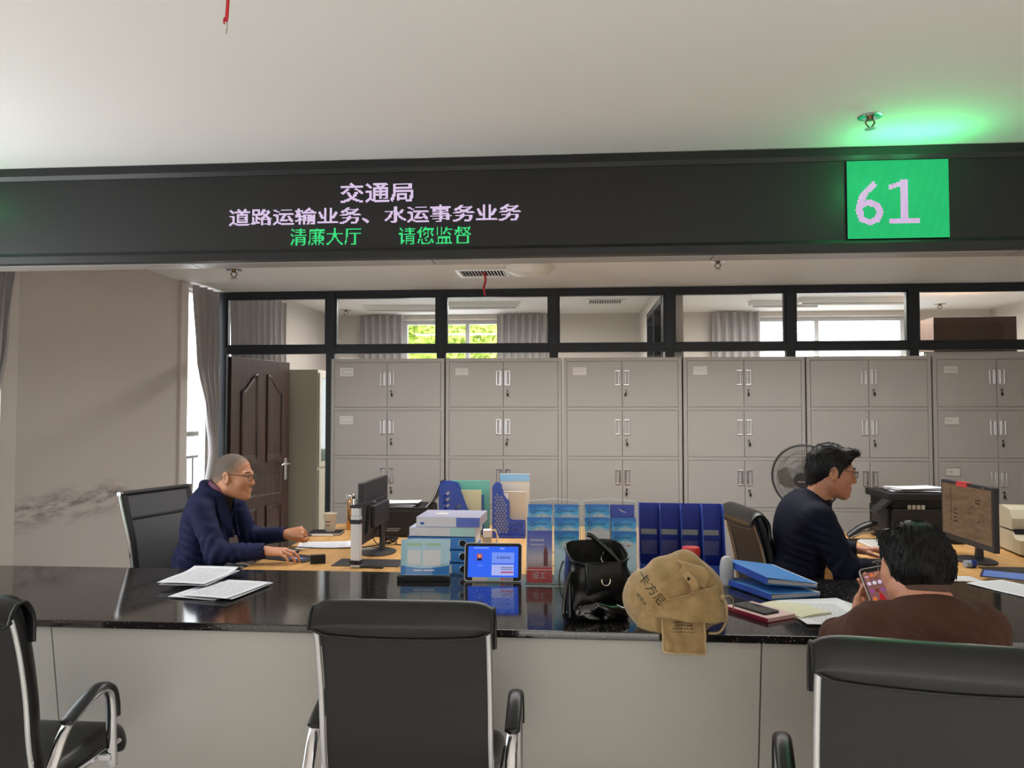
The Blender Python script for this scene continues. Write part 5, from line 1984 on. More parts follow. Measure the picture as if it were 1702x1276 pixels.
            flip = s[e[:, 0], e[:, 1], e[:, 2]]
            Q[~flip] = Q[~flip][:, ::-1]
            quads.append(Q)
        Q = np.concatenate(quads)
        Q = Q[(Q >= 0).all(1)]
        return pos, Q


def field_obj(f, name, m, parent=None, displace=None, relax=1, mtx=None):
    pos, Q = f.mesh()
    # light Laplacian smoothing removes grid stepping
    n = len(pos)
    for _ in range(relax):
        acc = np.zeros_like(pos); cn = np.zeros(n)
        for a, b in ((0, 1), (1, 2), (2, 3), (3, 0)):
            np.add.at(acc, Q[:, a], pos[Q[:, b]]); np.add.at(cn, Q[:, a], 1)
            np.add.at(acc, Q[:, b], pos[Q[:, a]]); np.add.at(cn, Q[:, b], 1)
        pos = pos * .5 + .5 * acc / np.maximum(cn, 1)[:, None]
    me = bpy.data.meshes.new(name)
    me.vertices.add(n); me.vertices.foreach_set('co', pos.astype(np.float32).ravel())
    me.loops.add(len(Q) * 4); me.loops.foreach_set('vertex_index', Q.astype(np.int32).ravel())
    me.polygons.add(len(Q)); me.polygons.foreach_set('loop_start', np.arange(len(Q), dtype=np.int32) * 4)
    me.update(calc_edges=True)
    me.validate()
    if displace:
        nr = np.zeros(n * 3, np.float32)
        me.vertices.foreach_get('normal', nr); nr = nr.reshape(-1, 3)
        dv = np.array([displace(Vector(p)) for p in pos])
        pos = pos + nr * dv[:, None]
        me.vertices.foreach_set('co', pos.astype(np.float32).ravel())
        me.update()
    me.shade_smooth()
    for x in (m if isinstance(m, (list, tuple)) else [m]):
        me.materials.append(x)
    o = bpy.data.objects.new(name, me)
    COL.objects.link(o)
    if parent:
        o.parent = parent
    return o


# ------------------------------------------------------------------ body building


def head_frame(c, yaw=0.0, pitch=0.0, roll=0.0):
    """matrix from head space (x right, y forward, z up) to body space"""
    return Matrix.Translation(Vector(c)) @ Matrix.Rotation(yaw, 4, 'Z') @ Matrix.Rotation(pitch, 4, 'X') @ Matrix.Rotation(roll, 4, 'Y')


def add_head(f, H, s=1.0, jaw=1.0):
    r3 = H.to_3x3()
    P = lambda x, y, z: H @ Vector((x * s, y * s, z * s))
    S = lambda *a: tuple(v * s for v in a)
    f.ell(P(0, -.012, .028), S(.0745, .0955, .087), r3, .0)
    f.ell(P(0, .026, -.032), S(.0605 * jaw, .068, .086), r3, .03)
    for q in (-1, 1):
        f.cone(P(q * .050 * jaw, -.004, -.058), P(q * .016, .066, -.099), .026 * s, .019 * s, .03)
        f.ell(P(q * .038, .062, -.024), S(.024, .024, .026), r3, .03)
        f.ell(P(q * .031, .098, .006), S(.019, .017, .0105), r3, .012, sub=True)
        f.ell(P(q * .031, .0745, .005), S(.0135, .0135, .0125), r3, .002)
        f.cone(P(q * .014, .090, .020), P(q * .046, .074, .020), .0105 * s, .008 * s, .014)
        f.ell(P(q * .0105, .099, -.0365), S(.0078, .0095, .0068), r3, .006)
    f.ell(P(0, .073, -.101), S(.021, .018, .017), r3, .02)
    f.cone(P(0, .088, .012), P(0, .1075, -.030), .0068 * s, .0100 * s, .012)
    f.cone(P(-.017, .0895, -.0655), P(.017, .0895, -.0655), .0066 * s, None, .007)
    f.cone(P(-.014, .088, -.0765), P(.014, .088, -.0765), .0074 * s, None, .007)
    f.cone(P(-.022, .100, -.0708), P(.022, .100, -.0708), .0022 * s, None, .004, sub=True)
    for q in (-1, 1):
        er = r3 @ Matrix.Rotation(q * R(-18), 3, 'Z') @ Matrix.Rotation(R(8), 3, 'X')
        f.ell(P(q * .0775, -.010, -.006), S(.0085, .0215, .0335), er, .006)
        f.ell(P(q * .0745, -.004, -.034), S(.008, .011, .012), er, .006)
        f.ell(P(q * .0865, -.005, -.004), S(.0062, .0115, .0185), er, .005, sub=True)


FL = {'i': (.045, .026, .021), 'm': (.050, .030, .022), 'r': (.046, .028, .021), 'p': (.036, .021, .018)}


def add_hand(f, wrist, fdir, ndir, side, curls, thumb=(.6, .5), splay=.06, s=1.0):
    """fdir: where the knuckles lie from the wrist; ndir: out of the back of the hand; side: +1 when the thumb lies toward fdir x ndir.
    curls: per finger three bend angles (degrees); thumb: (out angle, bend)"""
    w = Vector(wrist)
    y = Vector(fdir).normalized()
    n = Vector(ndir); n = (n - y * n.dot(y)).normalized()
    x = y.cross(n) * side            # toward the thumb
    T = lambda a, b, c: w + x * (a * s) + y * (b * s) + n * (c * s)
    pts = {}
    base = {'i': (.030, .088, .003), 'm': (.0095, .092, .006), 'r': (-.0115, .087, .004), 'p': (-.031, .078, -.001)}
    st = {'i': .017, 'm': .006, 'r': -.006, 'p': -.017}
    for q in 'imrp':
        f.cone(T(st[q], .004, 0), T(*base[q]), .0135 * s, .0108 * s, .014)
    f.cone(T(.010, .02, -.006), T(.016, .06, -.008), .014 * s, .013 * s, .012)
    f.cone(T(-.016, .02, -.006), T(-.018, .06, -.006), .013 * s, .012 * s, .012)
    tips = []
    for i, q in enumerate('imrp'):
        p = T(*base[q])
        a = 0.0
        sp = splay * (1.5 - i)
        d0 = (y + x * sp).normalized()
        r = .0088 if q != 'p' else .0078
        for j, L in enumerate(FL[q]):
            a += R(curls[i][j])
            d = d0 * math.cos(a) - n * math.sin(a)
            p2 = p + d * (L * s)
            f.cone(p, p2, r * s, (r - .0009) * s, .0035 if j else .006)
            p, r = p2, r - .0009
        tips.append(p)
    # thumb leaves the side of the palm near its base
    p = T(.016, .020, -.006)
    d = (y * math.cos(thumb[0]) + x * math.sin(thumb[0]) - n * .25).normalized()
    q1 = p + d * (.046 * s)
    f.cone(p, q1, .0145 * s, .0105 * s, .012)
    d2 = (d + y * thumb[1] - x * thumb[1] * .7 - n * .15).normalized()
    q2 = q1 + d2 * (.033 * s)
    f.cone(q1, q2, .0102 * s, .0092 * s, .005)
    d3 = (d2 + y * thumb[1] * .5 - x * thumb[1] * .5).normalized()
    q3 = q2 + d3 * (.024 * s)
    f.cone(q2, q3, .0093 * s, .0076 * s, .004)
    return tips + [q3]


def skin_mat(name, col):
    m = mat(name, col, 0.48, bump=(180, .08, .001), vary=(14, .06))
    b = m.node_tree.nodes['Principled BSDF']
    b.inputs['Subsurface Weight'].default_value = .10
    b.inputs['Subsurface Radius'].default_value = (1.0, .35, .2)
    b.inputs['Subsurface Scale'].default_value = .006
    return m


def cloth_folds(spots, amp=.004):
    """wrinkle function: ridged noise that is strong near the given joints"""
    sp = [(Vector(c), r, a, Vector(ax).normalized()) for c, r, a, ax in spots]

    def fn(p):
        d = amp * .35 * noise.noise(p * 9.0)
        for c, r, a, ax in sp:
            q = (p - c).length / r
            if q < 1:
                wv = (1 - q * q) ** 2
                u = (p - c).dot(ax)
                n_ = noise.noise(p * 7.0 + c * 3)
                d += a * wv * (math.sin(u * 150 + n_ * 5.0) * .5 + .4 * noise.noise(p * 26.0))
        return d
    return fn


def glasses(parent, H, m, s=1.0, temple_m=None):
    b = MB()
    r3 = H
    P = lambda x, y, z: H @ Vector((x * s, y * s, z * s))
    for q in (-1, 1):
        ring = []
        for k in range(24):
            a = 2 * math.pi * k / 24
            cx, cz = math.cos(a), math.sin(a)
            e = 2.6
            ring.append(P(q * .033 + .0235 * math.copysign(abs(cx) ** (2 / e), cx), .108 - .006 * abs(q * .033 + .0255 * cx) / .06, .002 + .0165 * math.copysign(abs(cz) ** (2 / e), cz)))
        b.tube(ring, .0013 * s, n=6, closed=True)
        b.tube(smooth_path([P(q * .0585, .101, .012), P(q * .074, .088, .014), P(q * .0815, .02, .014), P(q * .0815, -.012, .012), P(q * .080, -.030, -.008), P(q * .0785, -.034, -.020)], 5), .0017 * s, n=6)
    b.tube([P(-.009, .108, .006), P(0, .110, .010), P(.009, .108, .006)], .0014 * s, n=6)
    o = b.build('glasses', m, parent)
    g = MB()
    for q in (-1, 1):
        pts = []
        for k in range(20):
            a = 2 * math.pi * k / 20
            pts.append(P(q * .033 + .0225 * math.cos(a), .107 - .0055 * abs(q * .033 + .0255 * math.cos(a)) / .06, .002 + .0155 * math.sin(a)))
        g.add(pts, [tuple(range(20))])
    g.build('lens', M['glass'], o, smooth=0)
    return o


def face_details(parent, H, s=1.0, brow=(40, 32, 30), lip=None):
    P = lambda x, y, z: H @ Vector((x * s, y * s, z * s))
    mbr, mew, mir = mat('eyebrow_hair', brow, .8), mat('eye_white', (210, 205, 200), .2), mat('iris_dark', (30, 20, 16), .15)
    for q in (-1, 1):
        b = MB()
        b.tube([P(q * .015, .0965, .0265), P(q * .028, .0945, .0305), P(q * .044, .0835, .0285), P(q * .052, .074, .024)], [.0022 * s, .003 * s, .0026 * s, .0012 * s], n=6, flat=(1, .7))
        b.build('eyebrow', mbr, parent)
        e = MB().sphere(P(q * .0315, .0802, .005), .0092 * s, n=8).build('eye', mew, parent)
        MB().sphere(P(q * .0318, .0858, .0045), .0046 * s, n=8).build('iris', mir, e)


def hair_tufts(o, H, count, L, seed, flow, r0=.0022):
    """short locks lying on the hair surface; flow(local point) gives their direction in head space"""
    rnd = random.Random(seed)
    me = o.data
    vs = me.vertices
    Hi = H.inverted()
    r3 = H.to_3x3()
    b = MB()
    idx = list(range(len(vs)))
    for _ in range(count):
        v = vs[rnd.choice(idx)]
        lp = Hi @ v.co
        fl = flow(lp)
        if fl is None:
            continue
        d = (r3 @ Vector(fl)).normalized()
        nn = v.normal
        d = (d - nn * d.dot(nn)).normalized()
        d = (d + nn * rnd.uniform(.10, .32) + Vector((rnd.uniform(-1, 1), rnd.uniform(-1, 1), rnd.uniform(-1, 1))) * .22).normalized()
        l = L * rnd.uniform(.6, 1.25)
        p0 = v.co - nn * .002
        b.tube([p0, p0 + d * l * .55, p0 + d * l - nn * l * .22], [r0, r0 * .8, .0003], n=4, caps=False)
    return b


def trousers_and_shoes(parent, hips, knees, ankles, m):
    pts = np.array([list(p) for p in hips + knees + ankles])
    f = Field(pts.min(0) - .16, pts.max(0) + .18, .011)
    f.cone(Vector(hips[0]) + Vector((.02, 0, .03)), Vector(hips[1]) + Vector((-.02, 0, .03)), .12, .12, .03)
    for h, k_, a in zip(hips, knees, ankles):
        f.cone(h, k_, .088, .066, .03); f.cone(k_, a, .064, .052, .03)
    field_obj(f, 'trousers', m, parent)
    for k_, a in zip(knees, ankles):
        b = MB()
        a = Vector(a)
        b.tube(smooth_path([a + Vector((0, -.05, -.055)), a + Vector((0, 0, -.045)), a + Vector((0, .09, -.06)), a + Vector((0, .17, -.072))], 5), [.026] + [.040] * 5 + [.042] * 5 + [.040] * 4 + [.022], n=12, flat=(.8, 1))
        b.build('shoe', M['black_plastic'], parent)


m_navy = mat('navy_wool', (24, 31, 66), 0.75, bump=(500, .12, .001), spec=.25)
m_navy2 = mat('dark_navy_wool', (11, 15, 36), 0.75, bump=(500, .12, .001), spec=.2)
m_brown = mat('brown_sweatshirt', (78, 52, 42), 0.88, bump=(350, .2, .0015), spec=.25)
m_trous = mat('dark_trousers', (28, 28, 32), .8)
m_hair = mat('black_hair', (10, 9, 9), .5, bump=(120, .3, .002), spec=.3)
m_stub = mat('grey_stubble', (118, 102, 88), .7, bump=(700, .4, .001))
nt = m_stub.node_tree
at_ = nt.nodes.new('ShaderNodeAttribute'); at_.attribute_name = 'stubble'
nz = nt.nodes.new('ShaderNodeTexNoise'); nz.inputs['Scale'].default_value = 60; nz.inputs['Detail'].default_value = 4
tc = nt.nodes.new('ShaderNodeTexCoord'); nt.links.new(tc.outputs['Object'], nz.inputs['Vector'])
ma = nt.nodes.new('ShaderNodeMath'); ma.operation = 'MULTIPLY_ADD'; ma.inputs[1].default_value = .7; nt.links.new(nz.outputs['Fac'], ma.inputs[0])
ms = nt.nodes.new('ShaderNodeMath'); ms.operation = 'SUBTRACT'; ms.inputs[1].default_value = .38; nt.links.new(at_.outputs['Fac'], ms.inputs[0]); nt.links.new(ms.outputs[0], ma.inputs[2])
cr = nt.nodes.new('ShaderNodeValToRGB'); cr.color_ramp.elements[0].position = .05; cr.color_ramp.elements[0].color = lin((196, 138, 104)); cr.color_ramp.elements[1].position = .85; cr.color_ramp.elements[1].color = lin((104, 92, 82))
e_ = cr.color_ramp.elements.new(.4); e_.color = lin((150, 120, 98))
nt.links.new(ma.outputs[0], cr.inputs[0]); nt.links.new(cr.outputs[0], nt.nodes['Principled BSDF'].inputs['Base Color'])
m_shirt = mat('dark_shirt', (30, 26, 30), .7)
m_wine = mat('wine_collar', (110, 62, 86), .7)


def collar_band(name, m, parent, c, fwd, up, r, h, flare=.008, th=.004, open_front=.5, rx=1.0, drop=.02):
    """standing collar: a band around the neck, open at the front, lower at its front edge"""
    b = MB(); g = []
    up = Vector(up).normalized(); fwd = Vector(fwd); fwd = (fwd - up * fwd.dot(up)).normalized(); rt = fwd.cross(up)
    n = 36
    for i in range(n + 1):
        a = open_front + (2 * math.pi - 2 * open_front) * i / n
        row = []
        fr = (math.cos(a) + 1) / 2
        for j in range(4):
            t = j / 3
            rr = r + flare * (1 - t)
            row.append(Vector(c) + fwd * (rr * math.cos(a)) + rt * (rr * rx * math.sin(a)) + up * (h * t - drop * fr * fr - .012 * (1 - t)))
        g.append(row)
    b.sheet(g, th=th)
    return b.build(name, m, parent)


# ------------------------------------------------------------------ MAN ONE (cropped grey hair, navy jacket, at the wooden desk)
def man_one():
    r = None
    H = head_frame((0, .300, 1.178), 0, R(-4))
    f = Field((-.33, -.12, .60), (.31, .72, 1.315), .0033)
    add_head(f, H, 1.0, 1.03)
    NB = Vector((0, .215, 1.085))
    f.cone((0, .265, 1.135), NB, .056, .062, .03)
    f.ell((0, .16, .90), (.155, .085, .20), None, .03)
    f.ell((0, .10, .70), (.14, .09, .14), None, .05)
    shR, elR, wrR = Vector((.170, .205, 1.012)), Vector((.225, .315, .805)), Vector((.165, .535, .815))
    shL, elL, wrL = Vector((-.170, .215, 1.015)), Vector((-.245, .285, .815)), Vector((-.215, .500, .838))
    for a, e, w in ((shR, elR, wrR), (shL, elL, wrL)):
        f.cone(NB + Vector((0, -.012, -.035)), a, .044, .042, .03)
        f.cone(a, e, .046, .038, .02); f.cone(e, w, .037, .026, .015)
        f.cone(w - (w - e).normalized() * .01, w + (w - e).normalized() * .02, .025, .022, .012, flat=((0, 0, 1), .8))
    # right hand over the mouse, left hand a loose fist
    add_hand(f, wrR + (wrR - elR).normalized() * .012, (-.02, 1, -.06), (.12, .15, 1), -1, [(14, 30, 22), (12, 32, 24), (14, 34, 24), (18, 34, 24)], thumb=(.55, .35))
    add_hand(f, wrL + (wrL - elL).normalized() * .012, (.02, 1, .10), (.75, .1, .55), 1, [(72, 88, 52), (74, 92, 55), (76, 92, 55), (78, 90, 55)], thumb=(.35, .55))
    skin = skin_mat('tan_skin', (196, 138, 104))
    o = field_obj(f, 'person', skin, relax=1)
    o.location = (-2.10, 3.98, 0); o.rotation_euler = (0, 0, R(-90))
    tag(o, 'man with cropped grey hair, glasses and navy jacket, seated by the mesh chair', 'person')
    # cropped hair cap
    h = Field((-.12, .15, 1.05), (.12, .44, 1.32), .0033)
    r3 = H.to_3x3()
    h.ell(H @ Vector((0, -.0125, .0285)), (.0768, .0978, .0893), r3, 0)
    h.cone(H @ Vector((0, -.065, -.03)), H @ Vector((0, -.05, -.075)), .050, .047, .03)
    A = H @ Vector((0, .018, -.02))
    h.half(A, r3 @ Vector((0, .82, -.57)))
    h.half(A, r3 @ Vector((0, .42, -.90)))
    for q in (-1, 1):
        h.ell(H @ Vector((q * .08, -.004, -.012)), (.016, .026, .034), r3, .004, sub=True)
    hr = field_obj(h, 'hair', m_stub, o)
    at_ = hr.data.attributes.new('stubble', 'FLOAT', 'POINT')
    n1, n2 = r3 @ Vector((0, .82, -.57)).normalized(), r3 @ Vector((0, .42, -.90)).normalized()
    at_.data.foreach_set('value', [max(0, min(1, min(-(v.co - A).dot(n1), -(v.co - A).dot(n2)) / .065)) for v in hr.data.vertices])
    face_details(o, H, 1.0, (60, 48, 42))
    glasses(o, H, mat('glasses_dark', (40, 32, 30), .3))
    # jacket
    j = Field((-.37, -.15, .56), (.35, .56, 1.19), .0052)
    j.ell((0, .150, .905), (.180, .112, .215), None, 0)
    j.ell((0, .105, .69), (.172, .120, .17), None, .06)
    j.cone(NB + Vector((0, -.03, -.02)), shR + Vector((-.01, -.02, .0)), .064, .060, .05)
    j.cone(NB + Vector((0, -.03, -.02)), shL + Vector((.01, -.02, .0)), .064, .060, .05)
    for a, e, w in ((shR, elR, wrR), (shL, elL, wrL)):
        j.cone(a, e, .062, .055, .03)
        j.cone(e, w - (w - e) * .04, .055, .041, .025)
    # jacket collar roll, then neck opening and the open chest
    for k in range(26):
        a = R(62) + R(236) * k / 25
        a2 = R(62) + R(236) * (k + 1) / 25
        pc = lambda t: NB + Vector((-.070 * math.sin(t), .076 * math.cos(t) - .002, .012 - .040 * math.cos(t)))
        j.cone(pc(a), pc(a2), .016, .016, .012)
    j.cone((0, .238, 1.075), (0, .31, 1.22), .052, .078, .01, sub=True)
    j.cone((0, .275, 1.08), (0, .268, .86), .052, .012, .01, sub=True)
    for e, w in ((elR, wrR), (elL, wrL)):
        d = (w - e).normalized()
        j.cone(w - d * .045, w + d * .12, .034, .034, .004, sub=True)
    fold = cloth_folds([(elR, .15, .010, (.2, .9, -.4)), (elL, .15, .010, (0, 1, 0)), (shR + Vector((0, 0, -.05)), .16, .005, (0, .5, 1)), (Vector((.12, .08, .80)), .2, .011, (0, .5, 1)), ((shR + elR) / 2, .14, .009, (.1, .5, .8)), ((elR + wrR) / 2, .13, .007, (0, 1, .3)), (shL, .12, .006, (0, .4, 1))], .010)
    field_obj(j, 'jacket', m_navy, o, displace=fold)
    # lapels
    for q in (-1, 1):
        b = MB()
        g = []
        for i in range(9):
            t = i / 8
            cpt = NB + Vector((q * (.070 - .040 * t), .045 + .045 * t, -.015 - .21 * t))
            wd = .045 * math.sin(math.pi * min(1, t * .85 + .18))
            g.append([cpt + Vector((q * wd * s_, -.022 * s_ + .010, .0)) for s_ in (-.25, .25, .75, 1.05)])
        b.sheet(g, th=.005); b.build('lapel', m_navy, o)
    collar_band('shirt_collar', m_wine, o, NB + Vector((0, .004, .004)), (0, 1, -.2), (0, .42, .9), .066, .050, .006, .004, .55, drop=.026)
    s_ = Field((-.12, .12, .75), (.12, .33, 1.13), .006)
    s_.ell((0, .155, .90), (.115, .098, .17), None, 0)
    s_.cone(NB + Vector((0, 0, -.06)), NB + Vector((0, .02, -.01)), .068, .062, .02)
    field_obj(s_, 'shirt', m_shirt, o)
    trousers_and_shoes(o, [(.09, .02, .55), (-.09, .02, .55)], [(.11, .44, .54), (-.11, .44, .54)], [(.11, .40, .12), (-.11, .40, .12)], m_trous)
    return o


man_one()


# ------------------------------------------------------------------ MAN TWO (black hair, dark navy jacket, in profile by the fan)
def man_two():
    H = head_frame((0, .232, 1.232), R(-4), R(-9))
    f = Field((-.33, -.12, .60), (.31, .64, 1.375), .0033)
    add_head(f, H, 1.04, 1.0)
    NB = Vector((0, .150, 1.085))
    f.cone((0, .195, 1.165), NB, .056, .062, .03)
    f.ell((0, .09, .92), (.16, .095, .20), None, .03)
    f.ell((0, .05, .70), (.14, .10, .14), None, .05)
    shR, elR, wrR = Vector((.180, .115, 1.025)), Vector((.235, .215, .800)), Vector((.215, .455, .803))
    shL, elL, wrL = Vector((-.180, .13, 1.03)), Vector((-.255, .235, .82)), Vector((-.195, .40, .822))
    for a, e, w in ((shR, elR, wrR), (shL, elL, wrL)):
        f.cone(NB + Vector((0, -.012, -.035)), a, .044, .042, .03)
        f.cone(a, e, .046, .038, .02); f.cone(e, w, .037, .026, .015)
    add_hand(f, wrR + (wrR - elR).normalized() * .012, (-.05, 1, -.05), (.1, .12, 1), -1, [(18, 28, 20)] * 4, thumb=(.5, .35))
    add_hand(f, wrL + (wrL - elL).normalized() * .012, (.25, 1, .02), (-.1, .15, 1), 1, [(20, 22, 14), (14, 26, 18), (16, 26, 18), (20, 24, 18)], thumb=(.6, .3), splay=.12)
    o = field_obj(f, 'person', skin_mat('brown_skin', (178, 120, 92)), relax=1)
    o.location = (1.02, 3.86, 0); o.rotation_euler = (0, 0, R(-90))
    tag(o, 'man in profile with thick black hair and dark navy jacket, before the round fan', 'person')
    r3 = H.to_3x3(); s = 1.04
    h = Field((-.14, .05, 1.08), (.14, .40, 1.40), .0033)
    P = lambda x, y, z: H @ Vector((x * s, y * s, z * s))
    h.ell(P(0, -.016, .036), (.086, .106, .096), r3, 0)
    h.cone(P(-.034, .066, .088), P(.034, .066, .088), .028, .028, .03)
    h.cone(P(-.03, .094, .088), P(.03, .094, .084), .015, .013, .025)
    h.cone(P(0, -.060, -.02), P(0, -.052, -.060), .056, .050, .03)
    h.half(P(0, .010, -.018), r3 @ Vector((0, .80, -.60)))
    h.half(P(0, .010, -.02), r3 @ Vector((0, .45, -.89)))
    for q in (-1, 1):
        h.ell(P(q * .085, -.004, -.010), (.020, .026, .036), r3, .004, sub=True)
    hr = field_obj(h, 'hair', m_hair, o)
    b = hair_tufts(hr, H, 1500, .026, 5, lambda p: (p.x * 3, .8, .25) if p.z > .08 else (0, .15, -1), .0016)
    b.build('locks', m_hair, hr)
    for q in (-1, 1):   # sideburns
        b = MB(); b.tube([P(q * .073, .018, .03), P(q * .0735, .016, -.008), P(q * .072, .016, -.026)], [.012, .008, .003], n=8, flat=(1, .35), up=(0, 1, 0)); b.build('sideburn', m_hair, hr)
    face_details(o, H, s, (24, 20, 20))
    glasses(o, H, mat('glasses_thin', (70, 60, 52), .25, metal=.6), s)
    j = Field((-.37, -.16, .56), (.35, .50, 1.19), .0052)
    j.ell((0, .085, .925), (.195, .128, .215), None, 0)
    j.ell((0, .045, .69), (.178, .135, .17), None, .06)
    for sh, q in ((shR, 1), (shL, -1)):
        j.cone(NB + Vector((0, -.03, -.028)), sh + Vector((-.01 * q, -.015, .0)), .066, .068, .05)
    for a, e, w in ((shR, elR, wrR), (shL, elL, wrL)):
        j.cone(a, e, .072, .061, .03); j.cone(e, w - (w - e) * .04, .061, .043, .025)
    for k in range(26):
        a = R(60) + R(240) * k / 25; a2 = R(60) + R(240) * (k + 1) / 25
        pc = lambda t: NB + Vector((-.074 * math.sin(t), .078 * math.cos(t) - .005, .008 - .034 * math.cos(t)))
        j.cone(pc(a), pc(a2), .014, .014, .010)
    j.cone((0, .165, 1.05), (0, .215, 1.24), .058, .080, .01, sub=True)
    j.cone((0, .225, 1.08), (0, .235, .88), .045, .012, .01, sub=True)
    for e, w in ((elR, wrR), (elL, wrL)):
        d = (w - e).normalized(); j.cone(w - d * .045, w + d * .12, .034, .034, .004, sub=True)
    fold = cloth_folds([(elR, .15, .010, (.2, .9, -.4)), (elL, .15, .009, (0, 1, 0)), (shR + Vector((0, 0, -.06)), .16, .006, (0, .5, 1)), (Vector((.14, .08, .82)), .2, .007, (0, .4, 1))], .006)
    field_obj(j, 'jacket', m_navy2, o, displace=fold)
    for q in (-1, 1):
        b = MB(); g = []
        for i in range(9):
            t = i / 8
            cpt = NB + Vector((q * (.066 - .038 * t), .040 + .045 * t, -.015 - .20 * t)); wd = .042 * math.sin(math.pi * min(1, t * .85 + .18))
            g.append([cpt + Vector((q * wd * s_, -.022 * s_ + .010, .0)) for s_ in (-.25, .25, .75, 1.05)])
        b.sheet(g, th=.005); b.build('lapel', m_navy2, o)
    s_ = Field((-.12, .08, .80), (.12, .30, 1.14), .006)
    s_.ell((0, .125, .93), (.115, .092, .16), None, 0)
    s_.cone(NB + Vector((0, 0, -.06)), NB + Vector((0, .02, -.008)), .066, .060, .02)
    field_obj(s_, 'shirt', m_shirt, o)
    for e, w in ((elR, wrR), (elL, wrL)):
        d = (w - e).normalized(); b = MB(); b.tube([w - d * .05, w - d * .008], [.036, .034], n=20, caps=False); b.build('shirt_cuff', M['paper'], o)
    trousers_and_shoes(o, [(.09, .02, .55), (-.09, .02, .55)], [(.11, .44, .54), (-.11, .44, .54)], [(.11, .40, .12), (-.11, .40, .12)], m_trous)
    return o


man_two()


# ------------------------------------------------------------------ MAN THREE (brown sweatshirt, seen from behind, phone in hand)
def man_three():
    O = Vector((.905, 1.98, 0))
    L = lambda x, y, z: Vector((x - O.x, y - O.y, z))
    H = head_frame(L(.912, 2.160, 1.108), R(2), R(-15))
    f = Field((-.32, -.16, .60), (.34, .70, 1.25), .0033)
    add_head(f, H, .98, 1.06)
    NB = L(.912, 2.088, 1.012)
    f.cone(H @ Vector((0, -.03, -.05)), NB, .060, .066, .03)
    f.ell(L(.908, 2.04, .86), (.17, .10, .19), None, .03)
    f.ell(L(.908, 2.0, .68), (.16, .12, .14), None, .05)
    shL, elL, wrL = L(.780, 2.085, .958), L(.785, 2.36, .845), L(.895, 2.545, .845)
    shR, elR, wrR = L(1.040, 2.085, .962), L(1.105, 2.35, .840), L(1.020, 2.545, .850)
    for a, e, w in ((shR, elR, wrR), (shL, elL, wrL)):
        f.cone(NB + Vector((0, -.012, -.035)), a, .044, .042, .03)
        f.cone(a, e, .048, .040, .02); f.cone(e, w, .038, .027, .015)
    # left hand cradles the phone, right hand supports its other side
    pc = L(.945, 2.535, .958)
    add_hand(f, wrL + (wrL - elL).normalized() * .010, (.38, .02, .92), (-.25, .95, -.02), -1, [(4, 14, 10), (4, 14, 10), (6, 16, 10), (8, 18, 12)], thumb=(.75, .2))
    add_hand(f, wrR + (wrR - elR).normalized() * .010, (-.42, .02, .88), (.30, .95, -.02), 1, [(6, 20, 14), (8, 22, 14), (10, 24, 16), (12, 24, 16)], thumb=(.55, .3))
    o = field_obj(f, 'person', skin_mat('light_skin', (214, 152, 122)), relax=1)
    o.location = O
    tag(o, 'man in a brown sweatshirt seen from behind, looking down at a phone', 'person')
    r3 = H.to_3x3()
    h = Field((-.14, -.06, .98), (.14, .36, 1.27), .0033)
    P = lambda x, y, z: H @ Vector((x * .98, y * .98, z * .98))
    h.ell(P(0, -.016, .030), (.0790, .103, .0885), r3, 0)
    h.ell(P(0, -.045, .00), (.076, .070, .070), r3, .03)
    h.cone(P(0, -.060, -.02), P(0, -.054, -.048), .056, .050, .03)
    h.cone(P(-.03, .07, .080), P(.03, .07, .080), .026, .026, .03)
    h.half(P(0, .020, -.012), r3 @ Vector((0, .82, -.57)))
    h.half(P(0, .010, -.030), r3 @ Vector((0, .52, -.85)))
    for q in (-1, 1):
        h.ell(P(q * .088, -.002, -.014), (.022, .026, .036), r3, .004, sub=True)
    hr = field_obj(h, 'hair', m_hair, o)
    def flow(p):
        a = math.atan2(p.x, -p.y - .02)
        if p.z > .105:
            return (math.cos(a * 2) * .8, math.sin(a * 3) * .6 + .3, .2)
        if p.z < -.035:
            return None
        return (p.x * 2, .1, -1)
    hair_tufts(hr, H, 2600, .022, 9, flow, .0016).build('locks', m_hair, hr)
    # short shaved nape
    n_ = Field((-.1, -.06, .95), (.1, .20, 1.12), .0035)
    n_.cone(P(0, -.050, -.05), P(0, -.036, -.098), .0585, .0595, .02)
    n_.half(P(0, -.012, -.05), r3 @ Vector((0, 1, 0)))
    n_.half(P(0, -.05, -.093), r3 @ Vector((0, .1, -1)))
    nape = field_obj(n_, 'nape_stubble', mat('nape_stubble', (92, 68, 56), .8, bump=(600, .5, .001), vary=(60, .2)), hr)
    face_details(o, H, .98, (24, 20, 20))
    glasses(o, H, mat('glasses_silver', (150, 145, 142), .25, metal=.7), .98)
    j = Field((-.37, -.20, .54), (.40, .62, 1.09), .0052)
    j.ell(L(.910, 2.03, .860), (.175, .135, .195), None, 0)
    j.ell(L(.910, 1.99, .66), (.185, .15, .15), None, .06)
    for sh, q in ((shR, -1), (shL, 1)):
        j.cone(NB + Vector((0, -.028, -.035)), sh + Vector((.012 * q, -.012, -.005)), .062, .058, .05)
    for a, e, w in ((shR, elR, wrR), (shL, elL, wrL)):
        j.cone(a, e, .064, .058, .04); j.cone(e, w - (w - e) * .06, .057, .040, .025)
    for k in range(40):
        a = 2 * math.pi * k / 40; a2 = 2 * math.pi * (k + 1) / 40
        pc_ = lambda t: NB + Vector((.070 * math.sin(t), .070 * math.cos(t) + .006, .006 - .024 * math.cos(t)))
        j.cone(pc_(a), pc_(a2), .0085, .0085, .008)
    j.cone(NB + Vector((0, .010, -.005)), NB + Vector((0, .05, .14)), .0625, .078, .006, sub=True)
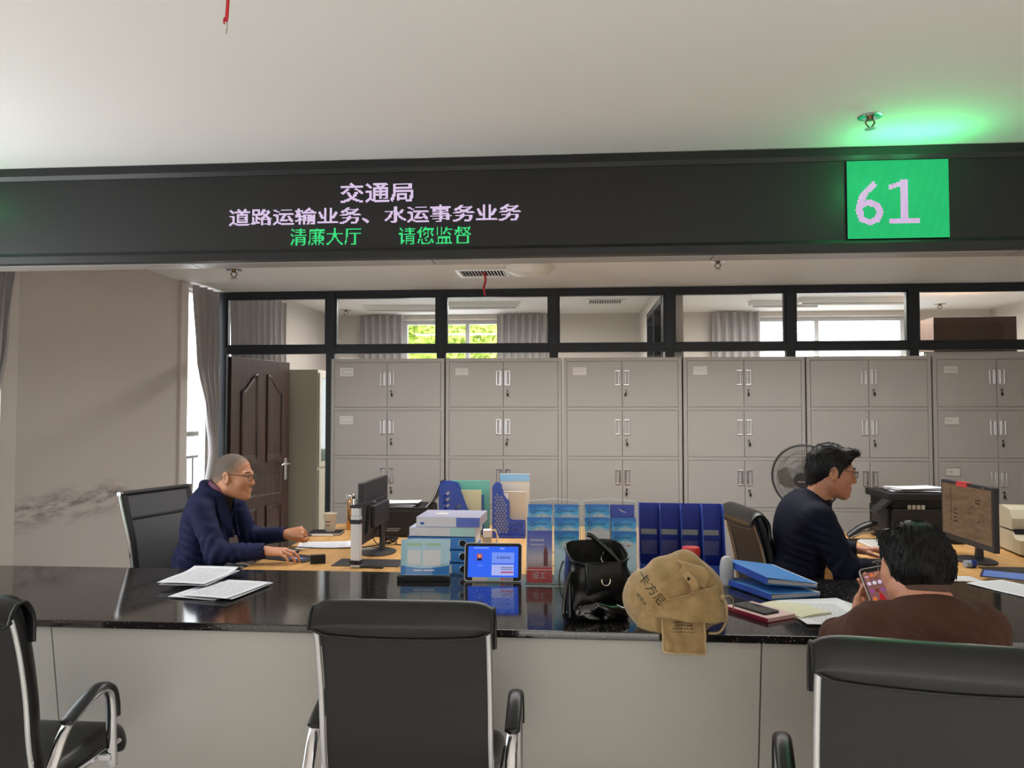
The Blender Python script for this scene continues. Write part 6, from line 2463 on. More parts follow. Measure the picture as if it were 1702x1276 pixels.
    for e, w in ((elR, wrR), (elL, wrL)):
        d = (w - e).normalized(); j.cone(w - d * .05, w + d * .12, .034, .034, .004, sub=True)
    fold = cloth_folds([(elL, .15, .011, (.5, .8, 0)), (elR, .15, .011, (-.4, .8, 0)), (shL + Vector((.03, .03, 0)), .15, .008, (.9, .3, .3)), (shR + Vector((-.02, 0, 0)), .15, .007, (.8, -.3, .5)), (L(.908, 1.93, .84), .24, .010, (.5, 0, 1)), (L(.85, 1.95, .98), .12, .008, (.7, 0, .6)), (L(.99, 1.95, .97), .12, .008, (-.7, 0, .6))], .012)
    field_obj(j, 'sweatshirt', m_brown, o, displace=fold)
    trousers_and_shoes(o, [L(1.0, 2.0, .57), L(.82, 2.0, .57)], [L(1.02, 2.38, .54), L(.80, 2.38, .54)], [L(1.02, 2.36, .12), L(.80, 2.36, .12)], m_trous)
    # the phone he holds: screen toward him, tilted
    ph = thing('mobile_phone', 'lit phone in a pale case held up by the man in brown', 'phone')
    scr_n = Vector((-.10, -.80, .42)).normalized()     # screen faces him and up
    upv = Vector((-.18, .40, .86))
    up2 = (upv - scr_n * upv.dot(scr_n)).normalized()
    rt = up2.cross(scr_n)
    mt = Matrix((rt, -scr_n, up2)).transposed().to_4x4(); mt.translation = Vector((.955, 2.512, .958))
    ph.matrix_world = mt
    b = MB(); b.prism(round_rect(-.038, .038, -.077, .077, .011), -.004, .0055); b.build('phone_case', mat('pale_case', (206, 196, 192), .4), ph, smooth=30)
    b = MB(); b.prism(round_rect(-.0355, .0355, -.0745, .0745, .009), -.0048, -.003); b.build('bezel', M['matte_black'], ph, smooth=30)
    b = MB(); b.bx(-.033, .033, -.0053, -.0045, -.070, .062); sc2 = b.build('screen', emit('phone_wallpaper', (136, 92, 88), .9), ph, smooth=0)
    cols = [(230, 170, 190), (225, 205, 235), (160, 80, 150), (230, 120, 60), (220, 220, 225), (120, 60, 60)]
    for i in range(4):
        for k in range(4):
            if (i, k) in ((2, 3), (3, 2), (3, 3), (1, 3)):
                continue
            b = MB(); x = -.028 + i * .0162; z = .046 - k * .024
            b.prism(round_rect(x, x + .011, z, z + .011, .003, 3), -.0058, -.0052); b.build('app_icon', emit('icon_%d_%d' % (i, k), cols[(i * 3 + k) % 6], .9), sc2, smooth=0)
    b = MB(); b.prism([(-.002, .0), (.008, -.02), (.012, -.05), (-.004, -.052), (-.012, -.03)], -.0056, -.0051); b.build('wallpaper_shape', emit('wall_red', (176, 40, 44), .9), sc2, smooth=0)
    return o


man_three()

# ================================================================== FAN
c = Vector((1.555, 5.32, 1.075))
fan = thing('pedestal_fan', 'round pedestal fan with a wire cage behind the man in profile', 'fan', (c.x, c.y, 0))
FM = frame_mtx((0, 0, c.z), (-.52, -.84, -.12))
mfan = mat('fan_grey', (150, 148, 142), .4)
mwire = mat('fan_wire', (78, 78, 76), .35, metal=.4)
b = MB()
NR = 72
RF = .222
for s, dep in ((1, .075), (-1, .07)):
    for k in range(NR):
        a = 2 * math.pi * k / NR
        pts = []
        for t in range(8):
            u = t / 7
            rr = .045 + (RF - .045) * u
            tw = a + .25 * (1 - u) * s
            pts.append((rr * math.cos(tw), s * (.012 + dep * (1 - u ** 2.2)), rr * math.sin(tw)))
        b.tube(pts, .0011, n=4, caps=False, mtx=FM)
    for rr in (.085, .13, .175):
        u = (rr - .045) / (RF - .045)
        b.tube([(rr * math.cos(2 * math.pi * k / 48), s * (.012 + dep * (1 - u ** 2.2)), rr * math.sin(2 * math.pi * k / 48)) for k in range(48)], .0014, n=5, closed=True, mtx=FM)
b.build('cage', mwire, fan)
b = MB(); b.tube([(RF * math.cos(2 * math.pi * k / 64), 0, RF * math.sin(2 * math.pi * k / 64)) for k in range(64)], .0075, n=8, closed=True, mtx=FM); b.build('cage_rim', mat('rim_dark', (60, 60, 58), .4), fan)
b = MB(); b.cyl((0, .080, 0), (0, .096, 0), .050, .046, n=32, mtx=FM); b.tube([(.047 * math.cos(2 * math.pi * k / 32), .094, .047 * math.sin(2 * math.pi * k / 32)) for k in range(32)], .003, n=6, closed=True, mtx=FM); b.build('hub_badge', M['dark_plastic'], fan)
b = MB(); b.box((-.0, .0975, -.008), (.045, .001, .009), 0, FM); b.build('badge_print', M['satin_steel'], fan, smooth=0)
for k in range(3):
    b = MB(); g = []
    for i in range(9):
        rr = .03 + .15 * i / 8
        wd = (.35 + .65 * math.sin(math.pi * min(1, .25 + .75 * i / 8)))
        g.append([(rr * math.cos(2.094 * k + (t - .5) * 1.5 * wd), .012 * math.sin((t - .5) * 3) + .012, rr * math.sin(2.094 * k + (t - .5) * 1.5 * wd)) for t in [q / 6 for q in range(7)]])
    b.sheet(g, th=.002, mtx=FM); b.build('blade', mat('blade_grey_%d' % k, (116, 114, 106), .35), fan)
b = MB(); b.cyl((0, -.01, 0), (0, -.14, 0), .062, .05, n=28, mtx=FM); b.sphere((0, -.14, 0), .05, n=10, mtx=FM); b.build('motor', mfan, fan)
b = MB(); b.cyl((.02, .11, 0.02), (.02, .11, 1.02), .014); b.cyl((.02, .11, .0), (.02, .11, .30), .02); b.build('pole', mfan, fan)
b = MB(); b.lathe([(.20, 0), (.205, .01), (.19, .025), (.03, .05)], c=(.02, .11, 0), n=36); b.build('base', mfan, fan)

# ================================================================== BLACK HANDBAG
def loft_bag():
    base = at_z(992, 1030, CT)
    r = thing('handbag', 'open glossy black leather handbag on the dark counter', 'handbag', (base.x, base.y + .095, CT), R(15))
    mbag = mat('glossy_black_leather', (9, 9, 10), .3, bump=(26, .25, .006), spec=.35)
    lining = mat('bag_lining', (10, 10, 11), .8)
    n = 64
    rows = []
    # (z, half width, half depth, forward shift, tilt)
    prof = [(.004, .100, .062, 0, 0), (.012, .112, .074, 0, 0), (.04, .117, .082, -.006, 0), (.09, .115, .080, -.004, .05), (.15, .112, .078, 0, .15), (.20, .110, .078, .004, .30), (.225, .112, .080, .006, .36)]
    for (z, hx, hy, sy, tl) in prof:
        ring = []
        for k in range(n):
            a = 2 * math.pi * k / n
            cx, sn = math.cos(a), math.sin(a)
            e = 3.6
            x = hx * math.copysign(abs(cx) ** (2 / e), cx); y = hy * math.copysign(abs(sn) ** (2 / e), sn)
            bl = noise.noise(Vector((x * 12, y * 12, z * 16)))
            w = .009 * bl * min(1, z / .05)
            if y < 0 and z < .10:      # collapsed, creased lower front
                w += .010 * math.sin(x * 60 + z * 70) * math.sin(math.pi * min(1, z / .09))
            ring.append((x * (1 + w * 3), y - sy + w * (1 if y > 0 else -1), z + tl * y + (.035 * (1 - abs(x) / hx) if False else 0)))
        rows.append(ring)
    g = [[rows[j][k] for j in range(len(rows))] for k in range(n)]
    g = [[tuple(p) for p in smooth_path(row, 4)] for row in g]
    b = MB(); b.sheet(g, th=.004, closed_u=True)
    b.add([g[k][0] for k in range(n)], [tuple(range(n))])
    bag = b.build('bag_body', mbag, r)
    # lining just inside
    b = MB()
    gi = [[(p[0] * .95, p[1] * .93, max(.012, p[2] - .006)) for p in row] for row in g]
    b.sheet(gi, th=-.001, closed_u=True); b.build('lining', lining, r)
    # rim piping
    b = MB(); b.tube([row[-1] for row in g], .004, n=8, closed=True); b.build('rim_piping', mbag, r)
    # front pocket flap with a D ring
    b = MB(); gg = []
    for i in range(11):
        x = -.062 + .128 * i / 10
        gg.append([(x, -.088 - .012 * math.sin(math.pi * t / 8) - .006 * t / 8, .200 - .105 * t / 8 - .008 * math.cos(i * .6) * (t / 8)) for t in range(9)])
    b.sheet(gg, th=-.006); b.build('pocket_flap', mbag, r)
    b = MB()
    for edge in (gg[0], gg[-1], [c_[-1] for c_ in gg], [c_[0] for c_ in gg]):
        b.tube(edge, .0028, n=6)
    b.build('flap_piping', mbag, r)
    b = MB(); rx, rz = .0155, .018
    b.tube([(.004 + rx * math.cos(R(a)), -.112, .142 + rz * math.sin(R(a))) for a in range(165, 376, 15)], .0024, n=8); b.build('d_ring', mat('gold_chrome', (230, 222, 200), .15, metal=1), r)
    # creased glossy fold along the foot of the front
    ff = Field((-.115, -.17, -.0), (.115, -.04, .10), .003)
    ff.ell((-.060, -.098, .040), (.046, .030, .026), Matrix.Rotation(R(-14), 3, 'Y'), 0)
    ff.ell((.030, -.100, .038), (.066, .030, .022), Matrix.Rotation(R(12), 3, 'Y'), .012)
    ff.cone((-.03, -.115, .060), (.07, -.122, .020), .013, .006, .008)
    ff.cone((-.09, -.112, .022), (-.03, -.125, .012), .012, .008, .010)
    ff.cone((.0, -.12, .013), (.085, -.112, .014), .012, .007, .010)
    ff.half((0, 0, .003), (0, 0, -1))
    field_obj(ff, 'creased_fold', mat('patent_leather', (12, 12, 13), .13, coat=.6), r, displace=lambda p: .0035 * noise.noise(p * 34))
    # side gusset lines and strap
    mh = mat('strap_leather', (14, 14, 15), .22, coat=.4)
    b = MB(); b.tube(smooth_path([(-.108, -.060, .165), (-.130, -.080, .13), (-.144, -.100, .08), (-.148, -.104, .035), (-.138, -.100, .013), (-.120, -.088, .010), (-.118, -.078, .04), (-.117, -.066, .10), (-.112, -.05, .15)], 6), .0092, n=10, flat=(1, .75)); b.build('handle', mh, r)
    b = MB(); b.tube(smooth_path([(-.118, .02, .19), (-.138, .0, .15), (-.140, -.02, .09), (-.128, -.03, .06)], 5), .003, n=6); b.build('strap', mh, r)
    b = MB(); b.tube(smooth_path([(-.012, .075, .275), (.008, .066, .268), (.045, .04, .232), (.085, .01, .19), (.112, -.015, .155), (.118, -.02, .135), (.106, .0, .150), (.09, .03, .19), (.07, .055, .225)], 6), .0088, n=10, flat=(1, .8)); b.build('handle', mh, r)
    b = MB(); b.tube(smooth_path([(.085, -.06, .195), (.10, -.085, .16), (.090, -.100, .12), (.06, -.108, .09)], 6), .0016, n=6)
    b.build('drawstring', mh, r)
    b = MB()
    b.tube([(-.03 + .009 * math.cos(k * .6), .06, .205 + .010 * math.sin(k * .6)) for k in range(9)], .0018, n=6)
    b.tube(smooth_path([(.05, .055, .235), (.045, .052, .21), (.035, .05, .19), (.042, .045, .175), (.055, .04, .172)], 5), .0018, n=6)
    b.build('snap_hook', M['chrome'], r)
    return r


loft_bag()

# ================================================================== BURLAP SACK
from mathutils.bvhtree import BVHTree


def on_surface(o, vs, fs, m, name, parent, origin, ex, ey, dirn, lift=.0012, size_k=1.0):
    """lettering or print laid onto a curved surface: every vertex is cast along dirn onto the mesh"""
    bm_ = bmesh.new(); bm_.from_mesh(o.data); bvh = BVHTree.FromBMesh(bm_)
    b2 = bmesh.new()
    for v in vs:
        b2.verts.new((v[0], v[1], 0))
    b2.verts.ensure_lookup_table()
    for f_ in fs:
        try:
            b2.faces.new([b2.verts[i] for i in f_])
        except ValueError:
            pass
    bmesh.ops.triangulate(b2, faces=b2.faces[:])
    for _ in range(2):
        long_e = [e for e in b2.edges if e.calc_length() > .006]
        if long_e:
            bmesh.ops.subdivide_edges(b2, edges=long_e, cuts=1)
    ex, ey, dn = Vector(ex).normalized(), Vector(ey).normalized(), Vector(dirn).normalized()
    out = []
    for v in b2.verts:
        p = Vector(origin) + ex * v.co.x * size_k + ey * v.co.y * size_k
        hit = bvh.ray_cast(p - dn * .3, dn)
        out.append((hit[0] - dn * lift) if hit[0] is not None else p)
    b2.verts.index_update()
    mb = MB(); mb.add(out, [[v.index for v in f_.verts] for f_ in b2.faces])
    b2.free(); bm_.free()
    return mb.build(name, m, parent, smooth=0)


def rect(x0, x1, y0, y1):
    return [(x0, y0), (x1, y0), (x1, y1), (x0, y1)], [(0, 1, 2, 3)]


def burlap():
    base = at_z(1128, 1056, CT)
    r = thing('burlap_sack', 'crumpled tan burlap drawstring sack with black brush characters, overhanging the counter edge', 'sack', (base.x, base.y + .10, CT))
    mb_ = mat('burlap', (186, 156, 108), .9, sheen=.3)
    nt = mb_.node_tree
    tc = nt.nodes.new('ShaderNodeTexCoord')
    w1 = nt.nodes.new('ShaderNodeTexWave'); w1.inputs['Scale'].default_value = 190; w1.bands_direction = 'X'; w1.inputs['Distortion'].default_value = 1.5
    w2 = nt.nodes.new('ShaderNodeTexWave'); w2.inputs['Scale'].default_value = 190; w2.bands_direction = 'Z'; w2.inputs['Distortion'].default_value = 1.5
    nt.links.new(tc.outputs['Object'], w1.inputs[0]); nt.links.new(tc.outputs['Object'], w2.inputs[0])
    mu = nt.nodes.new('ShaderNodeMath'); mu.operation = 'ADD'; nt.links.new(w1.outputs['Fac'], mu.inputs[0]); nt.links.new(w2.outputs['Fac'], mu.inputs[1])
    bp = nt.nodes.new('ShaderNodeBump'); bp.inputs['Strength'].default_value = .35; bp.inputs['Distance'].default_value = .0015
    nt.links.new(mu.outputs[0], bp.inputs['Height']); nt.links.new(bp.outputs[0], nt.nodes['Principled BSDF'].inputs['Normal'])
    nz = nt.nodes.new('ShaderNodeTexNoise'); nz.inputs['Scale'].default_value = 22; nz.inputs['Detail'].default_value = 5; nt.links.new(tc.outputs['Object'], nz.inputs['Vector'])
    cr = nt.nodes.new('ShaderNodeValToRGB'); cr.color_ramp.elements[0].position = .3; cr.color_ramp.elements[0].color = lin((156, 126, 80)); cr.color_ramp.elements[1].position = .7; cr.color_ramp.elements[1].color = lin((190, 160, 112))
    nt.links.new(nz.outputs['Fac'], cr.inputs[0]); nt.links.new(cr.outputs[0], nt.nodes['Principled BSDF'].inputs['Base Color'])
    f = Field((-.20, -.17, -.045), (.20, .16, .28), .0036)
    ry = lambda a: Matrix.Rotation(R(a), 3, 'Y')
    f.ell((-.030, .0, .105), (.135, .092, .108), ry(10), 0)
    f.ell((-.075, -.01, .085), (.090, .085, .085), None, .05)
    f.ell((.060, .01, .130), (.098, .075, .100), ry(-28), .05)
    f.cone((-.060, .02, .200), (.040, .02, .222), .028, .032, .04)
    f.cone((.040, .02, .218), (.118, .02, .13), .034, .034, .03)
    f.cone((.118, .0, .13), (.128, -.02, .06), .034, .045, .03)
    f.ell((.02, -.05, .04), (.10, .055, .045), None, .03)
    f.ell((.0, .0, .0), (.11, .08, .03), None, .03)
    f.rbox((0, .05, -.1), (.4, .14, .1), .0, None, 0, sub=True)      # flat where it lies on the counter
    def fold(p):
        n1 = noise.noise(p * 8 + Vector((1, 0, 5))); n2 = noise.noise(p * 21 + Vector((4, 1, 2)))
        u = p.x * 26 + p.z * 34 + 4 * noise.noise(p * 6)
        return .005 * n1 + .0022 * n2 + .0050 * math.sin(u) * max(0, noise.noise(p * 5 + Vector((9, 9, 9))) + .35)
    body = field_obj(f, 'sack_body', mb_, r, displace=fold, relax=1)

    def patch(name, cor, nu, nv, lift, seed, th=.004):
        # a loose cloth layer between four corners (bottom-left, bottom-right, top-right, top-left), standing off in front
        A_, B_, C_, D_ = (Vector(q) for q in cor)
        g = []
        for i in range(nu + 1):
            u = i / nu; row = []
            for k in range(nv + 1):
                v = k / nv
                p = A_ * (1 - u) * (1 - v) + B_ * u * (1 - v) + C_ * u * v + D_ * (1 - u) * v
                w = noise.noise(Vector((u * 4 + seed, v * 3, seed)))
                p = p + Vector((.003 * w, -lift * math.sin(math.pi * u) ** .5 * (1 - .6 * v) - .007 * w - .003 * math.sin(u * 17 + v * 5), .006 * noise.noise(Vector((u * 5, seed, v))) * (1 - v)))
                row.append(tuple(p))
            g.append(row)
        pb = MB(); pb.sheet(g, th=th)
        return pb.build(name, mb_, r, smooth=80), g
    # broad fold falling across the front
    fl, gf = patch('front_fold', [(-.100, -.100, .072), (.158, -.090, .050), (.132, -.062, .158), (-.050, -.090, .112)], 22, 12, .050, 2.0)
    pb = MB(); pb.tube([(p[0], p[1] - .002, p[2]) for p in [row[-1] for row in gf]], .0036, n=6); pb.tube([row[0] for row in gf], .0034, n=6); pb.build('fold_hem', mb_, r)
    fl2, _g = patch('side_fold', [(-.135, -.070, .020), (-.050, -.105, .012), (-.050, -.112, .098), (-.125, -.085, .090)], 12, 10, .016, 7.0)
    # pocket hanging over the counter's edge
    pk, gp_ = patch('hanging_pocket', [(-.052, -.122, -.046), (.084, -.122, -.050), (.080, -.112, .070), (-.056, -.112, .066)], 16, 12, .012, 4.0, .006)
    # rolled mouth at the top
    g = []
    for i in range(11):
        u = i / 10; row = []
        for k in range(22):
            t = -.6 + 4.9 * k / 21
            rr = .026 + .010 * u
            row.append((.012 + .085 * u + .006 * math.sin(t * 3), -.030 - .018 * u - rr * math.cos(t), .205 - .030 * u + rr * 1.15 * math.sin(t)))
        g.append(row)
    pb = MB(); pb.sheet(g, th=.004); pb.build('rolled_mouth', mb_, r, smooth=80)
    ink = mat('brush_ink', (38, 34, 28), .8)
    vs, fs = text_mesh('卡方尼', .036, 0)
    vs = [(v.x, v.y) for v in vs]
    ang = R(-50)
    ex = (math.cos(ang), 0, math.sin(ang)); ey = (-math.sin(ang), 0, math.cos(ang))
    on_surface(body, vs, fs, ink, 'brush_characters', r, (-.130, -.2, .180), ex, ey, (0, 1, 0), .002)
    pale = mat('faded_ink', (120, 102, 72), .85)
    vs, fs = [], []
    for k in range(3):
        v, q = rect(k * .016, k * .016 + .011, 0, .010); fs += [[i + len(vs) for i in q[0]]]; vs += v
    on_surface(body, vs, fs, pale, 'faded_print', r, (-.138, -.2, .128), ex, ey, (0, 1, 0), .0025)
    vs, fs = [], []
    for z, n_, x0, w_, hh in ((.040, 6, -.030, .010, .008), (.031, 6, -.030, .010, .006), (.022, 12, -.040, .006, .004), (.012, 14, -.045, .006, .003)):
        for k in range(n_):
            v, q = rect(x0 + k * w_, x0 + k * w_ + w_ * .7, z, z + hh * (.6 + .4 * ((k * 7) % 3) / 2)); fs += [[i + len(vs) for i in q[0]]]; vs += v
    on_surface(pk, vs, fs, mat('label_ink', (84, 68, 44), .85), 'printed_lines', r, (.014, -.25, .006), (1, 0, 0), (0, 0, 1), (0, 1, 0), .002)
    # loop tab with an eyelet
    b = MB(); g = []
    for i in range(13):
        t = i / 12
        cpt = Vector((.022 + .030 * math.sin(t * 2.2), -.088 - .022 * t - .008 * math.sin(t * 3.1), .205 - .062 * t))
        g.append([cpt + Vector((q * .012, 0, q * .006)) for q in (-1, 0, 1)])
    b.sheet(g, th=.004); b.build('loop_tab', mb_, r)
    b = MB(); b.cyl((.034, -.094, .188), (.034, -.103, .186), .0048); b.build('eyelet', M['matte_black'], r)
    rope = mat('cotton_rope', (196, 172, 128), .9)
    b = MB(); b.tube(smooth_path([(.150, -.060, .118), (.160, -.075, .10), (.158, -.085, .05), (.135, -.09, .012), (.10, -.085, .006)], 6), .0042, n=8); b.build('rope_handle', rope, r)
    b = MB(); b.sphere((.150, -.062, .120), .010, n=8); b.tube(smooth_path([(.15, -.06, .12), (.175, -.04, .118), (.195, -.01, .10), (.20, .01, .06)], 5), .0025, n=6); b.build('rope_knot', rope, r)
    b = MB(); b.tube([(p[0], p[1] - .003, p[2]) for p in gp_[0]], .0036, n=6); b.tube([(p[0], p[1] - .003, p[2]) for p in gp_[-1]], .0036, n=6); b.tube([(q[0][0], q[0][1] - .003, q[0][2]) for q in gp_], .0034, n=6); b.build('pocket_seam', rope, r)
    return r


burlap()
c = at_z(1152, 1000, CT)
rc = thing('bottle', 'bottle with a red ribbed cap just showing over the burlap sack', 'bottle', (c.x + .008, c.y + .10, CT))
b = MB(); b.lathe([(.030, 0), (.032, .004), (.032, .135), (.026, .155), (.020, .162)], n=28); b.build('bottle_body', mat('bottle_blue', (40, 60, 130), .3), rc)
b = MB()
prof = [(.034, .162), (.035, .166), (.035, .190), (.032, .195)]
n_ = 40
vs = []
b.lathe(prof, n=n_)
b.v = [(p[0] * (1 + (.04 if (i % n_) % 2 else 0)), p[1] * (1 + (.04 if (i % n_) % 2 else 0)), p[2]) for i, p in enumerate(b.v)]
b.build('cap', mat('cap_red', (206, 44, 44), .4), rc)

# ================================================================== CURTAINS
def curtain(name, label, x, z0, z1, ya, yb, pleats, amp=.03, m=None):
    """pleated cloth hanging along the window wall; ya(z), yb(z) are its two side edges"""
    g = []
    nu = pleats * 10
    for i in range(nu + 1):
        u = i / nu
        row = []
        for j in range(25):
            z = z0 + (z1 - z0) * j / 24
            y0, y1 = ya(z), yb(z)
            wv = math.sin(u * pleats * 2 * math.pi + .6 * math.sin(z * 1.7))
            row.append((x + amp * wv * (.8 + .4 * noise.noise(Vector((u * 5, z * 1.2, 3)))), y0 + (y1 - y0) * u + .012 * math.sin(u * pleats * 4 * math.pi), z))
        g.append(row)
    b = MB(); b.sheet(g, th=.003)
    o = b.build(name, m or M['curtain'], None, smooth=80)
    return tag(o, label, 'curtain')


def lerp_pts(pts):
    def fn(z):
        for (z0, v0), (z1, v1) in zip(pts, pts[1:]):
            if z <= z1:
                t = (z - z0) / (z1 - z0)
                t = max(0, min(1, t)); t = t * t * (3 - 2 * t)
                return v0 + (v1 - v0) * t
        return pts[-1][1]
    return fn


curtain('curtain', 'grey curtain gathered between the narrow window and the open door', -2.955, .06, CEIL_O - .015,
        lerp_pts([(0, 5.96), (.85, 5.99), (1.2, 6.09), (1.5, 6.0), (1.95, 5.84), (2.55, 5.78)]), lerp_pts([(0, 6.20), (.9, 6.22), (1.2, 6.17), (1.6, 6.225), (2.55, 6.235)]), 4, .036)
curtain('curtain', 'grey curtain edge at the counter end of the scuffed wall', -2.965, .06, 2.5,
        lerp_pts([(0, 3.56), (2.5, 3.58)]), lerp_pts([(0, 3.66), (1.5, 3.74), (1.9, 3.82), (2.5, 3.90)]), 5, .03)
curtain('curtain', 'wide grey pleated curtain in the room behind the open door', -2.92, .06, 2.62,
        lerp_pts([(0, 6.38), (3, 6.38)]), lerp_pts([(0, 7.66), (3, 7.66)]), 9, .04)


def curtain_x(label, y, x0, x1, z0, z1, pleats):
    g = []
    nu = pleats * 10
    for i in range(nu + 1):
        u = i / nu
        g.append([(x0 + (x1 - x0) * u, y + .03 * math.sin(u * pleats * 2 * math.pi), z0 + (z1 - z0) * j / 8) for j in range(9)])
    b = MB(); b.sheet(g, th=.003)
    return tag(b.build('curtain', M['curtain'], None, smooth=80), label, 'curtain')


curtain_x('grey curtain at the far window, on the doorway side of the green trees', YB - .09, -2.62, -2.08, .02, 2.71, 6)
curtain_x('grey curtain at the far window between the green trees and the bare wall', YB - .09, -.92, -.32, .02, 2.71, 7)
curtain_x('grey curtain beside the bright white far window', YB - .09, 1.66, 2.22, .02, 2.71, 6)

# ================================================================== ROOMS BEYOND THE GLASS
fc = thing('display_cabinet', 'grey steel cabinet with glass doors seen through the open doorway', 'cabinet', (-2.86, 7.32, 0))
b = MB(); b.bx(0, .38, 0, .90, 0, 1.93); b.build('cabinet_body', mat('cabinet_old', (186, 178, 160), .45), fc, smooth=0)
for k in range(2):
    y0 = .012 + k * .44
    d = MB()
    for q in ((y0, y0 + .05, .98, 1.90), (y0 + .386, y0 + .436, .98, 1.90), (y0 + .05, y0 + .386, .98, 1.03), (y0 + .05, y0 + .386, 1.85, 1.90)):
        d.bx(.38, .398, q[0], q[1], q[2], q[3], .002)
    dr = d.build('glass_door', bpy.data.materials['cabinet_old'], fc, smooth=0)
    g = MB(); g.bx(.385, .389, y0 + .05, y0 + .386, 1.03, 1.85); g.build('pane', mat('cabinet_glass_%d' % k, (70, 92, 84), .08), dr, smooth=0)
    d = MB(); d.bx(.38, .398, y0, y0 + .436, .05, .955, .002); dl = d.build('lower_door', bpy.data.materials['cabinet_old'], fc, smooth=0)
    h = MB(); h.bx(.398, .406, y0 + .38, y0 + .40, .55, .66, .002); h.build('pull_handle', M['satin_steel'], dl)
    h = MB(); h.cyl((.398, y0 + .39, .50), (.406, y0 + .39, .50), .01); h.bx(.404, .408, y0 + .384, y0 + .396, .44, .495); h.build('lock', M['matte_black'], dl)

st_c = thing('storage_cabinet', 'tall grey cabinet in the far room under the cardboard box', 'cabinet', (3.40, 7.75, 0))
b = MB(); b.bx(0, 1.0, 0, .45, 0, 2.10); b.build('cabinet_body', M['cabinet'], st_c, smooth=0)
for k in range(2):
    b = MB(); b.bx(.01 + k * .495, .495 + k * .495, -.012, 0, .05, 2.08, .003); b.build('door', M['cabinet'], st_c)
bx_ = thing('cardboard_box', 'brown cardboard box high behind the transom glass', 'box', (3.51, 7.78, 2.10), R(-2))
b = MB(); b.bx(0, .76, 0, .38, 0, .34, .003); b.build('carton', mat('cardboard', (72, 54, 42), .8), bx_)
b = MB(); b.bx(.0, .76, .16, .22, .340, .3405); b.build('tape', mat('packing_tape', (150, 116, 78), .3), bx_, smooth=0)
b = MB()
for z in (.20, .175):
    b.tube([(.38 + .05 * math.cos(a * .4), -.0012, z + .03 * math.sin(a * .4)) for a in range(8)], .0035, n=4)
b.build('printed_emblem', mat('carton_ink', (84, 74, 66), .8), bx_, smooth=0)


def vent(label, x, y, z, w, d, rz=0, nsl=14):
    r = thing('ceiling_vent', label, 'air vent', (x, y, z), rz)
    b = MB()
    for q in ((-w / 2, w / 2, -d / 2, -d / 2 + .03), (-w / 2, w / 2, d / 2 - .03, d / 2), (-w / 2, -w / 2 + .03, -d / 2 + .03, d / 2 - .03), (w / 2 - .03, w / 2, -d / 2 + .03, d / 2 - .03)):
        b.bx(q[0], q[1], q[2], q[3], -.012, 0, .002)
    b.build('vent_frame', M['white_plastic'], r, smooth=0)
    b = MB(); b.bx(-w / 2 + .03, w / 2 - .03, -d / 2 + .03, d / 2 - .03, -.0015, -.0005); b.build('duct_backing', M['matte_black'], r, smooth=0)
    b = MB()
    for k in range(nsl):
        x_ = -w / 2 + .04 + (w - .08) * k / (nsl - 1)
        b.box((0, 0, 0), (.010, d - .062, .0015), 0, Matrix.Translation((x_, 0, -.007)) @ Matrix.Rotation(R(35), 4, 'Y'))
    b.build('slats', M['white_plastic'], r, smooth=0)
    return r


c = at_z(803, 452.5, CEIL_O)
vent('white ceiling vent with a red ribbon tied to its slats', c.x, c.y, CEIL_O, .38, .30, R(0))
b = MB(); pts = smooth_path([(c.x + .01, c.y - .02, CEIL_O - .008), (c.x + .02, c.y - .02, CEIL_O - .06), (c.x + .008, c.y - .025, CEIL_O - .12), (c.x + .018, c.y - .02, CEIL_O - .17)], 6)
b.tube(pts, .011, n=8, flat=(.7, 1)); b.tube(smooth_path([(c.x - .03, c.y - .02, CEIL_O - .012), (c.x + .01, c.y - .02, CEIL_O - .014), (c.x + .03, c.y - .02, CEIL_O - .030)], 4), .006, n=6, flat=(.4, 1))
tag(b.build('ribbon', M['red_ribbon'], None), 'red ribbon hanging from the white ceiling vent', 'ribbon')
vent('grey ceiling vent in the room beyond, seen through the transom glass', at_z(1006, 500, CEIL_B).x, at_z(1006, 500, CEIL_B).y, CEIL_B, .42, .36)


def sprinkler(label, x, y, z, s=1.0, group=None):
    r = thing('fire_sprinkler', label, 'sprinkler', (x, y, z), group=group)
    b = MB(); b.lathe([(.038 * s, 0), (.038 * s, -.003), (.028 * s, -.006), (.022 * s, -.004)], n=28); b.build('escutcheon', M['chrome'], r)
    b = MB(); b.cyl((0, 0, 0), (0, 0, -.014 * s), .010 * s); b.tube(smooth_path([(-.010 * s, 0, -.012 * s), (-.014 * s, 0, -.024 * s), (0, 0, -.040 * s)], 5), .0026 * s, n=6); b.tube(smooth_path([(.010 * s, 0, -.012 * s), (.014 * s, 0, -.024 * s), (0, 0, -.040 * s)], 5), .0026 * s, n=6); b.build('head', mat('brass_dark', (120, 100, 70), .3, metal=1), r)
    b = MB(); b.lathe([(.0175 * s, -.043 * s), (.0175 * s, -.0415 * s), (.004 * s, -.039 * s)], n=20); b.build('deflector', M['satin_steel'], r)
    return r


c = at_z(1446, 193, CEIL_H); sprinkler('chrome fire sprinkler on the ceiling lit green by the number panel', c.x, c.y, CEIL_H, 1.15)
c = at_z(389, 448, CEIL_O); sprinkler('fire sprinkler under the lower ceiling above the narrow bright window', c.x, c.y, CEIL_O, 1.5)
c = at_z(1193, 434.5, CEIL_O); sprinkler('fire sprinkler half hidden by the lower edge of the display board', c.x, c.y, CEIL_O, 1.3)
c = at_z(575, 515, CEIL_B); sprinkler('fire sprinkler in the far room, seen above the first cabinet', c.x, c.y, CEIL_B, 1.6)
c = at_z(1562, 505, CEIL_B); sprinkler('fire sprinkler in the far room, seen above the cardboard box', c.x, c.y, CEIL_B, 1.6)

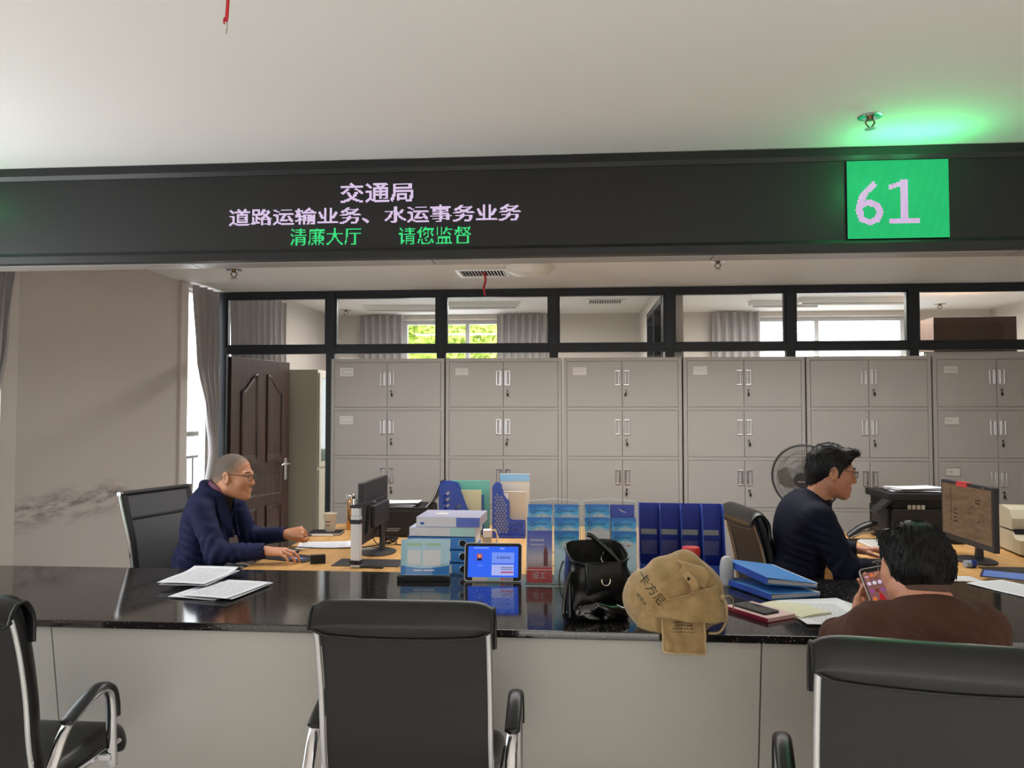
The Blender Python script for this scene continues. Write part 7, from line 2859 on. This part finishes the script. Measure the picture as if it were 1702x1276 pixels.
c = at_z(880, 444, CEIL_O)
dl = thing('ceiling_lamp', 'round white ceiling lamp just behind the display board', 'ceiling lamp', (c.x, c.y, CEIL_O))
b = MB(); b.lathe([(.17, 0), (.17, -.012), (.165, -.018)], n=40); b.build('lamp_ring', M['white_plastic'], dl)
b = MB(); b.lathe([(.160, -.015), (.150, -.035), (.11, -.055), (.05, -.066), (.002, -.068)], n=40, cap=False); b.build('lamp_shade', M['white_plastic'], dl)


def strip_lamp(label, x0, y0, ln, rz=0):
    r = thing('strip_lamp', label, 'ceiling lamp', (x0, y0, CEIL_B), rz)
    b = MB(); b.prism([(-.09, 0), (.09, 0), (.06, -.05), (-.06, -.05)], -ln / 2, ln / 2, axis='x'); b.build('lamp_body', M['white_plastic'], r, smooth=0)
    b = MB(); b.cyl((-ln / 2 + .03, 0, -.062), (ln / 2 - .03, 0, -.062), .013); b.build('tube', mat('tube_glass', (225, 228, 224), .3), r)


for px, py, ln, lab in ((672, 508, .9, 'strip lamp in the far room above the green window'), (802, 503, .8, 'strip lamp in the far room nearer the hanging ribbon'), (1305, 500, .75, 'strip lamp in the far room above the pleated curtain'), (1420, 495, 1.15, 'long strip lamp in the far room above the bright white window')):
    c = at_z(px, py, CEIL_B); strip_lamp(lab, c.x, c.y, ln, R(2))

# red cord hanging from the hall ceiling, near the camera
c = at_z(376, 40, 2.30)
b = MB(); d = (c.x, c.y)
b.tube(smooth_path([(d[0] + .006, d[1], 2.635), (d[0] + .004, d[1], 2.52), (d[0] + .005, d[1], 2.40), (d[0] + .002, d[1], 2.33), (d[0], d[1], 2.305)], 6), .0035, n=8)
b.tube(smooth_path([(d[0], d[1], 2.315), (d[0] - .005, d[1], 2.31), (d[0] - .004, d[1], 2.30)], 4), .0016, n=6)
o = b.build('hanging_cord', M['red_ribbon'], None); tag(o, 'thin red cord with a frayed end hanging from the hall ceiling', 'cord')
b = MB(); b.tube([(d[0], d[1], 2.308), (d[0] + .002, d[1], 2.295), (d[0], d[1], 2.28)], .0016, n=6); b.build('frayed_end', M['satin_steel'], o)

# safety railing outside the narrow window
rl = thing('outside_railing', 'dark metal safety railing outside the narrow window', 'railing', (XL - .75, 5.0, 0))
mr_ = mat('railing_metal', (70, 66, 62), .4, metal=.3)
b = MB(); b.cyl((0, 0, 1.30), (0, 3.4, 1.30), .028); b.build('top_rail', mr_, rl)
b = MB(); b.bx(-.012, .012, 0, 3.4, 1.06, 1.085); b.bx(-.012, .012, 0, 3.4, .15, .175); b.build('cross_rail', mr_, rl)
for k in range(26):
    b = MB(); b.cyl((0, .05 + k * .13, .15), (0, .05 + k * .13, 1.07), .0085, n=8); b.build('baluster', mr_, rl)
for k in range(3):
    b = MB(); b.bx(-.022, .022, .02 + k * 1.66, .064 + k * 1.66, -.6, 1.30); b.build('post', mr_, rl)

# trees outside the far windows
mleaf_ = mat('tree_leaf', (196, 214, 110), .6)
mleaf_.node_tree.nodes['Principled BSDF'].inputs['Transmission Weight'].default_value = 0.0
mtrunk = mat('tree_bark', (90, 72, 54), .9)


def tree(label, x, y, zc, rr, n, seed):
    r = thing('tree', label, 'tree', (x, y, -.5), group=None)
    rnd = random.Random(seed)
    b = MB()
    b.tube([(0, 0, 0), (.05, 0, zc * .5), (0, .05, zc)], [.12, .09, .05], n=8); b.build('trunk', mtrunk, r)
    b = MB()
    for _ in range(n):
        d = Vector((rnd.gauss(0, 1), rnd.gauss(0, 1), rnd.gauss(0, .8))).normalized() * rr * rnd.uniform(.55, 1.0)
        p = Vector((0, 0, zc + .2)) + d
        u = Vector((rnd.gauss(0, 1), rnd.gauss(0, 1), rnd.gauss(0, 1))).normalized(); w = u.orthogonal().normalized()
        L = rnd.uniform(.055, .10)
        b.add([p - u * L, p + w * L * .5, p + u * L, p - w * L * .5], [(0, 1, 2, 3)])
    b.build('foliage', mleaf_, r, smooth=0)


tree('leafy yellow-green tree outside the green far window, nearest the open door', -3.95, 13.4, 3.1, 1.0, 3800, 1)
tree('leafy yellow-green tree filling the middle of the green far window', -1.80, 13.6, 3.1, 1.0, 3800, 2)
tree('leafy yellow-green tree behind the mullion of the green far window', -2.85, 15.8, 3.5, 1.05, 3800, 3)
tree('low green treetop at the foot of the bright white far window', 3.2, 16.0, 1.9, 1.1, 2200, 4)
